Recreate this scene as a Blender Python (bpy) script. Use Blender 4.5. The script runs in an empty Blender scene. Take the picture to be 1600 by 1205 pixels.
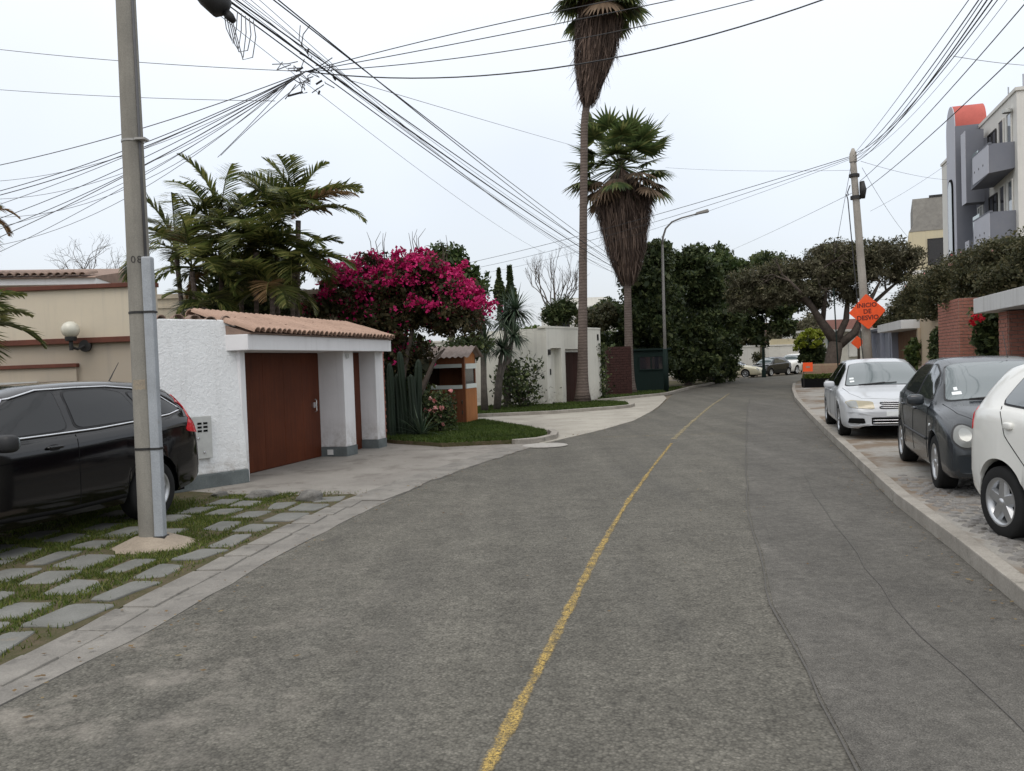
import bpy, bmesh, math, random
import numpy as np
from mathutils import Vector, Matrix
from mathutils.bvhtree import BVHTree

S = bpy.context.scene
COL = S.collection
rad = math.radians

# ------------------------------------------------------------------ camera
F_PX, ROLL, PITCH, CAM_H = 1280.0, rad(2.0), rad(1.59), 1.7
cam_d = bpy.data.cameras.new('camera'); cam = bpy.data.objects.new('camera', cam_d); COL.objects.link(cam)
cam_d.sensor_width = 36.0; cam_d.lens = 36.0 * F_PX / 1600.0
cam_d.clip_start = 0.05; cam_d.clip_end = 3000
U = Vector((0, math.sin(PITCH), math.cos(PITCH))); X = Vector((1, 0, 0)); Fw = Vector((0, math.cos(PITCH), -math.sin(PITCH)))
cr = X * math.cos(ROLL) - U * math.sin(ROLL); cu = X * math.sin(ROLL) + U * math.cos(ROLL)
cam.matrix_world = Matrix(((cr.x, cu.x, -Fw.x, 0), (cr.y, cu.y, -Fw.y, 0), (cr.z, cu.z, -Fw.z, CAM_H), (0, 0, 0, 1)))
S.camera = cam

# ------------------------------------------------------------------ sky: bright even overcast
SUN_EL, SUN_AZ = rad(58), rad(200)      # behind the cloud, over the viewer's left shoulder
W = bpy.data.worlds.new('World'); S.world = W; W.use_nodes = True
nt = W.node_tree; nt.nodes.clear()
def wn(t, **k):
    n = nt.nodes.new(t)
    for a, b in k.items(): setattr(n, a, b)
    return n
wo = wn('ShaderNodeOutputWorld'); sky = wn('ShaderNodeTexSky', sky_type='NISHITA', sun_disc=False)
sky.sun_elevation = SUN_EL; sky.sun_rotation = SUN_AZ; sky.dust_density = 4.0; sky.air_density = 1.0
b1 = wn('ShaderNodeBackground'); b1.inputs[1].default_value = 0.05
nt.links.new(sky.outputs[0], b1.inputs[0])
tc = wn('ShaderNodeTexCoord'); sp = wn('ShaderNodeSeparateXYZ'); nt.links.new(tc.outputs['Generated'], sp.inputs[0])
ramp = wn('ShaderNodeValToRGB'); nt.links.new(sp.outputs[2], ramp.inputs[0])
e = ramp.color_ramp.elements
e[0].position = 0.0; e[0].color = (0.62, 0.645, 0.685, 1)
e[1].position = 1.0; e[1].color = (1.08, 1.08, 1.06, 1)
e2 = ramp.color_ramp.elements.new(0.25); e2.color = (0.76, 0.79, 0.825, 1)
e3 = ramp.color_ramp.elements.new(0.45); e3.color = (0.95, 0.965, 0.975, 1)
cn = wn('ShaderNodeTexNoise'); cn.inputs['Scale'].default_value = 2.2; cn.inputs['Detail'].default_value = 3
nt.links.new(tc.outputs['Generated'], cn.inputs['Vector'])
mr = wn('ShaderNodeMapRange'); mr.inputs[1].default_value = 0.3; mr.inputs[2].default_value = 0.7; mr.inputs[3].default_value = 0.93; mr.inputs[4].default_value = 1.07
nt.links.new(cn.outputs[0], mr.inputs[0])
b2 = wn('ShaderNodeBackground'); nt.links.new(ramp.outputs[0], b2.inputs[0])
ml = wn('ShaderNodeMath', operation='MULTIPLY'); ml.inputs[1].default_value = 1.05
nt.links.new(mr.outputs[0], ml.inputs[0]); nt.links.new(ml.outputs[0], b2.inputs[1])
ad = wn('ShaderNodeAddShader'); nt.links.new(b1.outputs[0], ad.inputs[0]); nt.links.new(b2.outputs[0], ad.inputs[1])
nt.links.new(ad.outputs[0], wo.inputs[0])
sun_d = bpy.data.lights.new('sun', 'SUN'); sun = bpy.data.objects.new('sun', sun_d); COL.objects.link(sun)
sun_d.energy = 0.6; sun_d.angle = rad(30); sun_d.color = (1, .97, .93)
# sky rotation measured clockwise from +Y
sd = Vector((math.sin(SUN_AZ) * math.cos(SUN_EL), math.cos(SUN_AZ) * math.cos(SUN_EL), math.sin(SUN_EL)))
sun.rotation_euler = sd.to_track_quat('Z', 'Y').to_euler(); sun.location = (0, 0, 30)
S.view_settings.view_transform = 'Standard'; S.view_settings.look = 'None'; S.view_settings.exposure = 0.0; S.view_settings.gamma = 1
S.view_settings.use_curve_mapping = False
S.render.engine = 'CYCLES'; S.cycles.max_bounces = 5; S.cycles.diffuse_bounces = 3; S.cycles.glossy_bounces = 3
S.cycles.transparent_max_bounces = 8; S.cycles.caustics_reflective = False; S.cycles.caustics_refractive = False
try: S.cycles.use_denoising = True
except Exception: pass

# ------------------------------------------------------------------ survey: sight lines to points at a known distance or height
def ray(px, py):
    cx = (px - 800) / F_PX; cy = (602.5 - py) / F_PX
    a = cx * math.cos(ROLL) + cy * math.sin(ROLL); b = -cx * math.sin(ROLL) + cy * math.cos(ROLL)
    return Vector((a, math.cos(PITCH) + b * math.sin(PITCH), -math.sin(PITCH) + b * math.cos(PITCH)))
def at(px, py, Y):
    d = ray(px, py); return Vector((0, 0, CAM_H)) + d * (Y / d.y)
def gp(px, py, z=0.0):
    d = ray(px, py); return Vector((0, 0, CAM_H)) + d * ((z - CAM_H) / d.z)

# ------------------------------------------------------------------ materials
MATS = {}
class N:
    """tiny node-graph helper"""
    def __init__(s, name):
        s.m = bpy.data.materials.new(name); s.m.use_nodes = True; s.t = s.m.node_tree; s.t.nodes.clear()
        s.out = s.n('ShaderNodeOutputMaterial'); MATS[name] = s.m
    def n(s, t, ins=None, **k):
        x = s.t.nodes.new(t)
        for a, b in k.items(): setattr(x, a, b)
        for a, b in (ins or {}).items():
            if isinstance(b, bpy.types.NodeSocket): s.t.links.new(b, x.inputs[a])
            else: x.inputs[a].default_value = b
        return x
    def l(s, a, b): s.t.links.new(a, b)
    def coord(s, kind='pos', scale=1.0):
        if kind == 'pos': o = s.n('ShaderNodeNewGeometry').outputs['Position']
        elif kind == 'uv': o = s.n('ShaderNodeTexCoord').outputs['UV']
        else: o = s.n('ShaderNodeTexCoord').outputs['Object']
        if scale != 1.0:
            mp = s.n('ShaderNodeMapping', {'Vector': o}); mp.inputs['Scale'].default_value = scale if hasattr(scale, '__len__') else (scale,) * 3; o = mp.outputs[0]
        return o
    def noise(s, v, scale, detail=4, rough=.6, dist=0):
        return s.n('ShaderNodeTexNoise', {'Vector': v, 'Scale': scale, 'Detail': detail, 'Roughness': rough, 'Distortion': dist}).outputs[0]
    def ramp(s, v, *stops):
        r = s.n('ShaderNodeValToRGB', {0: v}); e = r.color_ramp.elements
        while len(e) < len(stops): e.new(.5)
        for i, (p, c) in enumerate(stops):
            e[i].position = p; e[i].color = (c, c, c, 1) if not hasattr(c, '__len__') else (*c, 1)
        return r.outputs[0]
    def mix(s, f, a, b, mode='MIX'):
        x = s.n('ShaderNodeMix', data_type='RGBA', blend_type=mode)
        for i, v in ((0, f), (6, a), (7, b)):
            if isinstance(v, bpy.types.NodeSocket): s.l(v, x.inputs[i])
            else: x.inputs[i].default_value = v if i == 0 else ((*v, 1) if len(v) == 3 else v)
        return x.outputs[2]
    def math(s, op, a, b=0.0):
        x = s.n('ShaderNodeMath', {0: a, 1: b}, operation=op); return x.outputs[0]
    def bump(s, h, strength=.3, dist=.01):
        return s.n('ShaderNodeBump', {'Height': h, 'Strength': strength, 'Distance': dist}).outputs[0]
    def pbr(s, col, rough=.7, nrm=None, metal=0, spec=.5, coat=0, **k):
        p = s.n('ShaderNodeBsdfPrincipled')
        for nm, v in (('Base Color', col), ('Roughness', rough), ('Metallic', metal), ('Specular IOR Level', spec), ('Coat Weight', coat)):
            if isinstance(v, bpy.types.NodeSocket): s.l(v, p.inputs[nm])
            else: p.inputs[nm].default_value = (*v, 1) if hasattr(v, '__len__') else v
        for nm, v in k.items(): p.inputs[nm].default_value = v
        if nrm is not None: s.l(nrm, p.inputs['Normal'])
        return p.outputs[0]
    def done(s, sh): s.l(sh, s.out.inputs[0]); return s.m

def mixc(a, b, t): return tuple(x * (1 - t) + y * t for x, y in zip(a, b))
def rough_mat(name, col, col2=None, sc=3.0, rough=.85, bs=40., bstr=.25, bd=.01, kind='pos', spots=None, streak=0, spec=.3):
    """weathered matt surface: two-scale colour drift, grain bump, optional stains"""
    g = N(name); v = g.coord(kind)
    col2 = col2 or mixc(col, (0, 0, 0), .25)
    f = g.ramp(g.noise(v, sc, 6, .65), (.35, 0.), (.68, 1.))
    c = g.mix(f, col, col2)
    fine = g.ramp(g.noise(v, bs * 1.3, 3, .7), (.3, .82), (.7, 1.12))
    c = g.mix(1.0, c, fine, 'MULTIPLY')
    if spots:
        m = g.ramp(g.noise(v, spots[1], 5, .7), (spots[2], 0.), (spots[2] + .1, spots[3])); c = g.mix(m, c, spots[0])
    if streak:
        vs = g.coord(kind, (5, 5, .45)); m = g.ramp(g.noise(vs, 1.0, 5, .7), (.48, 0.), (.72, streak)); c = g.mix(m, c, mixc(col, (.09, .08, .07), .75))
    h = g.noise(v, bs, 6, .7)
    return g.done(g.pbr(c, rough, g.bump(h, bstr, bd), spec=spec))
def plain(name, col, rough=.5, metal=0, spec=.5, coat=0, **k):
    g = N(name); v = g.coord('obj'); f = g.ramp(g.noise(v, 9, 4), (.3, .88), (.7, 1.06))
    return g.done(g.pbr(g.mix(1.0, col, f, 'MULTIPLY'), rough, metal=metal, spec=spec, coat=coat, **k))
def leaf_mat(name, c1, c2, c3=None, transl=.25, rough=.55, spec=.25):
    g = N(name); r = g.n('ShaderNodeNewGeometry').outputs['Random Per Island']
    c = g.ramp(r, (0., c1), (.6, c2), (1., c3 or c2))
    c = g.mix(1.0, c, g.ramp(g.noise(g.coord('pos'), 1.1, 3), (.3, .75), (.7, 1.25)), 'MULTIPLY')
    p = g.pbr(c, rough, spec=spec)
    t = g.n('ShaderNodeBsdfTranslucent', {'Color': c}).outputs[0]
    x = g.n('ShaderNodeMixShader', {0: transl, 1: p, 2: t}).outputs[0]
    return g.done(x)

def m_asphalt(name, base, dark, scale=1.0, dust=True):
    g = N(name); v = g.coord('pos')
    vo = g.n('ShaderNodeTexVoronoi', {'Vector': v, 'Scale': 70.0 * scale, 'Randomness': 1.0})
    agg = g.ramp(vo.outputs['Distance'], (.0, 1.16), (.45, 1.0), (.85, .60))
    cellr = g.n('ShaderNodeSeparateColor', {0: vo.outputs['Color']}).outputs[0]
    tint = g.ramp(cellr, (0., .78), (.75, 1.03), (1., 1.34))
    big = g.ramp(g.noise(v, .55, 5, .6), (.3, 0.), (.7, 1.))
    c = g.mix(big, base, dark)
    mid = g.ramp(g.noise(v, 14, 5, .7), (.3, .74), (.7, 1.2)); c = g.mix(1.0, c, mid, 'MULTIPLY')
    c = g.mix(1.0, c, agg, 'MULTIPLY'); c = g.mix(.85, c, tint, 'MULTIPLY')
    pt = g.ramp(g.noise(v, 2.6, 6, .7, .5), (.28, .80), (.5, 1.0), (.74, 1.24)); c = g.mix(1.0, c, pt, 'MULTIPLY')
    mp = g.n('ShaderNodeMapping', {'Vector': v}); mp.inputs['Rotation'].default_value = (0, 0, .17); mp.inputs['Scale'].default_value = (1.15, .05, 1); tr = g.ramp(g.noise(mp.outputs[0], 1.5, 4, .6), (.3, .86), (.7, 1.14)); c = g.mix(1.0, c, tr, 'MULTIPLY')
    if dust:   # pale dust and ground-in plaster near the left kerb of the near road
        m1 = g.ramp(g.noise(v, 1.6, 6, .72), (.50, 0.), (.72, .85))
        sx = g.n('ShaderNodeSeparateXYZ', {0: v})
        near = g.ramp(g.math('ADD', g.math('MULTIPLY', sx.outputs[0], -.3), .02), (.12, 0.), (.75, 1.))
        yy = g.ramp(g.math('MULTIPLY', sx.outputs[1], .1), (.45, 1.), (.85, 0.))
        c = g.mix(g.math('MULTIPLY', g.math('MULTIPLY', m1, near), yy), c, (.33, .30, .26))
        m2 = g.ramp(g.noise(v, .9, 7, .75, .6), (.60, 0.), (.74, .30)); c = g.mix(m2, c, (.20, .19, .17))
        st = g.coord('pos', (.9, .10, 1)); m3 = g.ramp(g.noise(st, 1.3, 4, .6), (.52, 0.), (.78, .35)); c = g.mix(m3, c, (.055, .054, .053))
        m4 = g.ramp(g.noise(v, .38, 6, .8, .8), (.63, 0.), (.70, .45)); c = g.mix(m4, c, (.06, .056, .05))
    h = g.math('ADD', g.math('MULTIPLY', vo.outputs['Distance'], -1.0), g.math('MULTIPLY', g.noise(v, 150 * scale, 4, .7), .5))
    return g.done(g.pbr(c, .88, g.bump(h, .38, .005), spec=.25))
m_asphalt('asphalt', (.140, .132, .111), (.112, .106, .090))
m_asphalt('asphalt_patch', (.132, .125, .110), (.108, .102, .091), 1.9, False)

rough_mat('earth', (.20, .165, .125), (.12, .10, .075), 2.5, .95, 45, .6, .03, spots=((.07, .10, .03), 5, .55, .7))
rough_mat('gutter_concrete', (.255, .24, .215), (.17, .16, .144), 2.2, .9, 60, .3, .008, spots=((.10, .095, .085), 3, .56, .6))
rough_mat('drive_concrete', (.285, .268, .24), (.205, .19, .17), .8, .9, 50, .25, .008, spots=((.13, .115, .10), 1.3, .52, .55))
rough_mat('side_concrete', (.42, .395, .34), (.30, .28, .24), .7, .9, 30, .25, .01, spots=((.2, .18, .15), 1.0, .55, .5))
rough_mat('walk_concrete', (.34, .325, .295), (.24, .225, .20), .8, .9, 40, .3, .01, spots=((.17, .125, .085), .55, .47, .9))
rough_mat('kerb_concrete', (.36, .335, .295), (.25, .23, .20), 2.5, .9, 45, .3, .008, spots=((.13, .12, .10), 4, .57, .6))
rough_mat('paver_stone', (.20, .20, .185), (.13, .132, .118), 2.0, .85, 55, .35, .008, spots=((.25, .20, .14), 3, .60, .6))
rough_mat('cobble_stone', (.25, .24, .225), (.16, .15, .14), 3.0, .85, 60, .4, .008)
rough_mat('rock', (.25, .24, .22), (.13, .125, .115), 4, .9, 30, .8, .03)
def m_stucco(name, col, dirt=.3, bs=16, bd=.03, strg=.55):
    g = N(name); v = g.coord('pos'); f = g.ramp(g.noise(v, 1.4, 6, .7), (.35, 0.), (.75, 1.))
    c = g.mix(f, col, mixc(col, (.35, .34, .33), .18))
    vs = g.coord('pos', (6, 6, .35)); m = g.ramp(g.noise(vs, 1., 5, .7), (.52, 0.), (.8, dirt)); c = g.mix(m, c, (.26, .25, .23))
    zz = g.n('ShaderNodeSeparateXYZ', {0: v}).outputs[2]
    spl = g.math('MULTIPLY', g.ramp(zz, (.15, .75), (.75, 0.)), g.ramp(g.noise(v, 5, 6, .75), (.42, 0.), (.66, 1.))); c = g.mix(spl, c, (.30, .265, .22))
    h = g.noise(v, bs, 5, .62, .8)
    return g.done(g.pbr(c, .92, g.bump(h, strg, bd), spec=.2))
m_stucco('white_stucco', (.80, .815, .815)); m_stucco('white_smooth', (.76, .755, .76), .2, 60, .004, .3)
m_stucco('cream_wall', (.60, .53, .41), .3, 40, .006, .3); m_stucco('cream_lower', (.44, .38, .30), .35, 40, .006, .3)
m_stucco('pale_wall', (.66, .65, .58), .35, 50, .006, .3); m_stucco('far_white', (.70, .69, .64), .3, 40, .006, .3)
m_stucco('tan_wall', (.42, .34, .24), .5, 30, .01, .4); m_stucco('grey_wall', (.23, .245, .29), .2, 50, .004, .2)
m_stucco('apartment_grey', (.175, .185, .215), .12, 60, .003, .2); m_stucco('apartment_lit_side', (.50, .51, .56), .12, 60, .003, .2)  # lighter copy of the grey: brighter light on street-facing sides put into the colour
m_stucco('apartment_white', (.68, .665, .62), .2, 60, .004, .2); m_stucco('apartment_cream', (.60, .53, .36), .3, 60, .004, .2)
m_stucco('slab_white', (.55, .55, .54), .6, 40, .006, .3); m_stucco('booth_pale', (.62, .66, .62), .2, 60, .003, .2)
rough_mat('plinth', (.155, .175, .175), (.10, .115, .115), 3, .85, 45, .3, .008, spots=((.3, .3, .29), 5, .62, .5))
rough_mat('pole_pale', (.40, .37, .325), (.30, .275, .24), 1.6, .9, 70, .3, .005, streak=.4)
rough_mat('pole_concrete', (.285, .27, .235), (.215, .205, .18), 1.6, .9, 70, .3, .005, streak=.5)
rough_mat('footing', (.35, .295, .23), (.24, .20, .155), 3, .9, 40, .4, .01)
rough_mat('terracotta', (.42, .285, .215), (.33, .22, .165), 2.2, .9, 40, .3, .008, spots=((.22, .15, .11), 6, .58, .6))
rough_mat('terracotta_old', (.30, .21, .165), (.20, .145, .115), 3, .92, 40, .3, .008)
rough_mat('brick_shaded', (.055, .024, .020), (.038, .018, .015), 6, .9, 60, .35, .006)  # brick red darkened to stand for the shade of the trees
rough_mat('brick_red', (.36, .155, .115), (.27, .12, .09), 6, .9, 60, .35, .006)
rough_mat('mortar', (.34, .29, .25), (.25, .21, .18), 6, .95, 60, .3, .006)
rough_mat('trim_brown', (.145, .05, .032), (.10, .036, .024), 4, .7, 50, .2, .005)
rough_mat('roof_grey_tile', (.245, .235, .21), (.18, .17, .155), 3, .9, 40, .3, .008)
rough_mat('galvanised', (.36, .385, .41), (.29, .31, .33), 3, .45, 70, .12, .003, spec=.6, spots=((.22, .2, .18), 6, .62, .5))
rough_mat('corrugated', (.30, .25, .225), (.21, .17, .15), 5, .8, 40, .2, .005)
rough_mat('red_roof', (.50, .12, .095), (.42, .10, .08), 2, .7, 40, .15, .005)
def m_wood(name, a, b, rough=.45, sc=(14, 14, .7), spec=.4, kind='obj'):
    g = N(name); v = g.coord(kind, sc); n1 = g.noise(v, 1.6, 7, .68, .6)
    c = g.mix(g.ramp(n1, (.32, 0.), (.7, 1.)), a, b)
    c = g.mix(1., c, g.ramp(g.noise(g.coord(kind), 1.3, 4), (.3, .78), (.7, 1.15)), 'MULTIPLY')
    return g.done(g.pbr(c, rough, g.bump(n1, .15, .004), spec=spec))
m_wood('door_wood', (.115, .030, .011), (.070, .018, .008), .5, spec=.2); m_wood('dark_door', (.038, .014, .011), (.024, .010, .008), .6, spec=.2)
m_wood('booth_wood', (.40, .155, .045), (.29, .105, .030), .6); m_wood('booth_brown', (.20, .068, .025), (.13, .044, .018), .6)
m_wood('gate_wood', (.15, .075, .032), (.09, .045, .02))
rough_mat('bark', (.115, .092, .075), (.062, .050, .042), 5, .95, 28, .9, .03, kind='obj')
rough_mat('bark_grey', (.17, .15, .13), (.10, .088, .078), 5, .95, 28, .9, .03, kind='obj')
def m_palmtrunk():
    g = N('palm_bark'); v = g.coord('obj'); s = g.n('ShaderNodeSeparateXYZ', {0: v}).outputs[2]
    rg = g.math('SINE', g.math('MULTIPLY', g.math('ADD', s, g.math('MULTIPLY', g.noise(v, 6, 3), .12)), 55.))
    c = g.mix(g.ramp(g.noise(v, 3, 5), (.3, 0.), (.7, 1.)), (.175, .14, .12), (.115, .09, .078))
    c = g.mix(1., c, g.ramp(rg, (.0, .82), (1., 1.08)), 'MULTIPLY')
    g.done(g.pbr(c, .92, g.bump(g.math('ADD', rg, g.noise(v, 30, 5)), .45, .012), spec=.15))
m_palmtrunk()
leaf_mat('leaf_dark', (.022, .034, .014), (.052, .076, .027), (.125, .145, .055))
leaf_mat('leaf_mid', (.024, .042, .014), (.05, .08, .022), (.095, .12, .035))
leaf_mat('leaf_brown', (.062, .062, .036), (.12, .112, .066), (.215, .195, .13))
leaf_mat('leaf_olive', (.034, .038, .017), (.068, .070, .032), (.135, .118, .06))
leaf_mat('leaf_boug', (.026, .030, .013), (.058, .052, .022), (.105, .075, .036))
leaf_mat('leaf_hedge', (.03, .055, .012), (.075, .12, .02), (.15, .18, .03))
leaf_mat('leaf_lime', (.14, .19, .02), (.26, .30, .03), (.34, .36, .05))
leaf_mat('bloom_magenta', (.30, .008, .075), (.50, .015, .13), (.66, .035, .20), .3)
leaf_mat('bloom_pink', (.75, .25, .25), (.85, .42, .40), (.9, .6, .55), .3)
leaf_mat('bloom_red', (.45, .01, .02), (.6, .02, .04), (.65, .03, .06), .3)
leaf_mat('areca_leaf', (.045, .066, .020), (.11, .135, .035), (.27, .26, .085), .4, .4, .5)
leaf_mat('areca_dry', (.14, .085, .04), (.21, .13, .06), (.27, .18, .09), .3)
leaf_mat('fan_leaf', (.05, .08, .028), (.10, .14, .045), (.21, .22, .08), .4, .45, .4)
leaf_mat('fan_dry', (.12, .085, .055), (.17, .115, .075), (.23, .165, .11), .15)
leaf_mat('skirt_dry', (.045, .032, .026), (.095, .066, .052), (.19, .135, .105), .1, .85)
leaf_mat('yucca_leaf', (.022, .042, .025), (.048, .080, .045), (.10, .13, .085), .15, .45, .4)
leaf_mat('cactus_skin', (.012, .020, .012), (.016, .026, .016), (.02, .03, .019), 0., .6)  # skin colour darkened to stand for the shade under the bougainvillea
leaf_mat('grass_blade', (.05, .075, .014), (.095, .135, .022), (.19, .19, .05), .3)
leaf_mat('lawn_blade', (.03, .055, .010), (.055, .09, .015), (.09, .115, .025), .3)
rough_mat('turf', (.060, .062, .022), (.115, .088, .055), 6, .95, 70, .6, .02)

def m_car(name, col, rough=.25, coat=.8, dust=.25):
    g = N(name); v = g.coord('obj'); d = g.ramp(g.noise(v, 3.5, 6, .7), (.35, 0.), (.8, dust))
    sz = g.n('ShaderNodeSeparateXYZ', {0: v}).outputs[2]
    low = g.ramp(sz, (.2, .35), (.6, 0.)); f = g.math('ADD', d, g.math('MULTIPLY', low, dust * 2))
    c = g.mix(f, col, mixc(col, (.22, .20, .18), .5))
    p = g.pbr(c, rough, coat=coat, spec=.5); return g.done(p)
m_car('paint_black', (.0022, .0022, .003), .10, .25, .0); m_car('paint_grey', (.018, .023, .028), .25, .35, .03)
m_car('paint_silver', (.50, .52, .54), .35, .6, .15); m_car('paint_white', (.74, .74, .70), .3, .6, .1); m_car('paint_cream', (.66, .62, .46), .4, .3, .2)
def glass(name, col, rough=.06, ior=1.6, spec=.7):
    g = N(name); g.done(g.pbr(col, rough, spec=spec, IOR=ior, coat=.5))
glass('tinted_glass', (.004, .005, .006), .08, 1.45, .4); glass('wind_glass', (.10, .125, .13), .05, 1.75, .8); glass('dark_window', (.02, .02, .024)); glass('side_glass', (.035, .04, .04))
glass('pale_window', (.16, .18, .19)); glass('clear_glass', (.22, .30, .29), .08)
plain('chrome', (.72, .73, .75), .16, .95); plain('rim_metal', (.50, .51, .52), .32, .8); plain('rubber', (.018, .018, .018), .85, 0, .2)
plain('black_trim', (.014, .014, .015), .55); plain('dark_void', (.008, .008, .008), .9, 0, .1)
plain('lamp_red', (.60, .012, .022), .18, 0, .6, .6); plain('lamp_glass', (.17, .175, .165), .15, .1, .6, .4); plain('lamp_yellowed', (.34, .30, .20), .2, .1, .6, .5)
plain('lamp_inner', (.30, .31, .30), .25, .4); plain('sticker', (.75, .78, .78), .5)
plain('sign_orange', (.85, .095, .015), .55); plain('sign_ink', (.10, .012, .008), .6); plain('pole_ink', (.06, .055, .05), .8)
plain('globe_glass', (.62, .60, .50), .25, 0, .5, .3); plain('black_iron', (.018, .017, .016), .6); plain('cable_black', (.020, .020, .022), .6)
plain('cable_grey', (.12, .12, .125), .6); plain('meter_box', (.50, .51, .49), .45, .1); plain('green_paint', (.004, .014, .011), .75, 0, .25); plain('lamp_post', (.20, .19, .175), .6, .2)
plain('white_paint', (.72, .72, .70), .5); plain('teal_paint', (.05, .17, .17), .6); plain('blue_grey', (.15, .2, .25), .6); plain('manhole', (.36, .345, .315), .85)
plain('steel_band', (.33, .32, .30), .5, .5)

def m_paintline(name, col):
    g = N(name); uv = g.coord('uv'); s = g.n('ShaderNodeSeparateXYZ', {0: uv}); v = g.coord('pos')
    d = g.math('ABSOLUTE', g.math('SUBTRACT', s.outputs[0], .5))
    n = g.noise(v, 26, 6, .75); n2 = g.noise(v, 2.2, 4, .6)
    e = g.math('ADD', d, g.math('ADD', g.math('MULTIPLY', g.math('SUBTRACT', n, .5), 1.7), g.math('MULTIPLY', g.math('SUBTRACT', n2, .5), .7)))
    far = g.math('MULTIPLY', s.outputs[1], .10)
    ed = g.ramp(g.math('ADD', g.math('ADD', d, far), g.math('ADD', g.math('MULTIPLY', g.math('SUBTRACT', g.noise(v, 40, 5, .7), .5), .55), g.math('MULTIPLY', g.math('SUBTRACT', n2, .5), .8))), (.24, 1.), (.42, 0.))
    ho = g.ramp(g.noise(v, 85, 5, .75), (.40, .12), (.58, 1.)); h2 = g.ramp(g.noise(v, 7, 5, .7), (.36, .25), (.56, 1.))
    mask = g.math('MULTIPLY', g.math('MULTIPLY', ed, ho), h2)
    c = g.mix(g.ramp(g.noise(v, 60, 3), (.3, 0.), (.7, 1.)), col, mixc(col, (.2, .17, .1), .45))
    p = g.pbr(c, .85, spec=.2); t = g.n('ShaderNodeBsdfTransparent').outputs[0]
    g.done(g.n('ShaderNodeMixShader', {0: mask, 1: t, 2: p}).outputs[0])
m_paintline('yellow_line', (.56, .385, .11)); m_paintline('pale_line', (.40, .335, .20))

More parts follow.
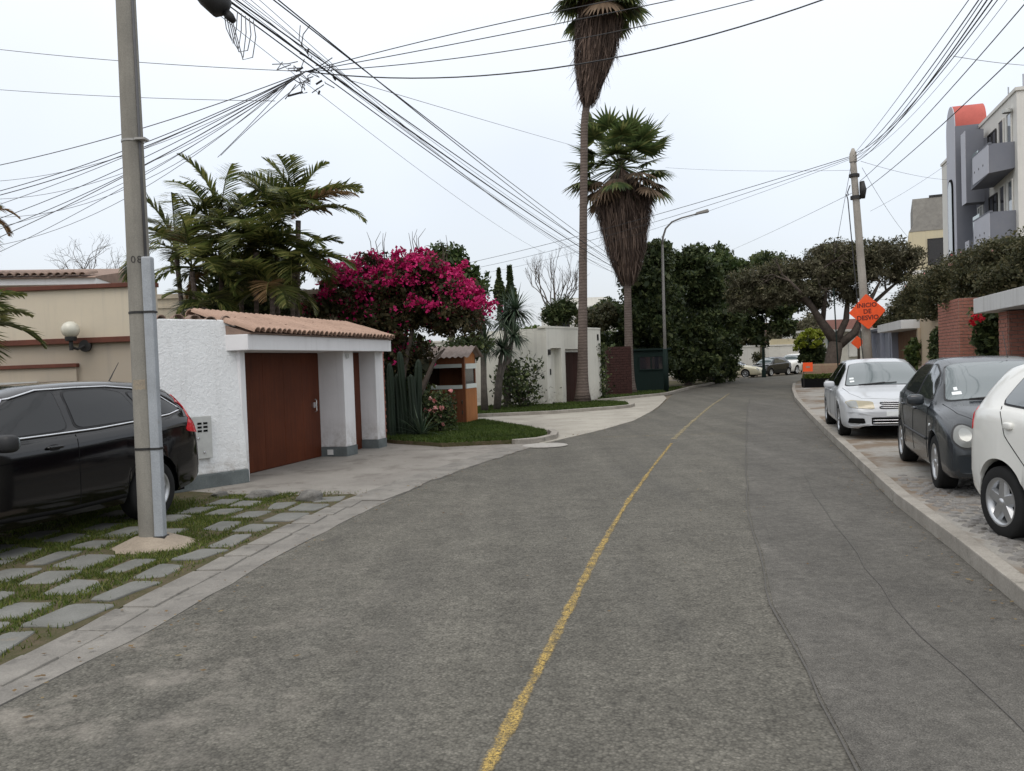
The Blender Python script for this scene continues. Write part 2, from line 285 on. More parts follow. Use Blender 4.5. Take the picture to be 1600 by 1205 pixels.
# ------------------------------------------------------------------ object helpers
def M(n): return MATS[n]
def tag(o, label=None, cat=None, group=None, kind=None):
    if label: o['label'] = label
    if cat: o['category'] = cat
    if group: o['group'] = group
    if kind: o['kind'] = kind
    return o
def thing(name, label, cat, loc=(0, 0, 0), rz=0., group=None):
    o = bpy.data.objects.new(name, None); COL.objects.link(o); o.location = loc; o.rotation_euler = (0, 0, rz); o.empty_display_size = .2
    return tag(o, label, cat, group)
def link(name, me, mat=None, parent=None):
    o = bpy.data.objects.new(name, me); COL.objects.link(o)
    if mat is not None and len(me.materials) == 0: me.materials.append(M(mat) if isinstance(mat, str) else mat)
    if parent is not None: o.parent = parent
    return o
class MB:
    def __init__(s): s.v = []; s.f = []
    def add(s, vs, fs):
        b = len(s.v); s.v += [tuple(p) for p in vs]; s.f += [tuple(i + b for i in f) for f in fs]; return s
    def box(s, x0, x1, y0, y1, z0, z1):
        return s.add([(x0, y0, z0), (x1, y0, z0), (x1, y1, z0), (x0, y1, z0), (x0, y0, z1), (x1, y0, z1), (x1, y1, z1), (x0, y1, z1)],
                     [(0, 3, 2, 1), (4, 5, 6, 7), (0, 1, 5, 4), (1, 2, 6, 5), (2, 3, 7, 6), (3, 0, 4, 7)])
    def prism(s, poly, z0, z1, bottom=True):
        n = len(poly); a = 0
        for i in range(n): a += poly[i][0] * poly[(i + 1) % n][1] - poly[(i + 1) % n][0] * poly[i][1]
        if a < 0: poly = poly[::-1]
        vs = [(p[0], p[1], z0) for p in poly] + [(p[0], p[1], z1) for p in poly]
        fs = [tuple(range(n, 2 * n))] + [(i, (i + 1) % n, n + (i + 1) % n, n + i) for i in range(n)]
        if bottom: fs.append(tuple(range(n - 1, -1, -1)))
        return s.add(vs, fs)
    def sheet(s, poly, z):
        n = len(poly); a = sum(poly[i][0] * poly[(i + 1) % n][1] - poly[(i + 1) % n][0] * poly[i][1] for i in range(n))
        if a < 0: poly = poly[::-1]
        return s.add([(p[0], p[1], z) for p in poly], [tuple(range(n))])
    def xprism(s, prof, x0, x1):   # profile in (y,z) swept along x
        n = len(prof); vs = [(x0, p[0], p[1]) for p in prof] + [(x1, p[0], p[1]) for p in prof]
        return s.add(vs, [tuple(range(n - 1, -1, -1)), tuple(range(n, 2 * n))] + [(i, (i + 1) % n, n + (i + 1) % n, n + i) for i in range(n)])
    def tube(s, pts, r, seg=8, caps=True):
        pts = [Vector(p) for p in pts]; rs = r if hasattr(r, '__len__') else [r] * len(pts); n = len(pts); vs = []
        t0 = (pts[1] - pts[0]).normalized(); ref = Vector((0, 0, 1)) if abs(t0.z) < .9 else Vector((1, 0, 0))
        a = t0.cross(ref).normalized()
        for i, p in enumerate(pts):
            t = (pts[min(i + 1, n - 1)] - pts[max(i - 1, 0)])
            t = t.normalized() if t.length > 1e-9 else t0
            a = (a - t * a.dot(t)); a = a.normalized() if a.length > 1e-6 else t.orthogonal().normalized()
            b = t.cross(a)
            for k in range(seg):
                q = 2 * math.pi * k / seg; vs.append(p + (a * math.cos(q) + b * math.sin(q)) * rs[i])
        fs = [(i * seg + k, i * seg + (k + 1) % seg, (i + 1) * seg + (k + 1) % seg, (i + 1) * seg + k) for i in range(n - 1) for k in range(seg)]
        if caps: fs += [tuple(range(seg - 1, -1, -1)), tuple(range((n - 1) * seg, n * seg))]
        return s.add(vs, fs)
    def lathe(s, prof, seg=24, axis='z', c=(0, 0, 0)):
        vs = []; n = len(prof)
        for r, h in prof:
            for k in range(seg):
                q = 2 * math.pi * k / seg; x, y = r * math.cos(q), r * math.sin(q)
                p = (x, y, h) if axis == 'z' else (x, h, y) if axis == 'y' else (h, x, y)
                vs.append((p[0] + c[0], p[1] + c[1], p[2] + c[2]))
        fs = [(i * seg + k, i * seg + (k + 1) % seg, (i + 1) * seg + (k + 1) % seg, (i + 1) * seg + k) for i in range(n - 1) for k in range(seg)]
        return s.add(vs, fs)
    def mesh(s, name):
        me = bpy.data.meshes.new(name); me.from_pydata(s.v, [], s.f); me.validate(); me.update(); return me
    def build(s, name, mat, parent=None, smooth=False, bevel=0., fix=True):
        me = s.mesh(name)
        if fix or bevel:
            bm = bmesh.new(); bm.from_mesh(me)
            if fix: bmesh.ops.recalc_face_normals(bm, faces=bm.faces)
            if bevel: bmesh.ops.bevel(bm, geom=[e for e in bm.edges if len(e.link_faces) == 2 and e.calc_face_angle(0) > .5], offset=bevel, segments=2, affect='EDGES', profile=.6)
            bm.to_mesh(me); bm.free()
        if smooth:
            me.polygons.foreach_set('use_smooth', [True] * len(me.polygons))
            if smooth == 'auto': me.set_sharp_from_angle(angle=rad(40))
        return link(name, me, mat, parent)
def struct(name, mb, mat, label=None, **k):
    o = mb.build(name, mat, **k); return tag(o, label, kind='structure')
def quads_mesh(name, V, mat, parent=None, smooth=False, per=4):
    """V: (n*per,3) array; each consecutive `per` vertices form one face"""
    V = np.asarray(V, dtype=np.float32).reshape(-1, 3); n = len(V) // per
    me = bpy.data.meshes.new(name); me.vertices.add(len(V)); me.vertices.foreach_set('co', V.ravel())
    me.loops.add(len(V)); me.loops.foreach_set('vertex_index', np.arange(len(V), dtype=np.int32))
    me.polygons.add(n); me.polygons.foreach_set('loop_start', np.arange(0, n * per, per, dtype=np.int32))
    me.update(calc_edges=True); return link(name, me, mat, parent)
def strip_mesh(name, strips, mat, parent=None):
    """strips: list of lists of (left,right) pairs; faces share vertices inside a strip"""
    v = []; f = []
    for s in strips:
        b = len(v)
        for l, r in s: v.append(tuple(l)); v.append(tuple(r))
        for i in range(len(s) - 1): f.append((b + 2 * i, b + 2 * i + 1, b + 2 * i + 3, b + 2 * i + 2))
    me = bpy.data.meshes.new(name); me.from_pydata(v, [], f); me.update(); return link(name, me, mat, parent)
def leaves(rng, P, size, aspect=.5, up=.35, jitter=.35, out=None):
    """diamond leaves round points P -> (n*4,3)"""
    n = len(P); d = rng.normal(size=(n, 3)); d[:, 2] -= .25
    if out is not None: d += out * 1.0
    d /= np.linalg.norm(d, axis=1)[:, None] + 1e-9
    u = rng.normal(size=(n, 3)); u[:, 2] += up * 3
    w = np.cross(d, u); w /= np.linalg.norm(w, axis=1)[:, None] + 1e-9
    s = size * (1 + jitter * rng.normal(size=(n, 1))).clip(.4, 2)
    a = P - d * s * .5; c = P + d * s * .5; h = w * s * aspect * .5; nn = np.cross(d, w) * s * .08
    return np.stack([a, P + h + nn, c, P - h + nn], 1).reshape(-1, 3)
def cloud(rng, lobes, n, clump=.35, nclump=60, shell=(.55, 1.0), bottom=-1.0):
    """points gathered in clumps near the skin of ellipsoid lobes (cx,cy,cz,rx,ry,rz)"""
    L = np.array(lobes, float); wts = (L[:, 3] * L[:, 4] * L[:, 5]) ** .67; wts /= wts.sum(); out = []
    for lo, w in zip(L, wts):
        k = max(4, int(nclump * w * len(L))); m = int(n * w)
        d = rng.normal(size=(k * 3, 3)); d /= np.linalg.norm(d, axis=1)[:, None]; d = d[d[:, 2] > bottom][:k]
        r = rng.uniform(shell[0], shell[1], (len(d), 1)); C = d * r * lo[3:6] + lo[:3]
        sz = rng.uniform(.5, 1.4, len(d)); i = rng.choice(len(d), m, p=sz ** 2 / (sz ** 2).sum())
        q = rng.normal(size=(m, 3)); q /= np.linalg.norm(q, axis=1)[:, None]; q *= (rng.random((m, 1)) ** .5)
        out.append(C[i] + q * clump * sz[i][:, None] * np.array([1.15, 1.15, .75]))
    return np.concatenate(out)
def branch(mb, rng, p, d, L, r, depth, spread=.5, tips=None, up=.15, taper=.62, kids=(2, 3), seg=6, wob=.12):
    p = Vector(p); d = Vector(d).normalized(); pts = [p.copy()]; n = 4; q = p.copy()
    for i in range(n):
        d = (d + Vector(rng.normal(size=3)) * wob + Vector((0, 0, up * .25))).normalized(); q = q + d * (L / n); pts.append(q.copy())
    mb.tube(pts, [r * (1 - (1 - taper) * i / n) for i in range(n + 1)], seg, caps=False)
    if depth == 0:
        if tips is not None: tips.append(q.copy())
        return
    for k in range(rng.integers(kids[0], kids[1] + 1)):
        nd = (d + Vector(rng.normal(size=3)) * spread + Vector((0, 0, up))).normalized()
        s = pts[-1] if k < 2 else pts[-2]
        branch(mb, rng, s, nd, L * rng.uniform(.62, .88), r * taper * rng.uniform(.75, 1.0), depth - 1, spread, tips, up, taper, kids, max(4, seg - 1), wob)

# ================================================================== ground, road, pavements
struct('ground', MB().sheet([(-400, -200), (600, -200), (600, 900), (-400, 900)], -.03), 'earth')
ROAD_L = [(-3.05, -6), (-2.85, 0), (-2.73, 4.22), (-2.45, 5.5), (-2.24, 7.23), (-1.94, 8.9), (-1.66, 10.28), (-1.25, 12), (-.49, 14.13), (.34, 16.2), (1.08, 17.84), (2.13, 19.77), (3.3, 22.4), (4.75, 27.0), (6.5, 34), (8.3, 41.5), (12.0, 50.5), (16.4, 58.2), (20.5, 62.8), (28, 69.5), (60, 90)]
ROAD_R = [(2.3, -6), (2.72, 0), (2.9, 3), (3.22, 5.19), (3.59, 6.61), (4.14, 8.88), (5.01, 11.93), (6.37, 16.69), (7.89, 21.92), (10.1, 29.3), (12.3, 36.0), (14.4, 42.0), (17.3, 49.5), (22.5, 56.5), (32, 63.5), (62, 80)]
struct('road', MB().sheet(ROAD_L + ROAD_R[::-1], 0.0), 'asphalt')
def offset(line, d):
    out = []
    for i, p in enumerate(line):
        a = Vector(line[max(i - 1, 0)]); b = Vector(line[min(i + 1, len(line) - 1)]); t = (b - a).normalized(); out.append((p[0] + t.y * d, p[1] - t.x * d))
    return out
def sub(line, y0, y1):
    """part of a polyline between two y values"""
    out = []
    def ip(a, b, y): t = (y - a[1]) / (b[1] - a[1]); return (a[0] + (b[0] - a[0]) * t, y)
    for a, b in zip(line, line[1:]):
        if a[1] < y0 <= b[1]: out.append(ip(a, b, y0))
        if y0 <= a[1] <= y1 and a not in out: out.append(a)
        if a[1] < y1 <= b[1]: out.append(ip(a, b, y1))
    return out
def dense(line, step):
    out = []
    for a, b in zip(line, line[1:]):
        a = Vector(a); b = Vector(b); n = max(1, int((b - a).length / step))
        for i in range(n): q = a.lerp(b, i / n); out.append((q.x, q.y))
    return out + [tuple(line[-1])]
# smoother asphalt laid along the right-hand kerb
r0 = sub(ROAD_R, -5, 30); rj = random.Random(4)
pl = [(p[0] + rj.uniform(-.02, .02), p[1]) for p in dense(offset(r0, -1.55), .6)]
struct('asphalt_patch', MB().sheet(pl + [(p[0] - .01, p[1]) for p in r0[::-1]], .004), 'asphalt_patch')
def ribbon(name, line, w, z, mat, jit=0., label=None, kind='structure'):
    rr = random.Random(len(line)); L = dense(line, .35); v = []; f = []; uv = []
    for i, p in enumerate(L):
        a = Vector(L[max(i - 1, 0)]); b = Vector(L[min(i + 1, len(L) - 1)]); t = (b - a).normalized(); j = rr.uniform(-jit, jit)
        ww = w * (1 + rr.uniform(-.3, .3) * (jit > 0))
        v += [(p[0] + t.y * (j - ww / 2), p[1] - t.x * (j - ww / 2), z), (p[0] + t.y * (j + ww / 2), p[1] - t.x * (j + ww / 2), z)]
    for i in range(len(L) - 1): f.append((2 * i, 2 * i + 1, 2 * i + 3, 2 * i + 2))
    me = bpy.data.meshes.new(name); me.from_pydata(v, [], f); u = me.uv_layers.new(name='UVMap')
    for po in me.polygons:
        for li in po.loop_indices:
            vi = me.loops[li].vertex_index; u.data[li].uv = (vi % 2, (vi // 2) / len(L))
    bm = bmesh.new(); bm.from_mesh(me); bmesh.ops.recalc_face_normals(bm, faces=bm.faces); bm.to_mesh(me); bm.free()
    return tag(link(name, me, mat), label, kind=kind)
CENTRE = [(-.34, 1.5), (-.16, 3.38), (.13, 4.64), (.67, 7.04), (1.32, 9.67), (2.15, 12.72), (3.11, 16.12)]
ribbon('centre_line', CENTRE, .088, .008, 'yellow_line', .0)
ribbon('faded_centre_line', [(3.3, 16.9), (4.31, 20.19), (6.66, 27.58), (9.64, 36.32)], .14, .008, 'pale_line', .0)
plain('crack_fill', (.088, .083, .075), .9)
ribbon('road_crack', [(p[0] + rj.uniform(-.01, .01), p[1]) for p in dense(offset(sub(ROAD_R, 2, 12), -.78), .5)], .009, .009, 'crack_fill', .016)
ribbon('road_seam', [(p[0] - .02, p[1]) for p in pl], .011, .010, 'crack_fill', .012)
ribbon('faded_cross_line', [(1.9, 17.9), (3.4, 17.8), (5.4, 17.6)], .07, .009, 'pale_line', .01)

# left gutter, kerb slabs
GUT_I = [(-3.45, -1), (-3.25, 2.5), (-3.08, 4.79), (-2.95, 5.7), (-2.73, 7.3), (-2.5, 9.0), (-2.15, 10.6), (-1.97, 11.0)]
gl = sub(ROAD_L, -1, 10.9)
struct('gutter', MB().prism([(p[0] + rj.uniform(-.012, .02), p[1]) for p in dense(gl, .3)] + GUT_I[::-1], -.02, .005), 'gutter_concrete')
struct('verge', MB().prism(GUT_I + [(-2.6, 11.0), (-3.5, 11.05), (-4.7, 11.75), (-6.2, 14.0), (-12, 14.6), (-12, -1)], -.02, .014), 'turf')
verge = bpy.data.objects['verge']
# stepping-stone pavers set in grass, row by row along the gutter
def paver_mesh(rr, w, h, t=.03):
    pts = []
    for sx, sy in ((-1, -1), (1, -1), (1, 1), (-1, 1)): pts.append((sx * w / 2 + rr.uniform(-.05, .05), sy * h / 2 + rr.uniform(-.045, .045)))
    out = []
    for i, p in enumerate(pts):
        q = pts[(i + 1) % 4]; o = pts[i - 1]
        out.append((p[0] + (o[0] - p[0]) * .08, p[1] + (o[1] - p[1]) * .08)); out.append((p[0] + (q[0] - p[0]) * .08, p[1] + (q[1] - p[1]) * .08))
        out.append(((p[0] + q[0]) / 2 + rr.uniform(-.015, .015), (p[1] + q[1]) / 2 + rr.uniform(-.012, .012)))
    top = [(x * .965, y * .965) for x, y in out]; n = len(out); mb = MB()
    mb.add([(x, y, -.02) for x, y in out] + [(x, y, t - .008) for x, y in out] + [(x, y, t) for x, y in top],
           [(i, (i + 1) % n, n + (i + 1) % n, n + i) for i in range(n)] + [(n + i, n + (i + 1) % n, 2 * n + (i + 1) % n, 2 * n + i) for i in range(n)] + [tuple(range(2 * n, 3 * n))])
    return mb.mesh('paver')
rr = random.Random(11); PAV = []; pm = [paver_mesh(rr, rr.uniform(.36, .57), rr.uniform(.25, .38), .018) for _ in range(14)]
for m_ in pm: m_.materials.append(M('paver_stone'))
def gut_x(y):
    for a, b in zip(GUT_I, GUT_I[1:]):
        if a[1] <= y <= b[1]: return a[0] + (b[0] - a[0]) * (y - a[1]) / (b[1] - a[1])
    return GUT_I[-1][0]
for i in range(14):
    for j in range(9):
        y = 3.4 + i * .60 + (j % 2) * .26 + rr.uniform(-.05, .05) - j * .06; x = gut_x(y) - .27 - j * .475 + rr.uniform(-.05, .05)
        if y > 10.75 or (j > 5 and y > 8.4): continue
        if j > 1 and rr.random() < (.4 if y > 8.4 else .08): continue
        if math.hypot(x + 3.6, y - 8.07) < .52: continue
        o = link('paver', rr.choice(pm), None, verge); o.location = (x, y, .004 + rr.uniform(-.006, .007)); o.rotation_euler = (rr.uniform(-.02, .02), rr.uniform(-.02, .02), 1.45 + rr.uniform(-.16, .16) + (0 if rr.random() < .5 else math.pi)); PAV.append((x, y))
# narrow kerb slabs between pavers and gutter
for i in range(16):
    y = 3.2 + i * .5; 
    if y > 10.7: break
    x = gut_x(y) + .12; L_ = rr.uniform(.42, .52); mb = MB(); mb.box(-.13, .13, -L_ / 2, L_ / 2, -.03, .012)
    o = mb.build('kerb_slab', 'gutter_concrete', verge, bevel=.012); o.location = (x, y + rr.uniform(-.04, .04), .004 + rr.uniform(-.003, .008)); o.rotation_euler = (rr.uniform(-.012, .012), rr.uniform(-.02, .02), -.13 + rr.uniform(-.05, .05))
# driveway and side street
struct('driveway', MB().prism([(-1.66, 10.45), (-1.25, 12), (-.49, 14.13), (.34, 16.2), (.62, 16.8), (-.04, 16.97), (-1.49, 16.82), (-2.75, 18.3), (-3.6, 18.6), (-5.6, 13.5), (-4.8, 11.8), (-3.5, 11.1), (-2.2, 10.95)], -.02, .016), 'drive_concrete')
mb = MB(); rr2 = random.Random(5)
dl = dense([(-1.70, 10.35), (-1.25, 12), (-.49, 14.13), (.34, 16.2)], .22)
mb.prism([(p[0] + rr2.uniform(-.06, .07), p[1]) for p in dl] + [(p[0] - .5, p[1] + .1) for p in dl[::-1]], -.02, .0195)
struct('driveway_lip', mb, 'gutter_concrete')
struct('side_street', MB().prism([(.5, 16.9), (1.08, 17.84), (2.13, 19.77), (3.3, 22.4), (4.4, 26.0), (5.2, 29), (6.4, 34), (6.8, 36.8), (3.4, 32.8), (-.9, 31), (-14, 31), (-14, 24.2), (-.9, 24.2), (.9, 19.6)], -.02, .006), 'side_concrete')
# right: kerb, parking strip, footway
struct('kerb', MB().prism(sub(ROAD_R, -4, 43) + offset(sub(ROAD_R, -4, 43), .13)[::-1], -.02, .135), 'kerb_concrete', bevel=.012)
k2 = offset(sub(ROAD_R, -4, 43), .13)
WALL = lambda y: .3 * y + 5.5
struct('parking_strip', MB().sheet(k2 + [(WALL(p[1]) + .6, p[1]) for p in k2[::-1]], .125), 'walk_concrete')
rr = random.Random(3); mb = MB(); kk = dense(offset(sub(ROAD_R, 2.6, 10.6), .24), .12)
for i, p in enumerate(kk):
    for j in range(19):
        x = p[0] + j * .118 + (.06 if i % 2 else 0) + rr.uniform(-.012, .012); y = p[1] + rr.uniform(-.012, .012) - j * .02
        if y > 9.9 + rr.uniform(-.6, .5) or rr.random() < .06: continue
        a = rr.uniform(.038, .052); b = rr.uniform(.042, .055); z = .141 + rr.uniform(-.006, .004); t = rr.uniform(-.3, .3)
        q = []
        for k, (sx, sy) in enumerate(((-1, -1), (1, -1), (1, 1), (-1, 1))):
            u, v = sx * a, sy * b; q.append((x + u * math.cos(t) - v * math.sin(t), y + u * math.sin(t) + v * math.cos(t)))
        mb.add([(u, v, .12) for u, v in q] + [(x + (u - x) * .72, y + (v - y) * .72, z) for u, v in q], [(0, 1, 5, 4), (1, 2, 6, 5), (2, 3, 7, 6), (3, 0, 4, 7), (4, 5, 6, 7)])
cob = mb.build('cobbles', 'cobble_stone', bpy.data.objects['parking_strip'], fix=False); tag(cob, kind='stuff')
# island lawn with its kerb, second and third verges
def bank(name, poly, kerb, h=.11, label=None):
    struct(name, MB().prism(poly, -.02, h - .02), 'turf')
    struct(name + '_kerb', MB().prism(kerb + offset(kerb, -.16)[::-1], -.02, h), 'kerb_concrete', bevel=.015)
LAWN = [(-2.9, 18.3), (-2.59, 17.9), (-1.49, 16.9), (-.04, 17.05), (.55, 17.5), (.74, 18.1), (.75, 19.0), (.45, 20.1), (-.04, 21.4), (-.9, 23.6), (-4.5, 23.6), (-4.3, 19.5)]
bank('lawn', LAWN, [(-.05, 17.02), (.45, 17.28), (.78, 17.9), (.86, 18.6), (.80, 19.3)][::-1])
V2 = [(-1.4, 26.2), (1.2, 26.55), (3.85, 28.2), (4.1, 28.8), (4.2, 30.5), (3.3, 32.3), (1.9, 31.2), (-6, 31), (-6, 26.2)]
bank('corner_verge', V2, [(-6, 26.12), (-1.16, 26.12), (1.2, 26.48), (3.4, 27.85), (3.95, 28.4), (4.2, 29.2)][::-1])
V3 = [(3.5, 33.3), (6.6, 36.9), (7.3, 38.5), (9.3, 44), (13, 52), (8, 60), (3.0, 42)]
bank('far_verge', V3, [(3.3, 33.0), (6.5, 36.6), (7.0, 37.3), (7.5, 38.6), (9.4, 43.6), (13, 51.6), (16.5, 57.6)][::-1])
# blades of grass
rngG = np.random.default_rng(2)
def inpoly(P, poly):
    x, y = P[:, 0], P[:, 1]; c = np.zeros(len(P), bool); n = len(poly)
    for i in range(n):
        x1, y1 = poly[i]; x2, y2 = poly[(i + 1) % n]
        m = ((y1 > y) != (y2 > y)) & (x < (x2 - x1) * (y - y1) / (y2 - y1 + 1e-12) + x1); c ^= m
    return c
def blades(name, P, z, h, w, mat, label):
    n = len(P); a = rngG.uniform(0, 6.28, n); l = rngG.normal(size=(n, 2)) * .45; H = h * rngG.uniform(.5, 1.3, n)
    b = np.c_[P, np.full(n, z)]; s = np.c_[np.cos(a) * w, np.sin(a) * w, np.zeros(n)]
    t = b + np.c_[l * H[:, None], H]
    V = np.stack([b - s, b + s, t], 1).reshape(-1, 3)
    return tag(quads_mesh(name, V, mat, per=3), label, 'grass', kind='stuff')
P = np.c_[rngG.uniform(-6.4, -2.0, 130000), rngG.uniform(3.0, 11.2, 130000)]
gx = np.array([gut_x(y) for y in P[:, 1]]); P = P[P[:, 0] < gx - .06]
d = np.full(len(P), 9.)
for (x, y) in PAV:
    ux = np.abs((P[:, 0] - x) * math.cos(1.45) + (P[:, 1] - y) * math.sin(1.45)); uy = np.abs(-(P[:, 0] - x) * math.sin(1.45) + (P[:, 1] - y) * math.cos(1.45))
    d = np.minimum(d, np.maximum(ux - .235, uy - .155))
bare = np.sin(P[:, 0] * 2.1 + 1) * np.cos(P[:, 1] * 1.7) + .6 * np.sin(P[:, 0] * 5.3) * np.sin(P[:, 1] * 4.7 + 2) + rngG.normal(size=len(P)) * .3
edge = gx[:0]; gx2 = np.array([gut_x(y) for y in P[:, 1]]); near = (gx2 - P[:, 0])
P = P[(d > -.012) & (bare > -.62) & ((near > .42) | (rngG.random(len(P)) < .22)) & ~((P[:, 1] > 9.4) & (near < 1.0) & (rngG.random(len(P)) < .8)) & (np.hypot(P[:, 0] + 3.6, P[:, 1] - 8.07) > .34)]
blades('paver_grass', P, .012, .036, .006, 'grass_blade', 'short green grass growing between the stone pavers by the pole')
P = np.c_[rngG.uniform(-3.4, 1, 60000), rngG.uniform(16.8, 23.5, 60000)]; P = P[inpoly(P, LAWN)]
blades('lawn_grass', P, .085, .06, .012, 'lawn_blade', 'mown lawn in front of the wooden guard booth')
P = np.c_[rngG.uniform(-3, 4.3, 26000), rngG.uniform(26, 32, 26000)]; P = P[inpoly(P, V2)]
blades('corner_grass', P, .085, .07, .016, 'lawn_blade', 'grass strip at the foot of the pale corner wall')
P = np.c_[rngG.uniform(3, 9, 16000), rngG.uniform(33, 44, 16000)]; P = P[inpoly(P, V3)]
blades('palm_grass', P, .085, .08, .02, 'lawn_blade', 'shaded grass strip round the smaller fan palm')
# manhole cover
mb = MB(); mb.lathe([(.0, .016), (.38, .016), (.395, .012), (.40, 0)], 32); mh = mb.build('manhole_cover', 'manhole'); mh.location = (.62, 16.45, .012); mh.scale = (1.15, 1.0, 1)
tag(mh, 'pale round manhole cover at the road edge by the lawn', 'manhole cover')
def boulder(x, y, sx, sy, sz, seed, label):
    r = np.random.default_rng(seed); bm = bmesh.new(); bmesh.ops.create_icosphere(bm, subdivisions=3, radius=1)
    ph = r.uniform(0, 6, 6)
    for v in bm.verts:
        c = v.co; k = 1 + .16 * math.sin(3 * c.x + ph[0]) * math.cos(2.6 * c.y + ph[1]) + .10 * math.sin(5 * c.z + ph[2] + 3 * c.x) + .05 * math.sin(9 * c.y + ph[3])
        v.co = Vector((c.x * sx, c.y * sy, max(c.z, -.4) * sz)) * k
    me = bpy.data.meshes.new('boulder'); bm.to_mesh(me); bm.free(); me.polygons.foreach_set('use_smooth', [True] * len(me.polygons))
    o = link('boulder', me, 'rock'); o.location = (x, y, .03); o.rotation_euler = (0, 0, r.uniform(0, 3)); return tag(o, label, 'rock', 'rocks edging the driveway')
boulder(-2.68, 10.62, .21, .15, .12, 1, 'larger grey boulder at the driveway edge, nearest the road')
boulder(-3.40, 10.95, .20, .13, .09, 2, 'flat dark boulder at the driveway edge, next to the larger one')
boulder(-4.05, 11.2, .13, .10, .05, 4, 'small pale stone at the driveway edge near the white wall')

# fallen leaves and grit gathered along the kerbs
rgF = np.random.default_rng(91); pts_ = []
for line, n_, off in ((sub(ROAD_L, 3.5, 24), 420, .10), (sub(ROAD_R, 4, 34), 420, -.14), ([(-2.2, 10.95), (-3.5, 11.1), (-4.7, 11.8)], 160, .05), ([(-2.59, 17.9), (-1.49, 16.8), (-.04, 16.97)], 160, .12)):
    Ld = np.array(dense(line, .1)); k_ = rgF.integers(0, len(Ld), n_); pts_.append(Ld[k_] + rgF.normal(size=(n_, 2)) * .16 + np.array([off, 0]))
pts_.append(np.c_[rgF.uniform(-3.6, 3, 160), rgF.uniform(4, 24, 160)])
Pf = np.concatenate(pts_); Pf = np.c_[Pf, rgF.uniform(.024, .03, len(Pf))]
leaf_mat('leaf_litter', (.10, .065, .035), (.17, .11, .05), (.22, .17, .09), .1, .8)
Vf = leaves(rgF, Pf, .035, .6, up=3.0); Vf = Vf.reshape(-1, 4, 3); Vf[:, :, 2] = Pf[:, None, 2] + (Vf[:, :, 2] - Pf[:, None, 2]) * .18
tag(quads_mesh('leaf_litter', Vf.reshape(-1, 3), 'leaf_litter'), 'dry fallen leaves scattered along the kerbs and gutter', 'leaf litter', kind='stuff')

# ================================================================== shared building pieces
def tile_meshes(L=.42, r0=.085, r1=.072, mat='terracotta'):
    seg = 6; mb = MB(); vs = []
    for t, r in ((0, r0), (1, r1)):
        for rr_ in (r, r - .014):
            for k in range(seg + 1):
                q = math.pi * k / seg; vs.append((r_c(q) * rr_, t * L, math.sin(q) * rr_))
    n = seg + 1; f = []
    for k in range(seg):
        f.append((k, k + 1, 2 * n + k + 1, 2 * n + k)); f.append((n + k + 1, n + k, 3 * n + k, 3 * n + k + 1)); f.append((k + 1, k, n + k, n + k + 1))
    f += [(0, 2 * n, 3 * n, n), (n - 1, 2 * n - 1, 4 * n - 1, 3 * n - 1)]
    me = MB().add(vs, f).mesh('tile'); me.materials.append(M(mat)); me.polygons.foreach_set('use_smooth', [True] * len(me.polygons)); me.set_sharp_from_angle(angle=rad(45)); return me
def r_c(q): return math.cos(q)
def tile_field(parent, x0, x1, y0, z0, slope, rows, pitch, me, seed=1, L=.42, lap=.36):
    """barrel tiles: columns along x, rows climbing in +y"""
    rr = random.Random(seed); n = int((x1 - x0) / pitch)
    for i in range(n):
        for j in range(rows):
            o = link('tile', me, None, parent); s = j * lap
            o.location = (x0 + (i + .5) * pitch + rr.uniform(-.008, .008), y0 + s * math.cos(slope) + rr.uniform(-.012, .012), z0 + s * math.sin(slope) + rr.uniform(-.004, .006) + .012)
            o.rotation_euler = (slope + .035, rr.uniform(-.04, .04), rr.uniform(-.03, .03))
def bricks(parent, x0, x1, z0, z1, y, bw=.24, bh=.065, g=.014, d=.02, mat='brick_red', face=-1, seed=0, limit=290):
    """running-bond bricks on a wall face at local y, proud of the mortar by d"""
    rr = random.Random(seed); me = MB().box(-.5, .5, -.5, .5, -.5, .5).mesh('brick'); me.materials.append(M(mat)); k = 0
    nz = int((z1 - z0) / (bh + g))
    for j in range(nz):
        z = z0 + (j + .5) * (z1 - z0) / nz; x = x0 - (bw / 2 if j % 2 else 0)
        while x < x1 - .02:
            a = max(x, x0) + g / 2; b = min(x + bw, x1) - g / 2; x += bw
            if b - a < .03: continue
            k += 1
            if k > limit: return
            o = link('brick', me, None, parent); o.location = ((a + b) / 2, y + face * rr.uniform(0, .006), z); o.scale = (b - a, d * 2, bh)
def window(parent, x0, x1, z0, z1, y, face=-1, frame='black_iron', glass_='dark_window', mull=1, w=.05, depth=.05, name='window'):
    fr = MB()
    ya, yb = sorted((y, y + face * depth))
    fr.box(x0, x0 + w, ya, yb, z0, z1); fr.box(x1 - w, x1, ya, yb, z0, z1); fr.box(x0 + w, x1 - w, ya, yb, z0, z0 + w); fr.box(x0 + w, x1 - w, ya, yb, z1 - w, z1)
    for k in range(mull):
        xm = x0 + (x1 - x0) * (k + 1) / (mull + 1); fr.box(xm - w / 2, xm + w / 2, ya, yb, z0 + w, z1 - w)
    f = fr.build(name, frame, parent)
    yg = y + face * depth * .35; ga, gb = sorted((yg, yg + face * .006)); xs = [x0 + w] + [x0 + (x1 - x0) * (k + 1) / (mull + 1) for k in range(mull)] + [x1 - w]
    for a, b in zip(xs, xs[1:]): MB().box(a + .002, b - .002, ga, gb, z0 + w, z1 - w).build('pane', glass_, f)
    return f

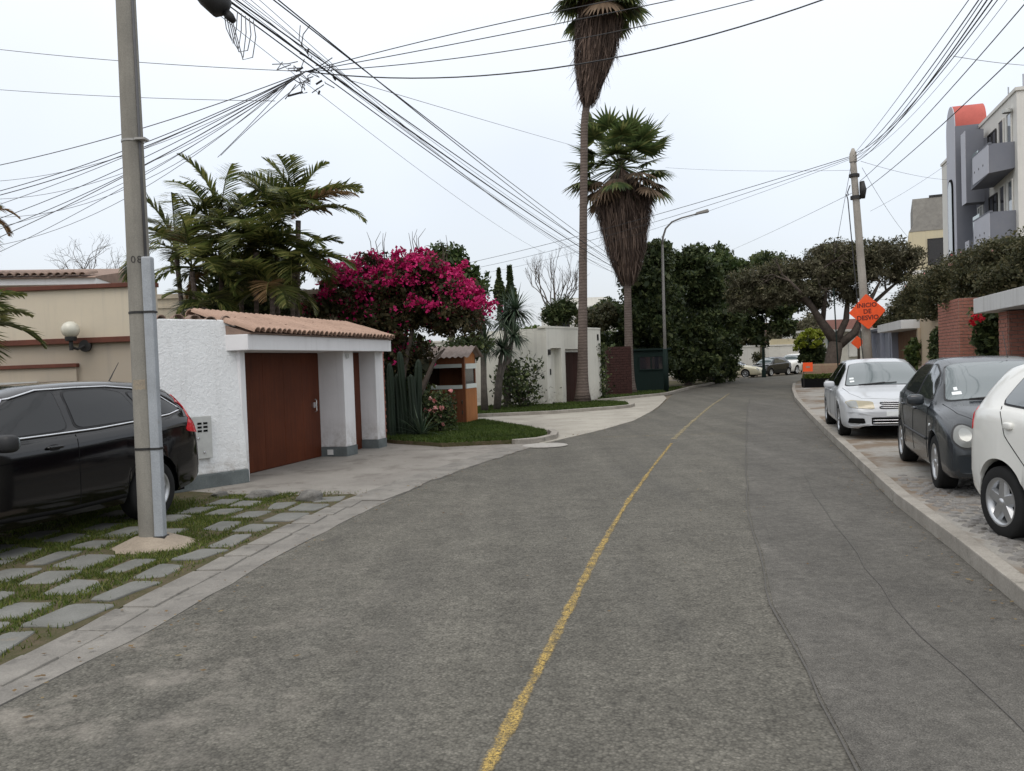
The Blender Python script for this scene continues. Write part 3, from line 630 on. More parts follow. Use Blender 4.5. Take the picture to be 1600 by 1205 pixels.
# ================================================================== left utility pole
t = thing('utility_pole', 'tall tapered grey concrete utility pole with metal conduit beside the black SUV', 'utility pole', (-3.63, 8.1, 0))
t.rotation_euler = (rad(-.3), rad(-.2), 0)
mb = MB(); mb.lathe([(.118, 0), (.115, 1), (.093, 5), (.075, 9.5), (.0, 9.5)], 28); mb.build('shaft', 'pole_concrete', t, True)
mb = MB(); cnd = [(.16, -.05)]
mb.box(.07, .165, -.11, -.015, .10, 2.86); mb.build('conduit', 'galvanised', t, bevel=.018)
mb = MB(); mb.tube([(.098, -.055, 2.8), (.09, -.05, 4.2), (.078, -.04, 7.), (.07, -.03, 9.4)], .014, 8); mb.build('riser_pipe', 'cable_grey', t, True)
mb = MB(); mb.box(.065, .18, -.13, -.005, .03, .12); mb.build('conduit_shoe', 'black_iron', t, bevel=.008)
for z, r in ((.98, .1155), (2.32, .108), (4.0, .0985)):
    mb = MB(); mb.lathe([(r + .001, z - .012), (r + .006, z - .010), (r + .006, z + .010), (r + .001, z + .012)], 28)
    mb.box(.07, .171, -.117, -.015, z - .010, z + .010); mb.build('band', 'black_iron' if z < 3 else 'steel_band', t)
mb = MB(); pr = random.Random(3); ring = []
for k in range(18):
    q = 2 * math.pi * k / 18; r = .42 + pr.uniform(-.06, .06) + .06 * math.cos(q); ring.append((r * math.cos(q), r * math.sin(q)))
n = 18; mb.add([(x, y, 0.0) for x, y in ring] + [(x * .8, y * .8, .035) for x, y in ring] + [(x * .36, y * .36, .115) for x, y in ring],
    [(i, (i + 1) % n, n + (i + 1) % n, n + i) for i in range(n)] + [(n + i, n + (i + 1) % n, 2 * n + (i + 1) % n, 2 * n + i) for i in range(n)] + [tuple(range(2 * n, 3 * n))])
mb.build('footing', 'footing', t, True)
mb = MB()
rough_mat('torn_paper', (.36, .30, .22), (.24, .21, .17), 20, .9, 60, .3, .004)
for k in range(6):
    q = rad(-128 + k * 11); q2 = rad(-128 + (k + 1) * 11); r = .1135
    mb.add([(r * math.cos(q), r * math.sin(q), 1.56 + .01 * (k % 2)), (r * math.cos(q2), r * math.sin(q2), 1.56 + .01 * ((k + 1) % 2)), (r * math.cos(q2), r * math.sin(q2), 1.66), (r * math.cos(q), r * math.sin(q), 1.66)], [(0, 1, 2, 3)])
mb.build('torn_poster', 'torn_paper', t, fix=False)
def text(body, size, mat, parent, loc, rot, name='lettering', ext=.002, align='CENTER', bold=0.):
    c = bpy.data.curves.new(name, 'FONT'); c.body = body; c.size = size; c.extrude = ext; c.align_x = align; c.align_y = 'CENTER'; c.offset = bold
    c.resolution_u = 3; tmp = bpy.data.objects.new(name, c); COL.objects.link(tmp); bpy.context.view_layer.update()
    me = bpy.data.meshes.new_from_object(tmp.evaluated_get(bpy.context.evaluated_depsgraph_get())); bpy.data.objects.remove(tmp); bpy.data.curves.remove(c); me.materials.clear(); me.materials.append(M(mat))
    o = bpy.data.objects.new(name, me); COL.objects.link(o); o.location = loc; o.rotation_euler = rot
    if parent: o.parent = parent
    return o
text('0', .10, 'pole_ink', t, (.106 * math.cos(rad(-92)), .106 * math.sin(rad(-92)), 2.83), (rad(90), 0, rad(-2)), 'painted_number')
text('8', .10, 'pole_ink', t, (.106 * math.cos(rad(-60)), .106 * math.sin(rad(-60)), 2.83), (rad(90), 0, rad(35)), 'painted_number')

# ================================================================== cream boundary wall on the left
t = thing('boundary_wall', 'cream rendered wall with dark red bands behind the black SUV', 'wall', (-6.5, 14.95, 0), rad(-3.5))
MB().box(-9, 0, 0, .22, 2.38, 3.32).build('upper_wall', 'cream_wall', t)
MB().box(-9, 0, .06, .22, 0, 2.38).build('lower_wall', 'cream_lower', t)
MB().box(-9, .02, -.07, .26, 3.32, 3.40).build('coping', 'trim_brown', t, bevel=.01)
MB().box(-9, .0, -.05, .02, 2.33, 2.43).build('band', 'trim_brown', t, bevel=.008)
MB().box(-9, -1.45, -.05, .055, 1.90, 1.97).build('band', 'trim_brown', t, bevel=.008)
MB().box(-9, -1.48, -.005, .06, 0, 1.90).build('raised_panel', 'cream_lower', t)
w_ = window(t, -4.1, -2.2, 1.0, 1.66, -.012, -1, 'meter_box', 'dark_window', 2, .05, .05)
t = thing('wall_lamp', 'round glass globe lamp on a black bracket on the cream wall', 'lamp', (-7.9, 14.98, 2.28))
bm = bmesh.new(); bmesh.ops.create_uvsphere(bm, u_segments=24, v_segments=14, radius=.155); me = bpy.data.meshes.new('globe'); bm.to_mesh(me); bm.free(); me.polygons.foreach_set('use_smooth', [True] * len(me.polygons))
gl_ = link('globe', me, 'globe_glass', t); gl_.location = (0, -.22, .29)
mb = MB(); mb.lathe([(0, .09), (.09, .09), (.10, .13), (.10, .16), (.0, .16)], 18, c=(0, -.22, 0)); mb.build('collar', 'black_iron', t, 'auto')
mb = MB(); mb.tube([(0, -.22, .1), (0, -.22, -.08)], .035, 10); mb.tube([(0, -.22, -.02), (.06, -.12, -.06), (.12, -.02, 0)], .025, 8); mb.build('bracket', 'black_iron', t)
mb = MB(); mb.lathe([(0, 0), (.11, 0), (.11, -.05), (0, -.06)], 20, 'y', (.13, .045, .0)); mb.build('backplate', 'black_iron', t, 'auto')
# tiled house eave behind the cream wall
t = thing('tiled_house', 'house with white eave and old clay roof tiles behind the cream wall', 'house', (-14.9, 22, .22), rad(10.5))
MB().box(-8, 3.2, .35, 6, 0, 4.05).build('wall', 'cream_lower', t)
MB().box(-8, 3.6, 0, 6, 4.05, 4.22).build('eave', 'white_smooth', t)
roof = MB().xprism([(-.1, 4.222), (6, 4.222), (6, 5.2), (-.02, 4.262)], -8, 3.62).build('roof', 'terracotta_old', t)
tile_field(roof, -7.0, 3.6, -.16, 4.265, rad(9), 3, .20, tile_meshes(.46, .09, .078, 'terracotta_old'), 4)
# pale parapet seen behind the white garage
t = thing('parapet_building', 'plain cream parapet with a ledge rising behind the white garage wall', 'building', (-8.2, 20, 0), rad(2))
MB().box(-1.2, 4, 0, 3, 0, 3.55).build('wall', 'cream_wall', t); MB().box(-1.25, 4.05, -.05, 3.05, 3.55, 3.66).build('coping', 'cream_wall', t); MB().box(-1.22, 4.02, -.03, -.002, 3.32, 3.38).build('ledge', 'cream_wall', t)

# ================================================================== white garage
GA = math.atan2(.963, .27)
t = thing('white_garage', 'white rendered garage entrance with red-brown doors and a clay tile canopy', 'garage', (-4.1, 12.5, 0), GA)
# local x runs away along the street front, local y away from the road
flank = Vector((math.cos(-GA) * -.62 - math.sin(-GA) * -.70, math.sin(-GA) * -.62 + math.cos(-GA) * -.70))   # direction of the splayed wall in local axes
fl = flank.normalized(); fn = Vector((-fl.y, fl.x)); L_ = 1.5
def wedge(z0, z1, out, b0, b1, mat, name, Lx=L_, base=.0, top=.0):
    """splayed wall; leans in a little towards the top"""
    p0 = Vector((0, 0)); p1 = fl * Lx; th = .24; nn = -fn if fn.dot(Vector((0, 1))) < 0 else fn
    mb = MB()
    def ring(o): return [p0 - nn * o + fl * (-o * .3), p1 - nn * o, p1 + nn * th, p0 + nn * (th) + Vector((0, 0))]
    a = ring(base); b = ring(top); mb.add([(q.x, q.y, z0) for q in a] + [(q.x, q.y, z1) for q in b], [(3, 2, 1, 0), (4, 5, 6, 7), (0, 1, 5, 4), (1, 2, 6, 5), (2, 3, 7, 6), (3, 0, 4, 7)])
    return mb.build(name, mat, t, bevel=.02)
wedge(.22, 2.50, 0, 0, 0, 'white_stucco', 'splayed_wall', base=.03, top=-.10)
wedge(0, .222, 0, 0, 0, 'plinth', 'plinth', base=.05, top=.045)
nn_ = -fn if fn.dot(Vector((0, 1))) < 0 else fn
# return of the wall along the street up to the garage opening
MB().box(-.02, .10, .02, .62, .0, 2.3).build('jamb', 'white_smooth', t)
dr_ = MB().box(.10, 3.30, .55, .62, .012, 2.02).build('garage_door', 'door_wood', t)
for k in range(5):
    x = .10 + (k + .5) * .64; MB().box(x - .3185, x + .3185, .535, .549, .03, 2.0).build('door_board', 'door_wood', dr_, bevel=.006)
MB().box(2.98, 3.06, .49, .534, .98, 1.08).build('lock_plate', 'chrome', dr_)
mb = MB(); mb.tube([(3.02, .49, .90), (3.02, .45, .92), (3.02, .45, 1.12), (3.02, .49, 1.14)], .012, 6); mb.build('pull_handle', 'chrome', dr_)
MB().box(3.30, 3.72, 0, .75, .20, 2.05).build('pillar', 'white_smooth', t, bevel=.012)
MB().box(3.285, 3.735, -.015, .76, 0, .20).build('plinth', 'plinth', t, bevel=.006)
MB().box(3.27, 3.284, .28, .40, .05, .15).build('vent_cover', 'white_paint', t)
pd = MB().box(3.72, 4.70, .36, .42, .012, 2.02).build('entrance_door', 'door_wood', t)
MB().box(3.80, 4.62, .345, .359, .08, 1.95).build('door_panel', 'door_wood', pd, bevel=.008); mb = MB(); mb.lathe([(0, -.05), (.03, -.045), (.03, -.01), (.02, 0)], 12, 'y', (3.9, .345, 1.0)); mb.build('knob', 'chrome', pd)
MB().box(4.70, 5.08, -.01, .60, .20, 2.05).build('pillar', 'white_smooth', t, bevel=.012)
MB().box(4.685, 5.095, -.025, .61, 0, .20).build('plinth', 'plinth', t, bevel=.006)
MB().box(3.40, 3.5, -.025, -.002, 1.9, 1.98).build('doorbell', 'meter_box', t)
MB().box(-.16, 5.06, -.22, .66, 2.03, 2.27).build('fascia_beam', 'white_smooth', t, bevel=.01)
MB().box(.10, 4.7, .43, .75, 2.022, 2.20).build('lintel', 'white_smooth', t)
sl = rad(17)
roof = MB().xprism([(-.26, 2.274), (.82, 2.274), (.82, 2.274 + 1.10 * math.tan(sl)), (-.26, 2.285)], -.14, 5.06).build('roof', 'terracotta_old', t)
tile_field(roof, -.16, 5.10, -.33, 2.285, sl, 3, .152, tile_meshes(.44, .078, .066), 7)
mb = MB(); me = tile_meshes(.44, .10, .085)
for k in range(13):
    o = link('ridge_tile', me, None, roof); o.location = (-.1 + k * .38, .80, 2.60); o.rotation_euler = (0, 0, rad(-90)); o.rotation_euler.x = rad(2)
# broken old tiles along the top of the splayed wall
rr = random.Random(9); me = tile_meshes(.40, .085, .07, 'terracotta_old')
for k in range(5):
    p = fl * (.16 + k * .25) + nn_ * .12; o = link('coping_tile', me, None, t); o.location = (p.x, p.y, 2.505 + rr.uniform(-.02, .015)); o.rotation_euler = (rr.uniform(-.1, .1), rr.uniform(-.15, .15), math.atan2(nn_.y, nn_.x) - rad(90) + rr.uniform(-.3, .3)); o.scale = (1, .6, .8)
MB().box(5.08, 5.9, .35, .55, 0, 2.3).build('end_wall', 'brick_red', t)
bricks(t, 5.1, 5.9, .25, 2.3, .345, .22, .06, .016, .012, seed=5)
# meter boxes on the splayed wall
for nm, s0, lab in (('meter_box', .60, 'grey metal meter box with vents on the white splayed wall'), ('meter_box', 1.02, 'grey metal meter box half hidden behind the black SUV tail')):
    p = fl * (s0 + .15) - nn_ * .03; m_ = thing(nm, lab, 'meter box', (0, 0, 0))
    wp = Matrix.Rotation(GA, 3, 'Z') @ Vector((p.x, p.y, 0)); m_.location = (wp.x - 4.1, wp.y + 12.5, .46)
    wl = Matrix.Rotation(GA, 3, 'Z') @ Vector((-fl.x, -fl.y, 0)); m_.rotation_euler = (0, 0, math.atan2(wl.y, wl.x))
    MB().box(-.17, .17, -.045, .02, 0, .62).build('case', 'meter_box', m_, bevel=.006)
    for k in range(3):
        for a in (-.02, .07): MB().box(a - .032, a + .032, -.05, -.046, .50 - k * .055, .53 - k * .055).build('vent_slot', 'dark_void', m_)
    mb = MB(); mb.lathe([(0, -.062), (.018, -.06), (.018, -.045)], 10, 'y', (-.05, 0, .30)); mb.build('lock', 'chrome', m_)
    mb = MB(); mb.lathe([(0, -.062), (.016, -.06), (.016, -.045)], 10, 'y', (.04, 0, .09)); mb.build('lock', 'chrome', m_)

# ================================================================== wooden guard booth
t = thing('guard_booth', 'small wooden guard booth with pale bands and corrugated roof on the lawn', 'booth', (-1.28, 22.3, .06), rad(-16))
w, d_ = 1.16, .95   # local x along the brown face (to the left), y away
def boards(x0, x1, y, z0, z1, n, mat, axis='x', name='board', th=.02, out=-1):
    for k in range(n):
        a = x0 + (x1 - x0) * k / n + .002; b = x0 + (x1 - x0) * (k + 1) / n - .002
        if axis == 'x': MB().box(a, b, y + (out * th if out < 0 else 0), y + (0 if out < 0 else th), z0, z1).build(name, mat, t)
        else: MB().box(y, y + th, a, b, z0, z1).build(name, mat, t)
MB().box(-w, 0, 0, .05, 0, .98).build('front_panel', 'booth_brown', t); boards(-w, -.06, 0, .02, .97, 6, 'booth_brown')
MB().box(-.05, 0, .05, d_, 0, .98).build('side_panel', 'booth_wood', t); boards(.01, d_, .0, .02, .97, 4, 'booth_wood', 'y', th=.018)
for x, y in ((-w, 0), (-.07, -.012), (-w, d_ - .07), (-.07, d_ - .07)): MB().box(x, x + .07, y, y + .07, .0, 1.88).build('corner_post', 'booth_brown', t)
MB().box(-w + .07, -.07, -.03, .04, .98, 1.08).build('sill', 'booth_pale', t); MB().box(-.06, .03, .06, d_ - .02, .98, 1.10).build('sill', 'booth_pale', t)
MB().box(-w + .07, -.07, -.02, .04, 1.56, 1.66).build('header', 'booth_pale', t); MB().box(-.06, .03, .06, d_ - .02, 1.52, 1.66).build('header', 'booth_pale', t)
MB().box(-w + .07, -.07, 0, .05, 1.66, 1.88).build('upper_panel', 'booth_brown', t); MB().box(-.05, .0, .06, d_ - .07, 1.66, 1.88).build('upper_panel', 'booth_wood', t)
MB().add([(-.052, 0, 1.88), (-.052, d_, 1.88), (-.052, d_ / 2, 2.12), (.002, 0, 1.88), (.002, d_, 1.88), (.002, d_ / 2, 2.12)], [(0, 1, 2), (3, 4, 5), (0, 1, 4, 3), (1, 2, 5, 4), (2, 0, 3, 5)]).build('gable', 'booth_wood', t)
MB().box(-w, -.05, d_ - .05, d_, 0, 1.88).build('back_panel', 'booth_brown', t); MB().box(-w, -w + .05, .05, d_ - .05, 0, 1.0).build('side_panel', 'booth_brown', t)
MB().box(-w + .07, -.06, .06, d_ - .06, .02, .06).build('floor_board', 'booth_brown', t)
MB().box(-w + .07, -w + .09, .07, d_ - .07, 1.08, 1.56).build('pane', 'tinted_glass', t)
MB().box(-.03, -.024, .07, d_ - .07, 1.10, 1.52).build('pane', 'side_glass', t)
for sgn in (-1, 1):
    v = []; f = []; n = 40
    for i in range(n + 1):
        x = -w - .15 + (w + .35) * i / n; o = .022 * math.sin(i * math.pi / 2.2)
        for s in (0, 1):
            yy = d_ / 2 + sgn * s * (d_ / 2 + .16); zz = 2.15 - s * .31; v.append((x, yy, zz + o)); 
    for i in range(n): f.append((2 * i, 2 * i + 1, 2 * i + 3, 2 * i + 2))
    MB().add(v, f).build('roof_sheet', 'corrugated', t, True)
for z in (.34, .62): MB().box(-.10, -.075, -.032, -.022, z - .05, z + .05).build('hinge', 'chrome', t)

# ================================================================== pale corner house beyond the side street
t = thing('corner_house', 'low pale house wall with a dark brown garage door at the corner', 'house', (1.32, 30.45, 0), math.atan2(.835, .55))
# local x away along the street, y to the left
E_ = 4.4
def wall_with_holes(parent, x0, x1, z0, z1, y0, y1, holes, mat, name='wall'):
    mb = MB(); xs = x0
    for (a, b, h) in holes:
        mb.box(xs, a, y0, y1, z0, z1); mb.box(a, b, y0, y1, h, z1); xs = b
    mb.box(xs, x1, y0, y1, z0, z1); return mb.build(name, mat, parent)
wall_with_holes(t, 0, E_, 0, 2.95, 0, .3, [(.3, 1.1, 2.2), (1.4, 3.2, 2.15)], 'pale_wall', 'street_wall')
MB().box(.3, 1.1, .3, .36, 0, 2.2).build('entrance_recess', 'pale_wall', t)
gd = MB().box(1.4, 3.2, .25, .3, .02, 2.15).build('garage_door', 'dark_door', t)
for k in range(5): MB().box(1.4 + k * .36 + .006, 1.4 + (k + 1) * .36 - .006, .235, .249, .05, 2.12).build('door_board', 'dark_door', gd)
MB().box(1.4, 3.2, .19, .234, 2.04, 2.13).build('door_track', 'white_paint', t)
MB().box(-.05, 4.4, -.02, .34, 2.95, 3.02).build('coping', 'pale_wall', t)
MB().box(.1, .22, -.06, -.002, 1.95, 2.15).build('door_light', 'black_iron', t); MB().box(.2, .26, -.03, -.002, 1.2, 1.42).build('intercom', 'black_iron', t)
MB().box(4.1, 4.2, -.03, -.002, 2.5, 2.75).build('number_plate', 'dark_void', t)
MB().box(0, .3, .3, 3.0, 0, 2.95).build('corner_wall', 'pale_wall', t)
t2 = thing('garden_wall', 'long pale garden wall with a flat top behind the yuccas', 'wall', (1.2, 30.9, 0), math.pi)
MB().box(0, 9, -.28, 0, 0, 2.55).build('wall', 'pale_wall', t2); MB().box(.0, 9, -.32, .04, 2.55, 2.62).build('coping', 'pale_wall', t2)
t3 = thing('brick_wall', 'red brick wall, colour darkened for tree shade, between the corner house and the smaller palm', 'wall', (4.25, 36.6, 0), rad(8))
MB().box(0, 1.15, 0, .25, 0, 2.25).build('core', 'brick_shaded', t3); bricks(t3, 0, 1.15, .1, 2.25, -.005, .30, .09, .018, .015, 'brick_shaded', seed=8, limit=200)
# far cream house seen over the corner house
t = thing('far_cream_house', 'distant cream house with flat roof above the corner house', 'house', (2.5, 62, 0))
MB().box(.2, 5.5, 0, 8, 0, 5.6).build('wall', 'far_white', t); MB().box(.1, 5.7, -.2, 8.2, 5.6, 5.8).build('roof_slab', 'far_white', t); window(t, .6, 2.0, 4.1, 5.1, -.01, -1, 'black_iron', 'dark_window', 1, .06)
MB().box(1.8, 5.2, 1, 5, 5.8, 6.5).build('rooftop_room', 'far_white', t)

# ================================================================== street lamp and green booth
t = thing('street_lamp', 'tall curved-arm street lamp with a green base in front of the dark trees', 'street lamp', (7.28, 38.7, 0))
mb = MB(); pts = [(0, 0, 0), (0, 0, 4), (.02, 0, 7.0)]; 
mb.tube(pts, [.085, .07, .055], 10); mb.tube([(.02, 0, 7.0), (.06, 0, 7.35), (.2, 0, 7.75), (.5, 0, 8.05), (.95, 0, 8.22), (1.65, 0, 8.38)], [.055, .05, .045, .04, .036, .034], 10); mb.build('pole', 'lamp_post', t, True)
MB().tube([(0, 0, 0), (0, 0, 2.1)], [.11, .10], 12).build('base_sleeve', 'green_paint', t, True)
mb = MB(); mb.add([(1.6, -.10, 8.34), (1.6, .10, 8.34), (2.25, .13, 8.44), (2.25, -.13, 8.44), (1.65, -.07, 8.46), (1.65, .07, 8.46), (2.2, .08, 8.60), (2.2, -.08, 8.60)],
    [(3, 2, 1, 0), (4, 5, 6, 7), (0, 1, 5, 4), (1, 2, 6, 5), (2, 3, 7, 6), (3, 0, 4, 7)]); mb.build('lamp_head', 'lamp_post', t, bevel=.03)
t = thing('green_booth', 'dark green metal sentry booth under the trees beside the street lamp', 'booth', (6.1, 39.9, .06))
MB().box(-.2, 1.55, 0, 1.3, 0, 2.0).build('body', 'green_paint', t, bevel=.02); MB().box(-.3, 1.7, -.12, 1.4, 2.0, 2.1).build('roof', 'green_paint', t, bevel=.02)
window(t, .1, 1.3, 1.05, 1.75, -.01, -1, 'green_paint', 'dark_window', 1, .05); MB().box(1.38, 1.43, -.03, -.002, 1.0, 1.8).build('handle', 'chrome', t)

# ================================================================== far end of the street
t = thing('far_garden_wall', 'long white wall with stone ball finials at the end of the street', 'wall', (17.0, 70, 0), rad(8))
MB().box(-4, 8.2, 0, .3, 0, 2.35).build('wall', 'far_white', t); MB().box(-4.1, 8.3, -.06, .36, 2.35, 2.47).build('coping', 'far_white', t)
for k, x in enumerate((-2.6, -.9, .55, 2.2)):
    bm = bmesh.new(); bmesh.ops.create_uvsphere(bm, u_segments=14, v_segments=9, radius=.22); me = bpy.data.meshes.new('ball_finial'); bm.to_mesh(me); bm.free(); me.polygons.foreach_set('use_smooth', [True] * len(me.polygons))
    o = link('ball_finial', me, 'far_white', t); o.location = (x, .15, 2.86); mb = MB(); mb.lathe([(.16, 2.47), (.16, 2.5), (.08, 2.55), (.08, 2.7)], 12, c=(x, .15, 0)); mb.build('finial_base', 'far_white', t)
MB().box(5.5, 8.25, .02, .28, 2.47, 2.95).build('raised_panel', 'apartment_cream', t)
t = thing('far_house', 'dark brown house half hidden by trees past the end of the white wall', 'house', (27.5, 78, 0), rad(-15))
MB().box(-3, 6, 0, 6, 0, 3.6).build('wall', 'trim_brown', t); MB().xprism([(-.6, 3.6), (6.6, 3.6), (3, 4.8)], -3.5, 6.5).build('roof', 'trim_brown', t); window(t, -1.5, .8, 1, 2.4, -.01, -1, 'black_iron', 'dark_window', 1, .07)
t = thing('green_post', 'slim dark green lamp post at the far bend beside the black car', 'lamp post', (18.35, 59.6, 0))
mb = MB(); mb.lathe([(.16, 0), (.16, .5), (.11, .6), (.09, 2), (.075, 6.2), (0, 6.2)], 12); mb.build('post', 'green_paint', t, True); MB().tube([(0, 0, 6.1), (.4, -.3, 6.5), (1.2, -.8, 6.6)], .05, 8).build('arm', 'green_paint', t); MB().box(1.0, 1.6, -1.05, -.7, 6.55, 6.7).build('lamp_head', 'green_paint', t)
# brick planter with plywood sign board on the right-hand kerb nose
t = thing('planter_box', 'low dark planter with a clipped hedge and painted brick back on the kerb nose', 'planter', (13.05, 36.6, .105), rad(-14))
mb = MB(); mb.add([(0, 0, 0), (1.7, 0, 0), (1.7, 1.0, 0), (0, 1.0, 0), (-.03, -.03, .42), (1.73, -.03, .42), (1.73, 1.03, .42), (-.03, 1.03, .42)], [(3, 2, 1, 0), (4, 5, 6, 7), (0, 1, 5, 4), (1, 2, 6, 5), (2, 3, 7, 6), (3, 0, 4, 7)]); mb.build('trough', 'dark_void', t)
rough_mat('planter_brick', (.33, .20, .15), (.36, .29, .19), 3, .9, 40, .3, .01)
MB().box(.02, 1.7, .72, .98, .4, 1.06).build('brick_back', 'planter_brick', t); mb = MB()
bricks(t, .05, 1.68, .45, 1.04, .715, .26, .085, .018, .012, 'planter_brick', seed=12)
rng = np.random.default_rng(31)
P = np.c_[rng.uniform(.0, 1.72, 2600), rng.uniform(-.02, .72, 2600), rng.uniform(.3, .62, 2600)]
quads_mesh('hedge', leaves(rng, P, .075, .6), 'leaf_hedge', t)
t = thing('orange_plate', 'small square orange road-work plate fixed to the planter corner', 'sign', (13.0, 36.5, .85), rad(-8))
MB().box(-.02, .40, -.03, 0, 0, .40).build('plate', 'sign_orange', t, bevel=.004); MB().box(.10, .28, -.035, -.031, .16, .24).build('marking', 'terracotta', t); MB().box(.0, .03, 0, .03, -.75, .4).build('stake', 'black_iron', t)

# ================================================================== right-hand utility pole with the diversion sign
PX = at(1351, 460, 24.5)
t = thing('utility_pole', 'slender weathered concrete pole carrying the orange diversion sign', 'utility pole', (PX.x + .12, 24.5, .1))
mb = MB(); mb.tube([(0, 0, 0), (-.14, 0, 3), (-.36, 0, 7.0), (-.37, 0, 7.25)], [.135, .118, .095, .088], 14); mb.build('shaft', 'pole_pale', t, True)
mb = MB(); mb.lathe([(.11, 7.2), (.10, 7.45), (.04, 7.6), (0, 7.62)], 12, c=(-.37, 0, 0)); mb.build('cap', 'pole_pale', t, True)
mb = MB(); mb.lathe([(.135, 6.75), (.15, 6.76), (.15, 6.84), (.135, 6.85)], 14, c=(-.35, 0, 0)); mb.lathe([(.14, 6.1), (.15, 6.1), (.15, 6.2), (.14, 6.2)], 14, c=(-.32, 0, 0)); mb.build('band', 'black_iron', t)
mb = MB(); mb.tube([(-.17, -.1, 6.6), (-.15, -.12, 6.35), (-.16, -.1, 6.1)], [.07, .10, .07], 10); mb.build('splice_can', 'black_iron', t, True)
mb = MB(); mb.tube([(-.62, -.05, 6.25), (-.58, -.06, 6.1), (-.4, -.12, 3.2), (-.25, -.15, 1)], .015, 6); mb.tube([(-.52, -.1, 6.5), (-.6, -.1, 6.3), (-.58, -.1, 6.2)], .015, 6); mb.build('riser_cable', 'cable_black', t)
def diamond_sign(name, label, c, half, rz, words=None):
    s = thing(name, label, 'road sign', c, rz)
    s.rotation_euler = (0, rad(-3), rz)
    h = half; n = .06; mb = MB(); poly = [(0, -h), (h, 0), (0, h), (-h, 0)]
    pts = []
    for i, p in enumerate(poly):
        a = Vector(poly[i - 1]); b = Vector(poly[(i + 1) % 4]); p = Vector(p)
        pts += [p + (a - p) * n, p + (a - p) * n * .3 + (b - p) * n * .3, p + (b - p) * n]
    m = len(pts); mb.add([(q.x, -.012, q.y) for q in pts] + [(q.x, .0, q.y) for q in pts], [tuple(range(m)), tuple(range(2 * m - 1, m - 1, -1))] + [(i, (i + 1) % m, m + (i + 1) % m, m + i) for i in range(m)])
    mb.build('panel', 'sign_orange', s)
    if words:
        for w_, z, sz in words: text(w_, sz, 'sign_ink', s, (0, -.015, z), (rad(90), 0, 0), bold=.004)
    return s
c = at(1355, 487, 24.25); diamond_sign('road_sign', 'large orange diamond sign reading INICIO DE DESVIO on the pole', (c.x, 24.25, c.z), .53, rad(-6), (('INICIO', .185, .185), ('DE', .0, .185), ('DESVIO', -.185, .185)))
c = at(1340, 535, 52); t = thing('sign_post', 'thin brown post behind the diversion pole, holding the small diamond sign', 'post', (c.x + .1, 52.1, 0)); MB().tube([(0, 0, 0), (0, 0, 4.6)], .09, 8).build('shaft', 'bark', t, True)
diamond_sign('road_sign', 'small distant orange diamond sign below the large one', (c.x, 52, c.z), .42, rad(-4))
c = at(1311, 560, 26); t = thing('guy_pole', 'very thin dark green sign pole in front of the spreading tree', 'pole', (c.x, 26, .1)); MB().tube([(0, 0, 0), (-.12, 0, 3.6)], .022, 8).build('shaft', 'green_paint', t, True)

# ================================================================== right-hand boundary: brick piers, canopies, grey gates
WA = math.atan2(.958, .287)
t = thing('brick_boundary', 'red brick and render boundary wall with a white canopy behind the parked cars', 'wall', (9.7, 14, .1), WA)
# local x away from the viewer, y towards the street
MB().box(-4, 3.1, -.25, -.05, 0, 2.3).build('garage_door', 'dark_door', t)
MB().box(3.1, 3.75, -.3, .25, 0, 2.32).build('pier', 'mortar', t); bricks(t, 3.1, 3.75, .9, 2.32, .253, .25, .068, .015, .012, face=1, seed=1)
pr_ = thing('x', None, None); bpy.data.objects.remove(pr_)
def end_bricks(parent, x, y0, y1, z0, z1, seed):
    """bricks on a pier face that looks back at the viewer"""
    rr = random.Random(seed); me = MB().box(-.5, .5, -.5, .5, -.5, .5).mesh('brick'); me.materials.append(M('brick_red')); nz = int((z1 - z0) / .083)
    for j in range(nz):
        z = z0 + (j + .5) * (z1 - z0) / nz; y = y0 - (.12 if j % 2 else 0)
        while y < y1 - .02:
            a = max(y, y0) + .007; b = min(y + .25, y1) - .007; y += .25
            if b - a < .03: continue
            o = link('brick', me, None, parent); o.location = (x - rr.uniform(0, .005), (a + b) / 2, z); o.scale = (.024, b - a, .068)
end_bricks(t, 3.098, -.3, .25, .9, 2.32, 2)
MB().box(-4, 4.6, -.4, .55, 2.34, 2.68).build('canopy_slab', 'slab_white', t, bevel=.012)
MB().box(3.75, 7.2, -.3, -.1, 0, 2.55).build('rendered_wall', 'tan_wall', t)
MB().box(7.2, 9.6, -.3, .3, 0, 2.85).build('pier', 'mortar', t); bricks(t, 7.2, 9.6, .9, 2.85, .303, .25, .068, .015, .012, face=1, seed=3, limit=280); end_bricks(t, 7.198, -.3, .3, .9, 2.85, 4)
MB().box(9.6, 14.2, -.25, .02, 0, 2.6).build('rendered_wall', 'tan_wall', t)
MB().box(14.0, 19.6, -.3, .6, 2.28, 2.58).build('canopy_slab', 'slab_white', t, bevel=.012)
wd = MB().box(14.2, 19.4, -.25, -.15, 0, 2.28).build('garage_door', 'gate_wood', t)
for k in range(8): MB().box(14.2 + k * .65 + .01, 14.2 + (k + 1) * .65 - .01, -.149, -.125, .1, 2.2).build('door_board', 'gate_wood', wd)
MB().box(13.9, 14.2, -.3, .1, 0, 2.28).build('pier', 'tan_wall', t); MB().box(19.4, 19.8, -.3, .1, 0, 2.28).build('pier', 'grey_wall', t)
t = thing('grey_gate', 'blue-grey panelled gate and posts past the wooden garage door', 'gate', (9.7 + .287 * 19.9, 14 + .958 * 19.9, .1), WA)
for a, b in ((0, .35), (2.4, 2.75), (5.2, 5.6)): MB().box(a, b, -.3, .12, 0, 2.45).build('post', 'grey_wall', t, bevel=.015)
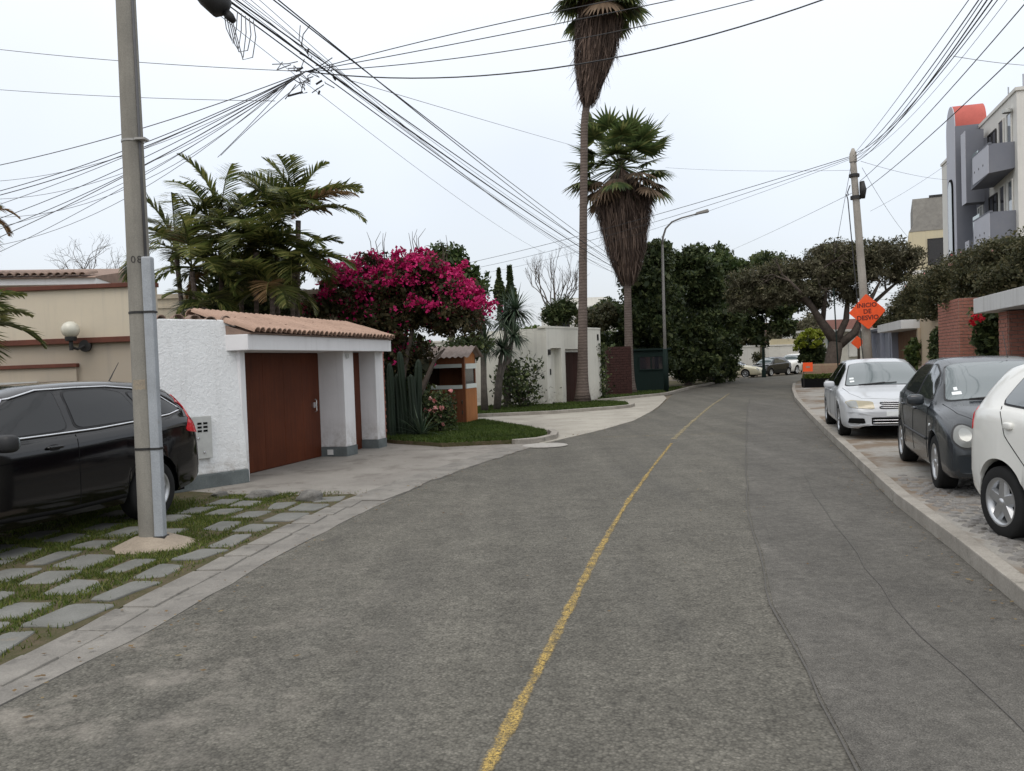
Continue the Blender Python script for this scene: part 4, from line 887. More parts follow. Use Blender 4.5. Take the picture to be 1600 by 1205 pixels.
for k in range(6): MB().box(.36 + k * .34, .36 + (k + 1) * .34 - .02, -.1, -.04, .1, 2.3).build('panel', 'grey_wall', t); MB().box(2.76 + k * .40, 2.76 + (k + 1) * .40 - .02, -.1, -.04, .1, 2.3).build('panel', 'grey_wall', t)
MB().box(.0, 5.6, -.32, .14, 2.45, 2.55).build('coping', 'grey_wall', t)
# shops and rooftops down the right-hand fork
c = at(1362, 535, 70); t = thing('far_shop', 'small white shop front with a teal frame far down the right fork', 'shop', (c.x - 2, 72, 0))
MB().box(-4, 5, 0, 5, 0, 3.4).build('wall', 'far_white', t); MB().box(-1.0, -.2, -.5, -.02, .1, 3.0).build('scaffold_board', 'teal_paint', t); MB().box(.8, 1.8, -.2, -.02, 1.2, 3.0).build('notice_board', 'white_paint', t); MB().box(-4.2, 5.2, -.9, 0, 3.4, 3.6).build('awning', 'slab_white', t); MB().box(-3.6, -2.3, -.08, -.02, 0, 2.3).build('doorway', 'dark_void', t)

# ================================================================== apartment building on the right
t = thing('apartment_building', 'modern grey and white apartment block with balconies and a red barrel roof', 'apartment building', (20.85, 33.5, 0), WA)
MB().box(0, 14, -9, 0, 0, 12.0).build('main_block', 'apartment_white', t)
MB().box(-.06, 14.06, -9.06, .06, 12.0, 12.14).build('parapet', 'apartment_white', t)
MB().box(-.03, 14, -9, -.02, 0, .4).build('base', 'plinth', t)
def balcony(z0, z1):
    mb = MB(); s0, s1, d = .35, 3.6, .95
    prof = [(s0, -.02), (s0, d), (s1, d), (s1, -.02)]
    b = MB().add([(s0, .0, z0 + .18), (s0, d, z0 + .05), (s1 - .2, d, z0 - .08), (s1, 0, z0), (s0, 0, z1), (s0, d, z1), (s1 - .6, d, z1), (s1, 0, z1)],
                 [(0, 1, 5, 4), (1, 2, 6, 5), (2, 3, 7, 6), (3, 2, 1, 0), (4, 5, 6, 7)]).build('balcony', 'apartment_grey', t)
    MB().box(s0 + .01, s1 - .65, d + .004, d + .02, z0 + .06, z1 - .004).build('lit_street_panel', 'apartment_lit_side', b)  # added skin, paints the balcony's street side as better lit
    MB().box(s1 - .6, s1 + .5, d * .75, d * .75 + .02, z1 - .45, z1 + .35).build('glass_screen', 'clear_glass', b)
    MB().box(s0 - .03, s1 - .5, d - .1, d + .03, z1, z1 + .05).build('coping', 'apartment_grey', b)
    for k in range(3): mb = MB(); mb.lathe([(0, d + .03), (.05, d + .03), (.05, d + .02)], 8, 'y', (1.2 + k * .7, 0, z0 + .55)); mb.build('drain_spout', 'black_iron', b)
    return b
for z0, z1 in ((8.8, 10.05), (5.95, 7.25), (3.1, 4.4)):
    balcony(z0, z1)
    window(t, .6, 1.3, z1 - .1, z1 + 1.35, .012, 1, 'apartment_white', 'pale_window', 0, .06, .05); window(t, 1.75, 2.5, z1 - .1, z1 + 1.35, .012, 1, 'apartment_white', 'dark_window', 0, .06, .05); window(t, 2.9, 4.2, z1 + .1, z1 + 1.2, .012, 1, 'black_iron', 'dark_window', 1, .06, .05)
MB().box(4.25, 5.7, 0, .2, 0, 11.2).build('grey_wall', 'apartment_grey', t)
b = MB().box(4.2, 5.0, .2, .95, 8.3, 11.6).build('projecting_bay', 'apartment_grey', t); MB().box(4.2, 5.0, .952, .97, 8.3, 11.58).build('lit_street_panel', 'apartment_lit_side', b)
window(t, 4.45, 5.3, 6.9, 8.2, .21, 1, 'white_paint', 'pale_window', 1, .06, .06)
b = MB().box(4.3, 5.0, .2, .85, 5.7, 6.6).build('planter_balcony', 'apartment_grey', t); MB().box(4.3, 5.0, .852, .87, 5.7, 6.6).build('lit_street_panel', 'apartment_lit_side', b)
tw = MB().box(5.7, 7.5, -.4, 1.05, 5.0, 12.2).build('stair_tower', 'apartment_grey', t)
MB().box(5.7, 7.5, 1.052, 1.07, 5.0, 12.2).build('lit_street_face', 'apartment_lit_side', tw)  # thin added sheet, paints the tower's street side as better lit
MB().box(5.8, 6.2, .2, .9, 0, 5.0).build('column', 'apartment_white', t); MB().box(6.9, 7.4, .2, .9, 0, 5.0).build('column', 'apartment_white', t)
n = 20; cx, rx, rz = 6.6, .9, 1.15; prof = [(cx + rx * math.cos(math.pi * k / n), 12.2 + rz * math.sin(math.pi * k / n)) for k in range(n + 1)]
vs = [(x, -.3, z) for x, z in prof] + [(x, 1.03, z) for x, z in prof]; m = n + 1
MB().add(vs, [(k, k + 1, m + k + 1, m + k) for k in range(n)] + [tuple(range(m))]).build('barrel_roof', 'red_roof', t, 'auto')
vs = [(x, 1.032, z) for x, z in prof] + [(x, 1.068, z) for x, z in prof]
MB().add(vs, [(k, k + 1, m + k + 1, m + k) for k in range(n)] + [tuple(range(m)), tuple(range(2 * m - 1, m - 1, -1))]).build('gable_end', 'apartment_lit_side', t)
# tall arched window on the tower's street face
aw = [(6.25, 6.3), (7.0, 6.3), (7.0, 9.3)] + [(6.625 + .375 * math.cos(math.pi * k / 10), 9.3 + .45 * math.sin(math.pi * k / 10)) for k in range(1, 10)] + [(6.25, 9.3)]
def flat(poly, y0, y1, name, mat, parent):
    m = len(poly); return MB().add([(x, y0, z) for x, z in poly] + [(x, y1, z) for x, z in poly], [tuple(range(m)), tuple(range(2 * m - 1, m - 1, -1))] + [(i, (i + 1) % m, m + (i + 1) % m, m + i) for i in range(m)]).build(name, mat, parent)
a_ = flat([(6.625 + (x - 6.625) * 1.2, 7.8 + (z - 7.8) * 1.06) for x, z in aw], 1.072, 1.13, 'arched_window', 'dark_void', tw); flat(aw, 1.132, 1.145, 'pane', 'pale_window', a_)
for k, (x, y) in enumerate(((.9, -.5), (2.6, -.4))): mb = MB(); mb.tube([(x, y, 12.1), (x, y, 12.9)], .03, 6); mb.build('vent_pipe', 'galvanised', t)
mb = MB(); mb.lathe([(.18, 0), (.18, .15), (.02, .2)], 12, c=(.6, .2, 11.3)); mb.build('flood_lamp', 'meter_box', t)
# cream block with a mansard roof behind it
t = thing('mansard_building', 'cream block with dark windows and a stepped grey mansard roof behind the grey apartments', 'building', (29.3, 60, 0), rad(-25))
MB().box(0, 9, 0, 9, 0, 10.2).build('wall', 'apartment_cream', t)
rf = MB().xprism([(.0, 10.2), (.9, 12.7), (8, 12.7), (9, 10.2)], .3, 9).build('roof', 'roof_grey_tile', t)
MB().add([(0, 0, 10.2), (1.5, .9, 12.7), (1.5, 8, 12.7), (0, 9, 10.2), (.31, 0, 10.2), (.31, 9, 10.2)], [(0, 1, 2, 3)]).build('roof_hip', 'roof_grey_tile', rf)
for k in range(9):
    y = .1 * k; MB().add([(.02 + .16 * k, -.03 + y, 10.2 + .278 * k), (9, -.03 + y, 10.2 + .278 * k), (9, .05 + y, 10.49 + .278 * k), (.02 + .16 * (k + 1), .05 + y, 10.49 + .278 * k), (.02 + .16 * k, .08 + y, 10.2 + .278 * k), (9, .08 + y, 10.2 + .278 * k)], [(0, 1, 2, 3), (0, 4, 5, 1)]).build('shingle_course', 'roof_grey_tile', rf)
MB().box(1.4, 9, .8, 1.1, 12.7, 12.85).build('ridge_cap', 'black_iron', rf)
window(t, 1.2, 4.6, 7.7, 9.6, -.02, -1, 'black_iron', 'dark_window', 1, .08); window(t, 1.2, 4.6, 4.8, 6.8, -.02, -1, 'black_iron', 'dark_window', 1, .08); window(t, 1.2, 4.6, 2.2, 4.2, -.02, -1, 'black_iron', 'dark_window', 1, .08)
MB().box(0.0, 9, -.03, -.002, 7.1, 7.4).build('string_course', 'apartment_white', t)

# ================================================================== cars
def pchip(pts):
    p = sorted(pts); x = np.array([a for a, b in p], float); y = np.array([b for a, b in p], float); h = np.diff(x); dl = np.diff(y) / h; m = np.zeros(len(x))
    m[0], m[-1] = dl[0], dl[-1]
    for i in range(1, len(x) - 1):
        if dl[i - 1] * dl[i] > 0: w1 = 2 * h[i] + h[i - 1]; w2 = h[i] + 2 * h[i - 1]; m[i] = (w1 + w2) / (w1 / dl[i - 1] + w2 / dl[i])
    def f(q):
        q = min(max(q, x[0]), x[-1]); i = min(max(int(np.searchsorted(x, q)) - 1, 0), len(x) - 2); t = (q - x[i]) / h[i]
        return float((1 + 2 * t) * (1 - t) ** 2 * y[i] + t * (1 - t) ** 2 * h[i] * m[i] + t * t * (3 - 2 * t) * y[i + 1] + t * t * (t - 1) * h[i] * m[i + 1])
    return f
def rounded(pts, r=.25, n=4):
    out = []; m = len(pts)
    for i in range(m):
        p = Vector(pts[i]); a = Vector(pts[i - 1]); b = Vector(pts[(i + 1) % m]); p0 = p + (a - p) * r; p1 = p + (b - p) * r
        for k in range(n + 1): t = k / n; out.append(tuple(p0 * (1 - t) ** 2 + p * 2 * t * (1 - t) + p1 * t * t))
    # densify long edges
    o2 = []
    for i, p in enumerate(out):
        q = Vector(out[(i + 1) % len(out)]); p = Vector(p); k = max(1, int((q - p).length / .09))
        for j in range(k): o2.append(tuple(p.lerp(q, j / k)))
    return o2
def circ(cx, cy, r, n=24, ry=None): return [(cx + r * math.cos(2 * math.pi * k / n), cy + (ry or r) * math.sin(2 * math.pi * k / n)) for k in range(n)]
def make_wheel(parent, x, y, r, w, side, spokes=5, rim='rim_metal'):
    s = side; R = .68 * r
    prof = [(R, -.5 * w), (R + .02, -.5 * w), (r * .93, -.5 * w), (r * .985, -.42 * w), (r, -.3 * w), (r, .3 * w), (r * .985, .42 * w), (r * .93, .5 * w), (R + .02, .5 * w), (R, .46 * w)]
    mb = MB(); mb.lathe(prof, 36, 'y'); t = mb.build('wheel', 'rubber', parent, True); t.location = (x, y, r)
    mb = MB(); mb.lathe([(R + .004, .49 * w * s), (R - .014, .50 * w * s), (R - .03, .40 * w * s), (R - .045, .1 * w * s)], 36, 'y'); mb.build('rim', rim, t, True)
    mb = MB(); mb.lathe([(0, .06 * w * s), (R - .02, .06 * w * s)], 24, 'y'); mb.build('brake_disc', 'dark_void', t)
    mb = MB(); o = .44 * w * s; i_ = .25 * w * s
    for k in range(spokes):
        q = 2 * math.pi * k / spokes + .3; c, sn = math.cos(q), math.sin(q)
        def P(rr_, ww, yy): return (c * rr_ - sn * ww, yy, sn * rr_ + c * ww)
        a, b = (.30 * R, .98 * R); w0, w1 = (.19 * R, .15 * R) if spokes < 7 else (.07 * R, .06 * R)
        mb.add([P(.1 * R, -w0, o * 1.0), P(.1 * R, w0, o), P(b, w1, o * .92), P(b, -w1, o * .92), P(.1 * R, -w0 * 1.5, i_), P(.1 * R, w0 * 1.5, i_), P(b, w1 * 1.6, i_), P(b, -w1 * 1.6, i_)], [(0, 1, 2, 3), (0, 3, 7, 4), (1, 5, 6, 2)])
    mb.build('spokes', rim, t)
    mb = MB(); mb.lathe([(0, .5 * w * s), (.13 * R, .5 * w * s), (.17 * R, .42 * w * s)], 16, 'y'); mb.build('hub_cap', rim, t, True)
    return t
class Car:
    def __init__(s, name, label, loc, rz, sp, group=None):
        s.sp = sp; s.root = thing(name, label, 'car', loc, rz, group); s.L = sp['L']
        s.ZT = pchip(sp['ZT']); s.ZS = pchip(sp['ZS']); s.ZB = pchip(sp['ZB']); s.W = pchip(sp['W']); s.WT = pchip(sp['WT']); s.CR = pchip(sp.get('CR', [(-3, .07), (3, .07)]))
        h = s.L / 2; nst = sp.get('n', 110)
        xs = np.unique(np.concatenate([np.linspace(-h, h, nst), -h + (1 - np.cos(np.linspace(0, 1.2, 10))) * .3, h - (1 - np.cos(np.linspace(0, 1.2, 10))) * .3] +
              [ax + sp['ra'] * np.cos(np.linspace(0, math.pi, 17)) for ax in sp['axles']])); xs = xs[(xs >= -h) & (xs <= h)]
        xs = [x for i, x in enumerate(xs) if i == 0 or x - xs[i - 1] > .004]
        V = []; R = 15
        for x in xs: V += s.section(x)
        F = []; n = len(xs); tot = 2 * R - 1
        for i in range(n - 1):
            for k in range(tot - 1): F.append((i * tot + k, i * tot + k + 1, (i + 1) * tot + k + 1, (i + 1) * tot + k))
        F.append(tuple(range(tot - 1, -1, -1))); F.append(tuple(range((n - 1) * tot, n * tot)))
        mb = MB().add(V, F); s.body = mb.build('body', sp['paint'], s.root, smooth='auto'); s.body.data.set_sharp_from_angle(angle=rad(50))
        s.bvh = BVHTree.FromPolygons([Vector(v) for v in V], F)
        zb = sp['zb']; w = sp['hw']
        MB().box(-h + .25, h - .25, -w * .74, w * .74, zb - .02, zb + .22).build('underbody', 'dark_void', s.root)
        for ax in sp['axles']:
            for sd in (-1, 1):
                mb = MB(); vs = []; k = 14
                for j in range(k + 1):
                    q = math.pi * j / k; 
                    for yy in (.55 * w, .93 * w): vs.append((ax + (sp['ra'] - .006) * math.cos(q), sd * yy, sp['r'] + (sp['ra'] - .006) * math.sin(q)))
                mb.add(vs, [(2 * j, 2 * j + 1, 2 * j + 3, 2 * j + 2) for j in range(k)] + [tuple(range(0, 2 * k + 2, 2))]); mb.build('wheel_well', 'dark_void', s.root)
                make_wheel(s.root, ax, sd * (w - .5 * sp['tw'] - .015), sp['r'], sp['tw'], sd, sp.get('spokes', 5))
    def section(s, x):
        sp = s.sp; w = s.W(x); zb = s.ZB(x); zs = s.ZS(x); zt = s.ZT(x); wt = min(s.WT(x), w * .95); zte = max(zs + .012, zt - s.CR(x))
        if zt < zs + .02: zs = zt - .02; zte = zt - .01
        h = zs - zb
        rows = [(w * .80, zb), (w * .945, zb + .012), (w * .98, zb + .06), (w * 1.0, zb + h * .30), (w * .998, zb + h * .52), (w * .995, zb + h * .70), (w * .985, zb + h * .86), (w * .965, zs - .012 if h > .05 else zs), (w * .945, zs)]
        g0 = w * .94
        for t, bl in ((.34, .012), (.68, .014), (1., 0.)): rows.append((g0 + (wt - g0) * t + bl, zs + (zte - zs) * t))
        rows += [(wt - .045, zte + (zt - zte) * .52), (wt * .62, zte + (zt - zte) * .88), (0, zt)]
        for ax in sp['axles']:
            d = abs(x - ax)
            if d < sp['ra']:
                za = sp['r'] + math.sqrt(sp['ra'] ** 2 - d * d)
                rows = [(y, max(z, za + .004 * k) if k < 8 else z) for k, (y, z) in enumerate(rows)]
                fl = 1 + .012 * (1 - d / sp['ra']); rows = [(y * (fl if 1 <= k < 6 else 1), z) for k, (y, z) in enumerate(rows)]
        L = [(x, -y, z) for y, z in rows]; Rr = [(x, y, z) for y, z in rows[-2::-1]]
        return L + Rr
    def cast(s, p, axis, side):
        if axis == 'side': o, d = Vector((p[0], side * 3, p[1])), Vector((0, -side, 0))
        elif axis == 'end': o, d = Vector((side * 5, p[0], p[1])), Vector((-side, 0, 0))
        else: o, d = Vector((p[0], p[1], 4)), Vector((0, 0, -1))
        h = s.bvh.ray_cast(o, d)
        if h[0] is None:
            h = s.bvh.find_nearest(o + d * (3 - sp_w(s)) if axis == 'side' else o + d * (5 - s.L / 2) if axis == 'end' else o + d * 3)
        q, n = h[0], h[1]
        if n.dot(d) > 0: n = -n
        return q, n
    def decal(s, name, outline, axis, side, mat, off=.006, parent=None, rings=4, dome=0.):
        n = len(outline); cx = sum(p[0] for p in outline) / n; cy = sum(p[1] for p in outline) / n; V = []; F = []
        for k in range(rings + 1):
            t = 1 - k / rings
            if k == rings: break
            for p in outline:
                q, nn = s.cast((cx + (p[0] - cx) * t, cy + (p[1] - cy) * t), axis, side); V.append(q + nn * (off + dome * (1 - t * t)))
        q, nn = s.cast((cx, cy), axis, side); V.append(q + nn * (off + dome)); c = len(V) - 1
        # rim edge sunk to the body so that the panel has thickness
        b = len(V)
        for p in outline:
            q, nn = s.cast(p, axis, side); V.append(q - nn * .004)
        for k in range(rings - 1):
            for i in range(n): F.append((k * n + i, k * n + (i + 1) % n, (k + 1) * n + (i + 1) % n, (k + 1) * n + i))
        k = rings - 1
        for i in range(n): F.append((k * n + i, k * n + (i + 1) % n, c)); F.append((b + i, b + (i + 1) % n, (i + 1) % n, i))
        return MB().add(V, F).build(name, mat, parent or s.root, 'auto')
    def line(s, name, pts, axis, side, w, mat, off=.004, parent=None, step=.05):
        P = []
        for a, b in zip(pts, pts[1:]):
            a, b = Vector(a), Vector(b); k = max(1, int((b - a).length / step)); P += [a.lerp(b, j / k) for j in range(k)]
        P.append(Vector(pts[-1])); mb = MB(); C = []
        for p in P: q, nn = s.cast(p, axis, side); C.append(q + nn * off)
        mb.tube(C, w / 2, 6); return mb.build(name, mat, parent or s.root, True)
    def blob(s, name, c, r, mat, parent=None, pw=.6, rot=0.):
        bm = bmesh.new(); bmesh.ops.create_uvsphere(bm, u_segments=16, v_segments=10, radius=1)
        for v in bm.verts: v.co = Vector([math.copysign(abs(a) ** pw, a) * b for a, b in zip(v.co, r)])
        me = bpy.data.meshes.new(name); bm.to_mesh(me); bm.free(); me.polygons.foreach_set('use_smooth', [True] * len(me.polygons)); o = link(name, me, mat, parent or s.root); o.location = c; o.rotation_euler = (0, 0, rot); return o
def sp_w(s): return s.sp['hw']
def heading(dx, dy): return math.atan2(-dy, -dx)
def glaze(car, side_windows, ws, rw, side_mat, ws_mat, trim='black_trim'):
    for sd in (-1, 1):
        for o in side_windows:
            r = rounded(o, .16); cx = sum(p[0] for p in r) / len(r); cy = sum(p[1] for p in r) / len(r)
            big = [(cx + (p[0] - cx) * 1.045, cy + (p[1] - cy) * 1.09) for p in r]
            f = car.decal('window_frame', big, 'side', sd, trim, .003); car.decal('pane', r, 'side', sd, side_mat, .008, f)
    for o, nm in ((ws, 'windscreen'), (rw, 'rear_window')):
        r = rounded(o, .10); cx = sum(p[0] for p in r) / len(r); big = [(cx + (p[0] - cx) * 1.05, p[1] * 1.035) for p in r]
        f = car.decal(nm, big, 'top', 1, trim, .003, rings=6); car.decal('pane', r, 'top', 1, ws_mat, .009, f, rings=7)

# ---- black SUV
suv = dict(L=4.53, hw=.91, r=.35, ra=.41, tw=.235, axles=(1.36, -1.26), zb=.26, paint='paint_black', spokes=5,
    ZT=[(2.265, .62), (2.2, .86), (2.0, .99), (1.3, 1.10), (1.08, 1.14), (.62, 1.42), (.25, 1.58), (-.1, 1.635), (-.8, 1.66), (-1.45, 1.63), (-1.8, 1.55), (-2.0, 1.38), (-2.14, 1.10), (-2.21, .92), (-2.265, .62)],
    ZS=[(2.265, .52), (2.15, .80), (1.6, .95), (1.0, 1.03), (0, 1.075), (-1.2, 1.13), (-1.9, 1.17), (-2.1, 1.02), (-2.2, .85), (-2.265, .52)],
    ZB=[(2.265, .34), (2.0, .24), (1.0, .25), (-1.5, .26), (-2.05, .34), (-2.265, .42)],
    W=[(2.265, .55), (2.15, .76), (1.9, .87), (1.4, .905), (0, .91), (-1.5, .905), (-1.95, .875), (-2.15, .80), (-2.265, .66)],
    WT=[(2.265, .48), (2.0, .74), (1.1, .80), (.6, .68), (.2, .635), (-1.2, .635), (-1.8, .63), (-2.1, .68), (-2.265, .6)], CR=[(2.3, .05), (1.1, .06), (.3, .09), (-1.7, .09), (-2.1, .05), (-2.3, .05)])
c = Car('parked_suv', 'black SUV with dark windows parked behind the concrete pole', (-5.45, 8.62, .01), heading(.31, .95), suv)
sw = [[(.78, 1.13), (.86, 1.14), (.42, 1.46), (.02, 1.545), (-.12, 1.545), (-.12, 1.155)], [(-.24, 1.16), (-.24, 1.545), (-.75, 1.555), (-1.02, 1.50), (-1.17, 1.22), (-1.17, 1.195)], [(-1.26, 1.215), (-1.10, 1.50), (-1.45, 1.475), (-1.78, 1.32), (-1.82, 1.25), (-1.6, 1.225)]]
glaze(c, sw, [(1.0, -.70), (1.0, .70), (.36, .56), (.36, -.56)], [(-1.90, -.55), (-1.90, .55), (-2.12, .62), (-2.12, -.62)], 'tinted_glass', 'tinted_glass')
for sd in (-1, 1):
    c.line('chrome_strip', [(.92, 1.115), (.4, 1.115), (-.5, 1.135), (-1.2, 1.175), (-1.62, 1.21), (-1.86, 1.255)], 'side', sd, .022, 'chrome', .008)
    c.line('chrome_strip', [(.92, 1.125), (.66, 1.35), (.40, 1.492), (.05, 1.572), (-.4, 1.582), (-.85, 1.580), (-1.2, 1.548), (-1.55, 1.468), (-1.86, 1.262)], 'side', sd, .020, 'chrome', .008)
    c.decal('tail_light', rounded([(-1.84, .99), (-2.20, .94), (-2.17, 1.12), (-2.06, 1.35), (-1.96, 1.47), (-1.89, 1.49), (-1.97, 1.30), (-1.95, 1.18)], .2), 'side', sd, 'lamp_red', .010)
    c.decal('tail_light', rounded([(sd * .52, 1.0), (sd * .76, .98), (sd * .72, 1.2), (sd * .62, 1.44), (sd * .55, 1.44), (sd * .60, 1.2)], .2), 'end', -1, 'lamp_red', .010)
    for x in (.10, -1.06):
        h_ = c.blob('door_handle', (x, sd * .905, 1.0), (.10, .022, .018), 'paint_black'); c.decal('handle_recess', circ(x, .995, .075, 16, .035), 'side', sd, 'black_trim', .002)
    for x, z0 in ((.98, .36), (-.18, .33)): c.line('door_seam', [(x, z0), (x - .01, .8), (x - .02, 1.10)], 'side', sd, .010, 'dark_void', -.001)
    c.line('door_seam', [(-1.24, 1.16), (-1.20, .9), (-.88, .62), (-.82, .34)], 'side', sd, .010, 'dark_void', -.001)
    c.line('side_cladding', [(.92, .37), (0, .345), (-.82, .36)], 'side', sd, .05, 'dark_void', -.010)
    m_ = c.blob('mirror', (.74, sd * 1.0, 1.10), (.08, .115, .085), 'black_trim', None, .55); c.blob('mirror_glass', (-.065, 0, 0), (.02, .10, .07), 'wind_glass', m_, .6)
    c.decal('head_light', rounded([(2.05, .74), (1.65, .92), (1.72, .78)], .2), 'side', sd, 'lamp_glass', .008)
mb = MB(); mb.tube([(-1.35, .2, 1.63), (-1.52, .2, 1.86)], [.008, .004], 6); mb.build('antenna', 'black_iron', c.root)
c.decal('bumper', rounded([(-.62, .46), (.62, .46), (.62, .62), (-.62, .62)], .1), 'end', -1, 'black_trim', .02)

# ---- dark grey round-lamp hatchback
polo = dict(L=3.83, hw=.825, r=.30, ra=.345, tw=.20, axles=(1.20, -1.26), zb=.2, paint='paint_grey', spokes=6,
    ZT=[(1.915, .52), (1.88, .66), (1.78, .76), (1.6, .84), (1.2, .925), (.98, .97), (.55, 1.24), (.18, 1.40), (-.2, 1.455), (-.7, 1.455), (-1.2, 1.38), (-1.5, 1.24), (-1.72, 1.02), (-1.80, .98), (-1.88, .86), (-1.915, .55)],
    ZS=[(1.915, .46), (1.86, .60), (1.68, .73), (1.2, .86), (.6, .90), (-.5, .94), (-1.4, .98), (-1.8, .95), (-1.92, .8), (-1.975, .5)],
    ZB=[(1.975, .26), (1.8, .19), (1.0, .20), (-1.5, .22), (-1.975, .34)],
    W=[(1.915, .64), (1.87, .74), (1.7, .795), (1.3, .82), (0, .825), (-1.3, .815), (-1.7, .77), (-1.9, .68), (-1.975, .55)],
    WT=[(1.975, .42), (1.7, .62), (1.0, .72), (.5, .61), (.15, .56), (-.8, .555), (-1.4, .58), (-1.8, .64), (-1.975, .5)], CR=[(2, .06), (1.0, .06), (.2, .085), (-1.2, .085), (-1.8, .05)])
c = Car('parked_hatchback', 'dark grey hatchback with round headlights parked between the white and silver cars', (5.85, 10.08, .125), heading(.30, .954), polo)
sw = [[(.66, .965), (.74, .985), (.36, 1.26), (.02, 1.355), (-.08, 1.355), (-.10, .985)], [(-.20, .99), (-.18, 1.36), (-.7, 1.36), (-1.05, 1.27), (-1.10, 1.02)]]
glaze(c, sw, [(.94, -.64), (.94, .64), (.24, .50), (.24, -.50)], [(-1.25, -.48), (-1.25, .48), (-1.66, .56), (-1.66, -.56)], 'side_glass', 'wind_glass')
for sd in (-1, 1):
    f = c.decal('head_light', circ(sd * .625, .635, .126, 24), 'end', 1, 'black_trim', .006); c.decal('lens', circ(sd * .625, .635, .108, 24), 'end', 1, 'lamp_glass', .012, f, dome=.012); c.decal('reflector', circ(sd * .625, .645, .060, 20), 'end', 1, 'lamp_inner', .026, f)
    f = c.decal('indicator_lamp', circ(sd * .40, .60, .078, 20), 'end', 1, 'black_trim', .006); c.decal('lens', circ(sd * .40, .60, .068, 20), 'end', 1, 'lamp_glass', .012, f, dome=.02)
    for x in (-.02, -.98): c.blob('door_handle', (x, sd * .822, .83), (.08, .02, .016), 'paint_grey')
    c.decal('side_marker', circ(.98, .70, .022, 12, .016), 'side', sd, 'sticker', .006)
    for x in (.80, -.14): c.line('door_seam', [(x, .30), (x, .7), (x - .02, .93)], 'side', sd, .009, 'dark_void', -.001)
    c.line('door_seam', [(-1.1, 1.0), (-1.02, .75), (-.82, .55), (-.80, .32)], 'side', sd, .009, 'dark_void', -.001)
    c.line('rubbing_strip', [(.78, .52), (-.12, .53), (-.82, .54)], 'side', sd, .035, 'black_trim', .002)
    m_ = c.blob('mirror', (.60, sd * .90, .965), (.055, .095, .065), 'paint_grey', None, .6); c.blob('mirror_glass', (-.045, 0, 0), (.015, .085, .055), 'wind_glass', m_, .6)
    c.line('wiper', [(.97, sd * .05 - .35), (.90, sd * .1 + .12)], 'top', 1, .018, 'black_trim', .020)
c.decal('front_bumper', rounded([(-.68, .26), (.68, .26), (.72, .46), (-.72, .46)], .12), 'end', 1, 'paint_grey', .022)
c.decal('grille', rounded([(-.24, .56), (.24, .56), (.22, .64), (-.22, .64)], .2), 'end', 1, 'black_trim', .006)
c.decal('lower_intake', rounded([(-.45, .29), (.45, .29), (.42, .37), (-.42, .37)], .15), 'end', 1, 'dark_void', .030)
c.line('bonnet_seam', [(1.0, -.68), (1.45, -.62), (1.75, -.46), (1.82, 0), (1.75, .46), (1.45, .62), (1.0, .68)], 'top', 1, .010, 'dark_void', -.002)
for sx, sy, w_, h_ in ((.85, -.50, .05, .05), (.78, -.50, .02, .04)): c.decal('screen_sticker', rounded([(sx, sy - w_), (sx, sy + w_), (sx - .05, sy + w_), (sx - .05, sy - w_)], .1), 'top', 1, 'sticker', .013)
mb = MB(); mb.tube([(.1, .2, 1.43), (-.1, .2, 1.75)], [.006, .003], 5); mb.build('antenna', 'black_iron', c.root)

# ---- silver sedan
sed = dict(L=4.55, hw=.87, r=.305, ra=.35, tw=.20, axles=(1.33, -1.30), zb=.2, paint='paint_silver', spokes=7,
    ZT=[(2.275, .50), (2.22, .62), (2.1, .70), (1.7, .79), (1.2, .87), (1.02, .91), (.55, 1.19), (.15, 1.36), (-.2, 1.41), (-.8, 1.405), (-1.15, 1.31), (-1.55, 1.06), (-1.7, 1.0), (-2.1, .97), (-2.23, .88), (-2.275, .55)],
    ZS=[(2.275, .45), (2.2, .57), (1.9, .70), (1.1, .83), (.4, .87), (-1.0, .91), (-1.7, .945), (-2.1, .90), (-2.22, .78), (-2.275, .5)],
    ZB=[(2.275, .26), (2.1, .19), (1.0, .20), (-1.5, .21), (-2.275, .32)],
    W=[(2.275, .55), (2.2, .70), (2.0, .81), (1.4, .865), (0, .87), (-1.5, .86), (-2.0, .81), (-2.2, .72), (-2.275, .6)],
    WT=[(2.275, .48), (2.0, .68), (1.05, .76), (.5, .64), (.1, .58), (-.8, .58), (-1.3, .62), (-1.7, .70), (-2.2, .6)], CR=[(2.3, .05), (1.0, .05), (.2, .08), (-1.0, .08), (-1.7, .04)])
c = Car('parked_sedan', 'silver sedan parked on the right in front of the spreading tree', (7.30, 16.40, .125), heading(.28, .96), sed)
sw = [[(.70, .905), (.78, .92), (.38, 1.20), (.0, 1.31), (-.06, 1.31), (-.10, .925)], [(-.20, .93), (-.17, 1.315), (-.75, 1.315), (-1.05, 1.21), (-1.28, .99), (-1.28, .965)]]
glaze(c, sw, [(.98, -.68), (.98, .68), (.24, .52), (.24, -.52)], [(-1.05, -.5), (-1.05, .5), (-1.55, .6), (-1.55, -.6)], 'tinted_glass', 'wind_glass')
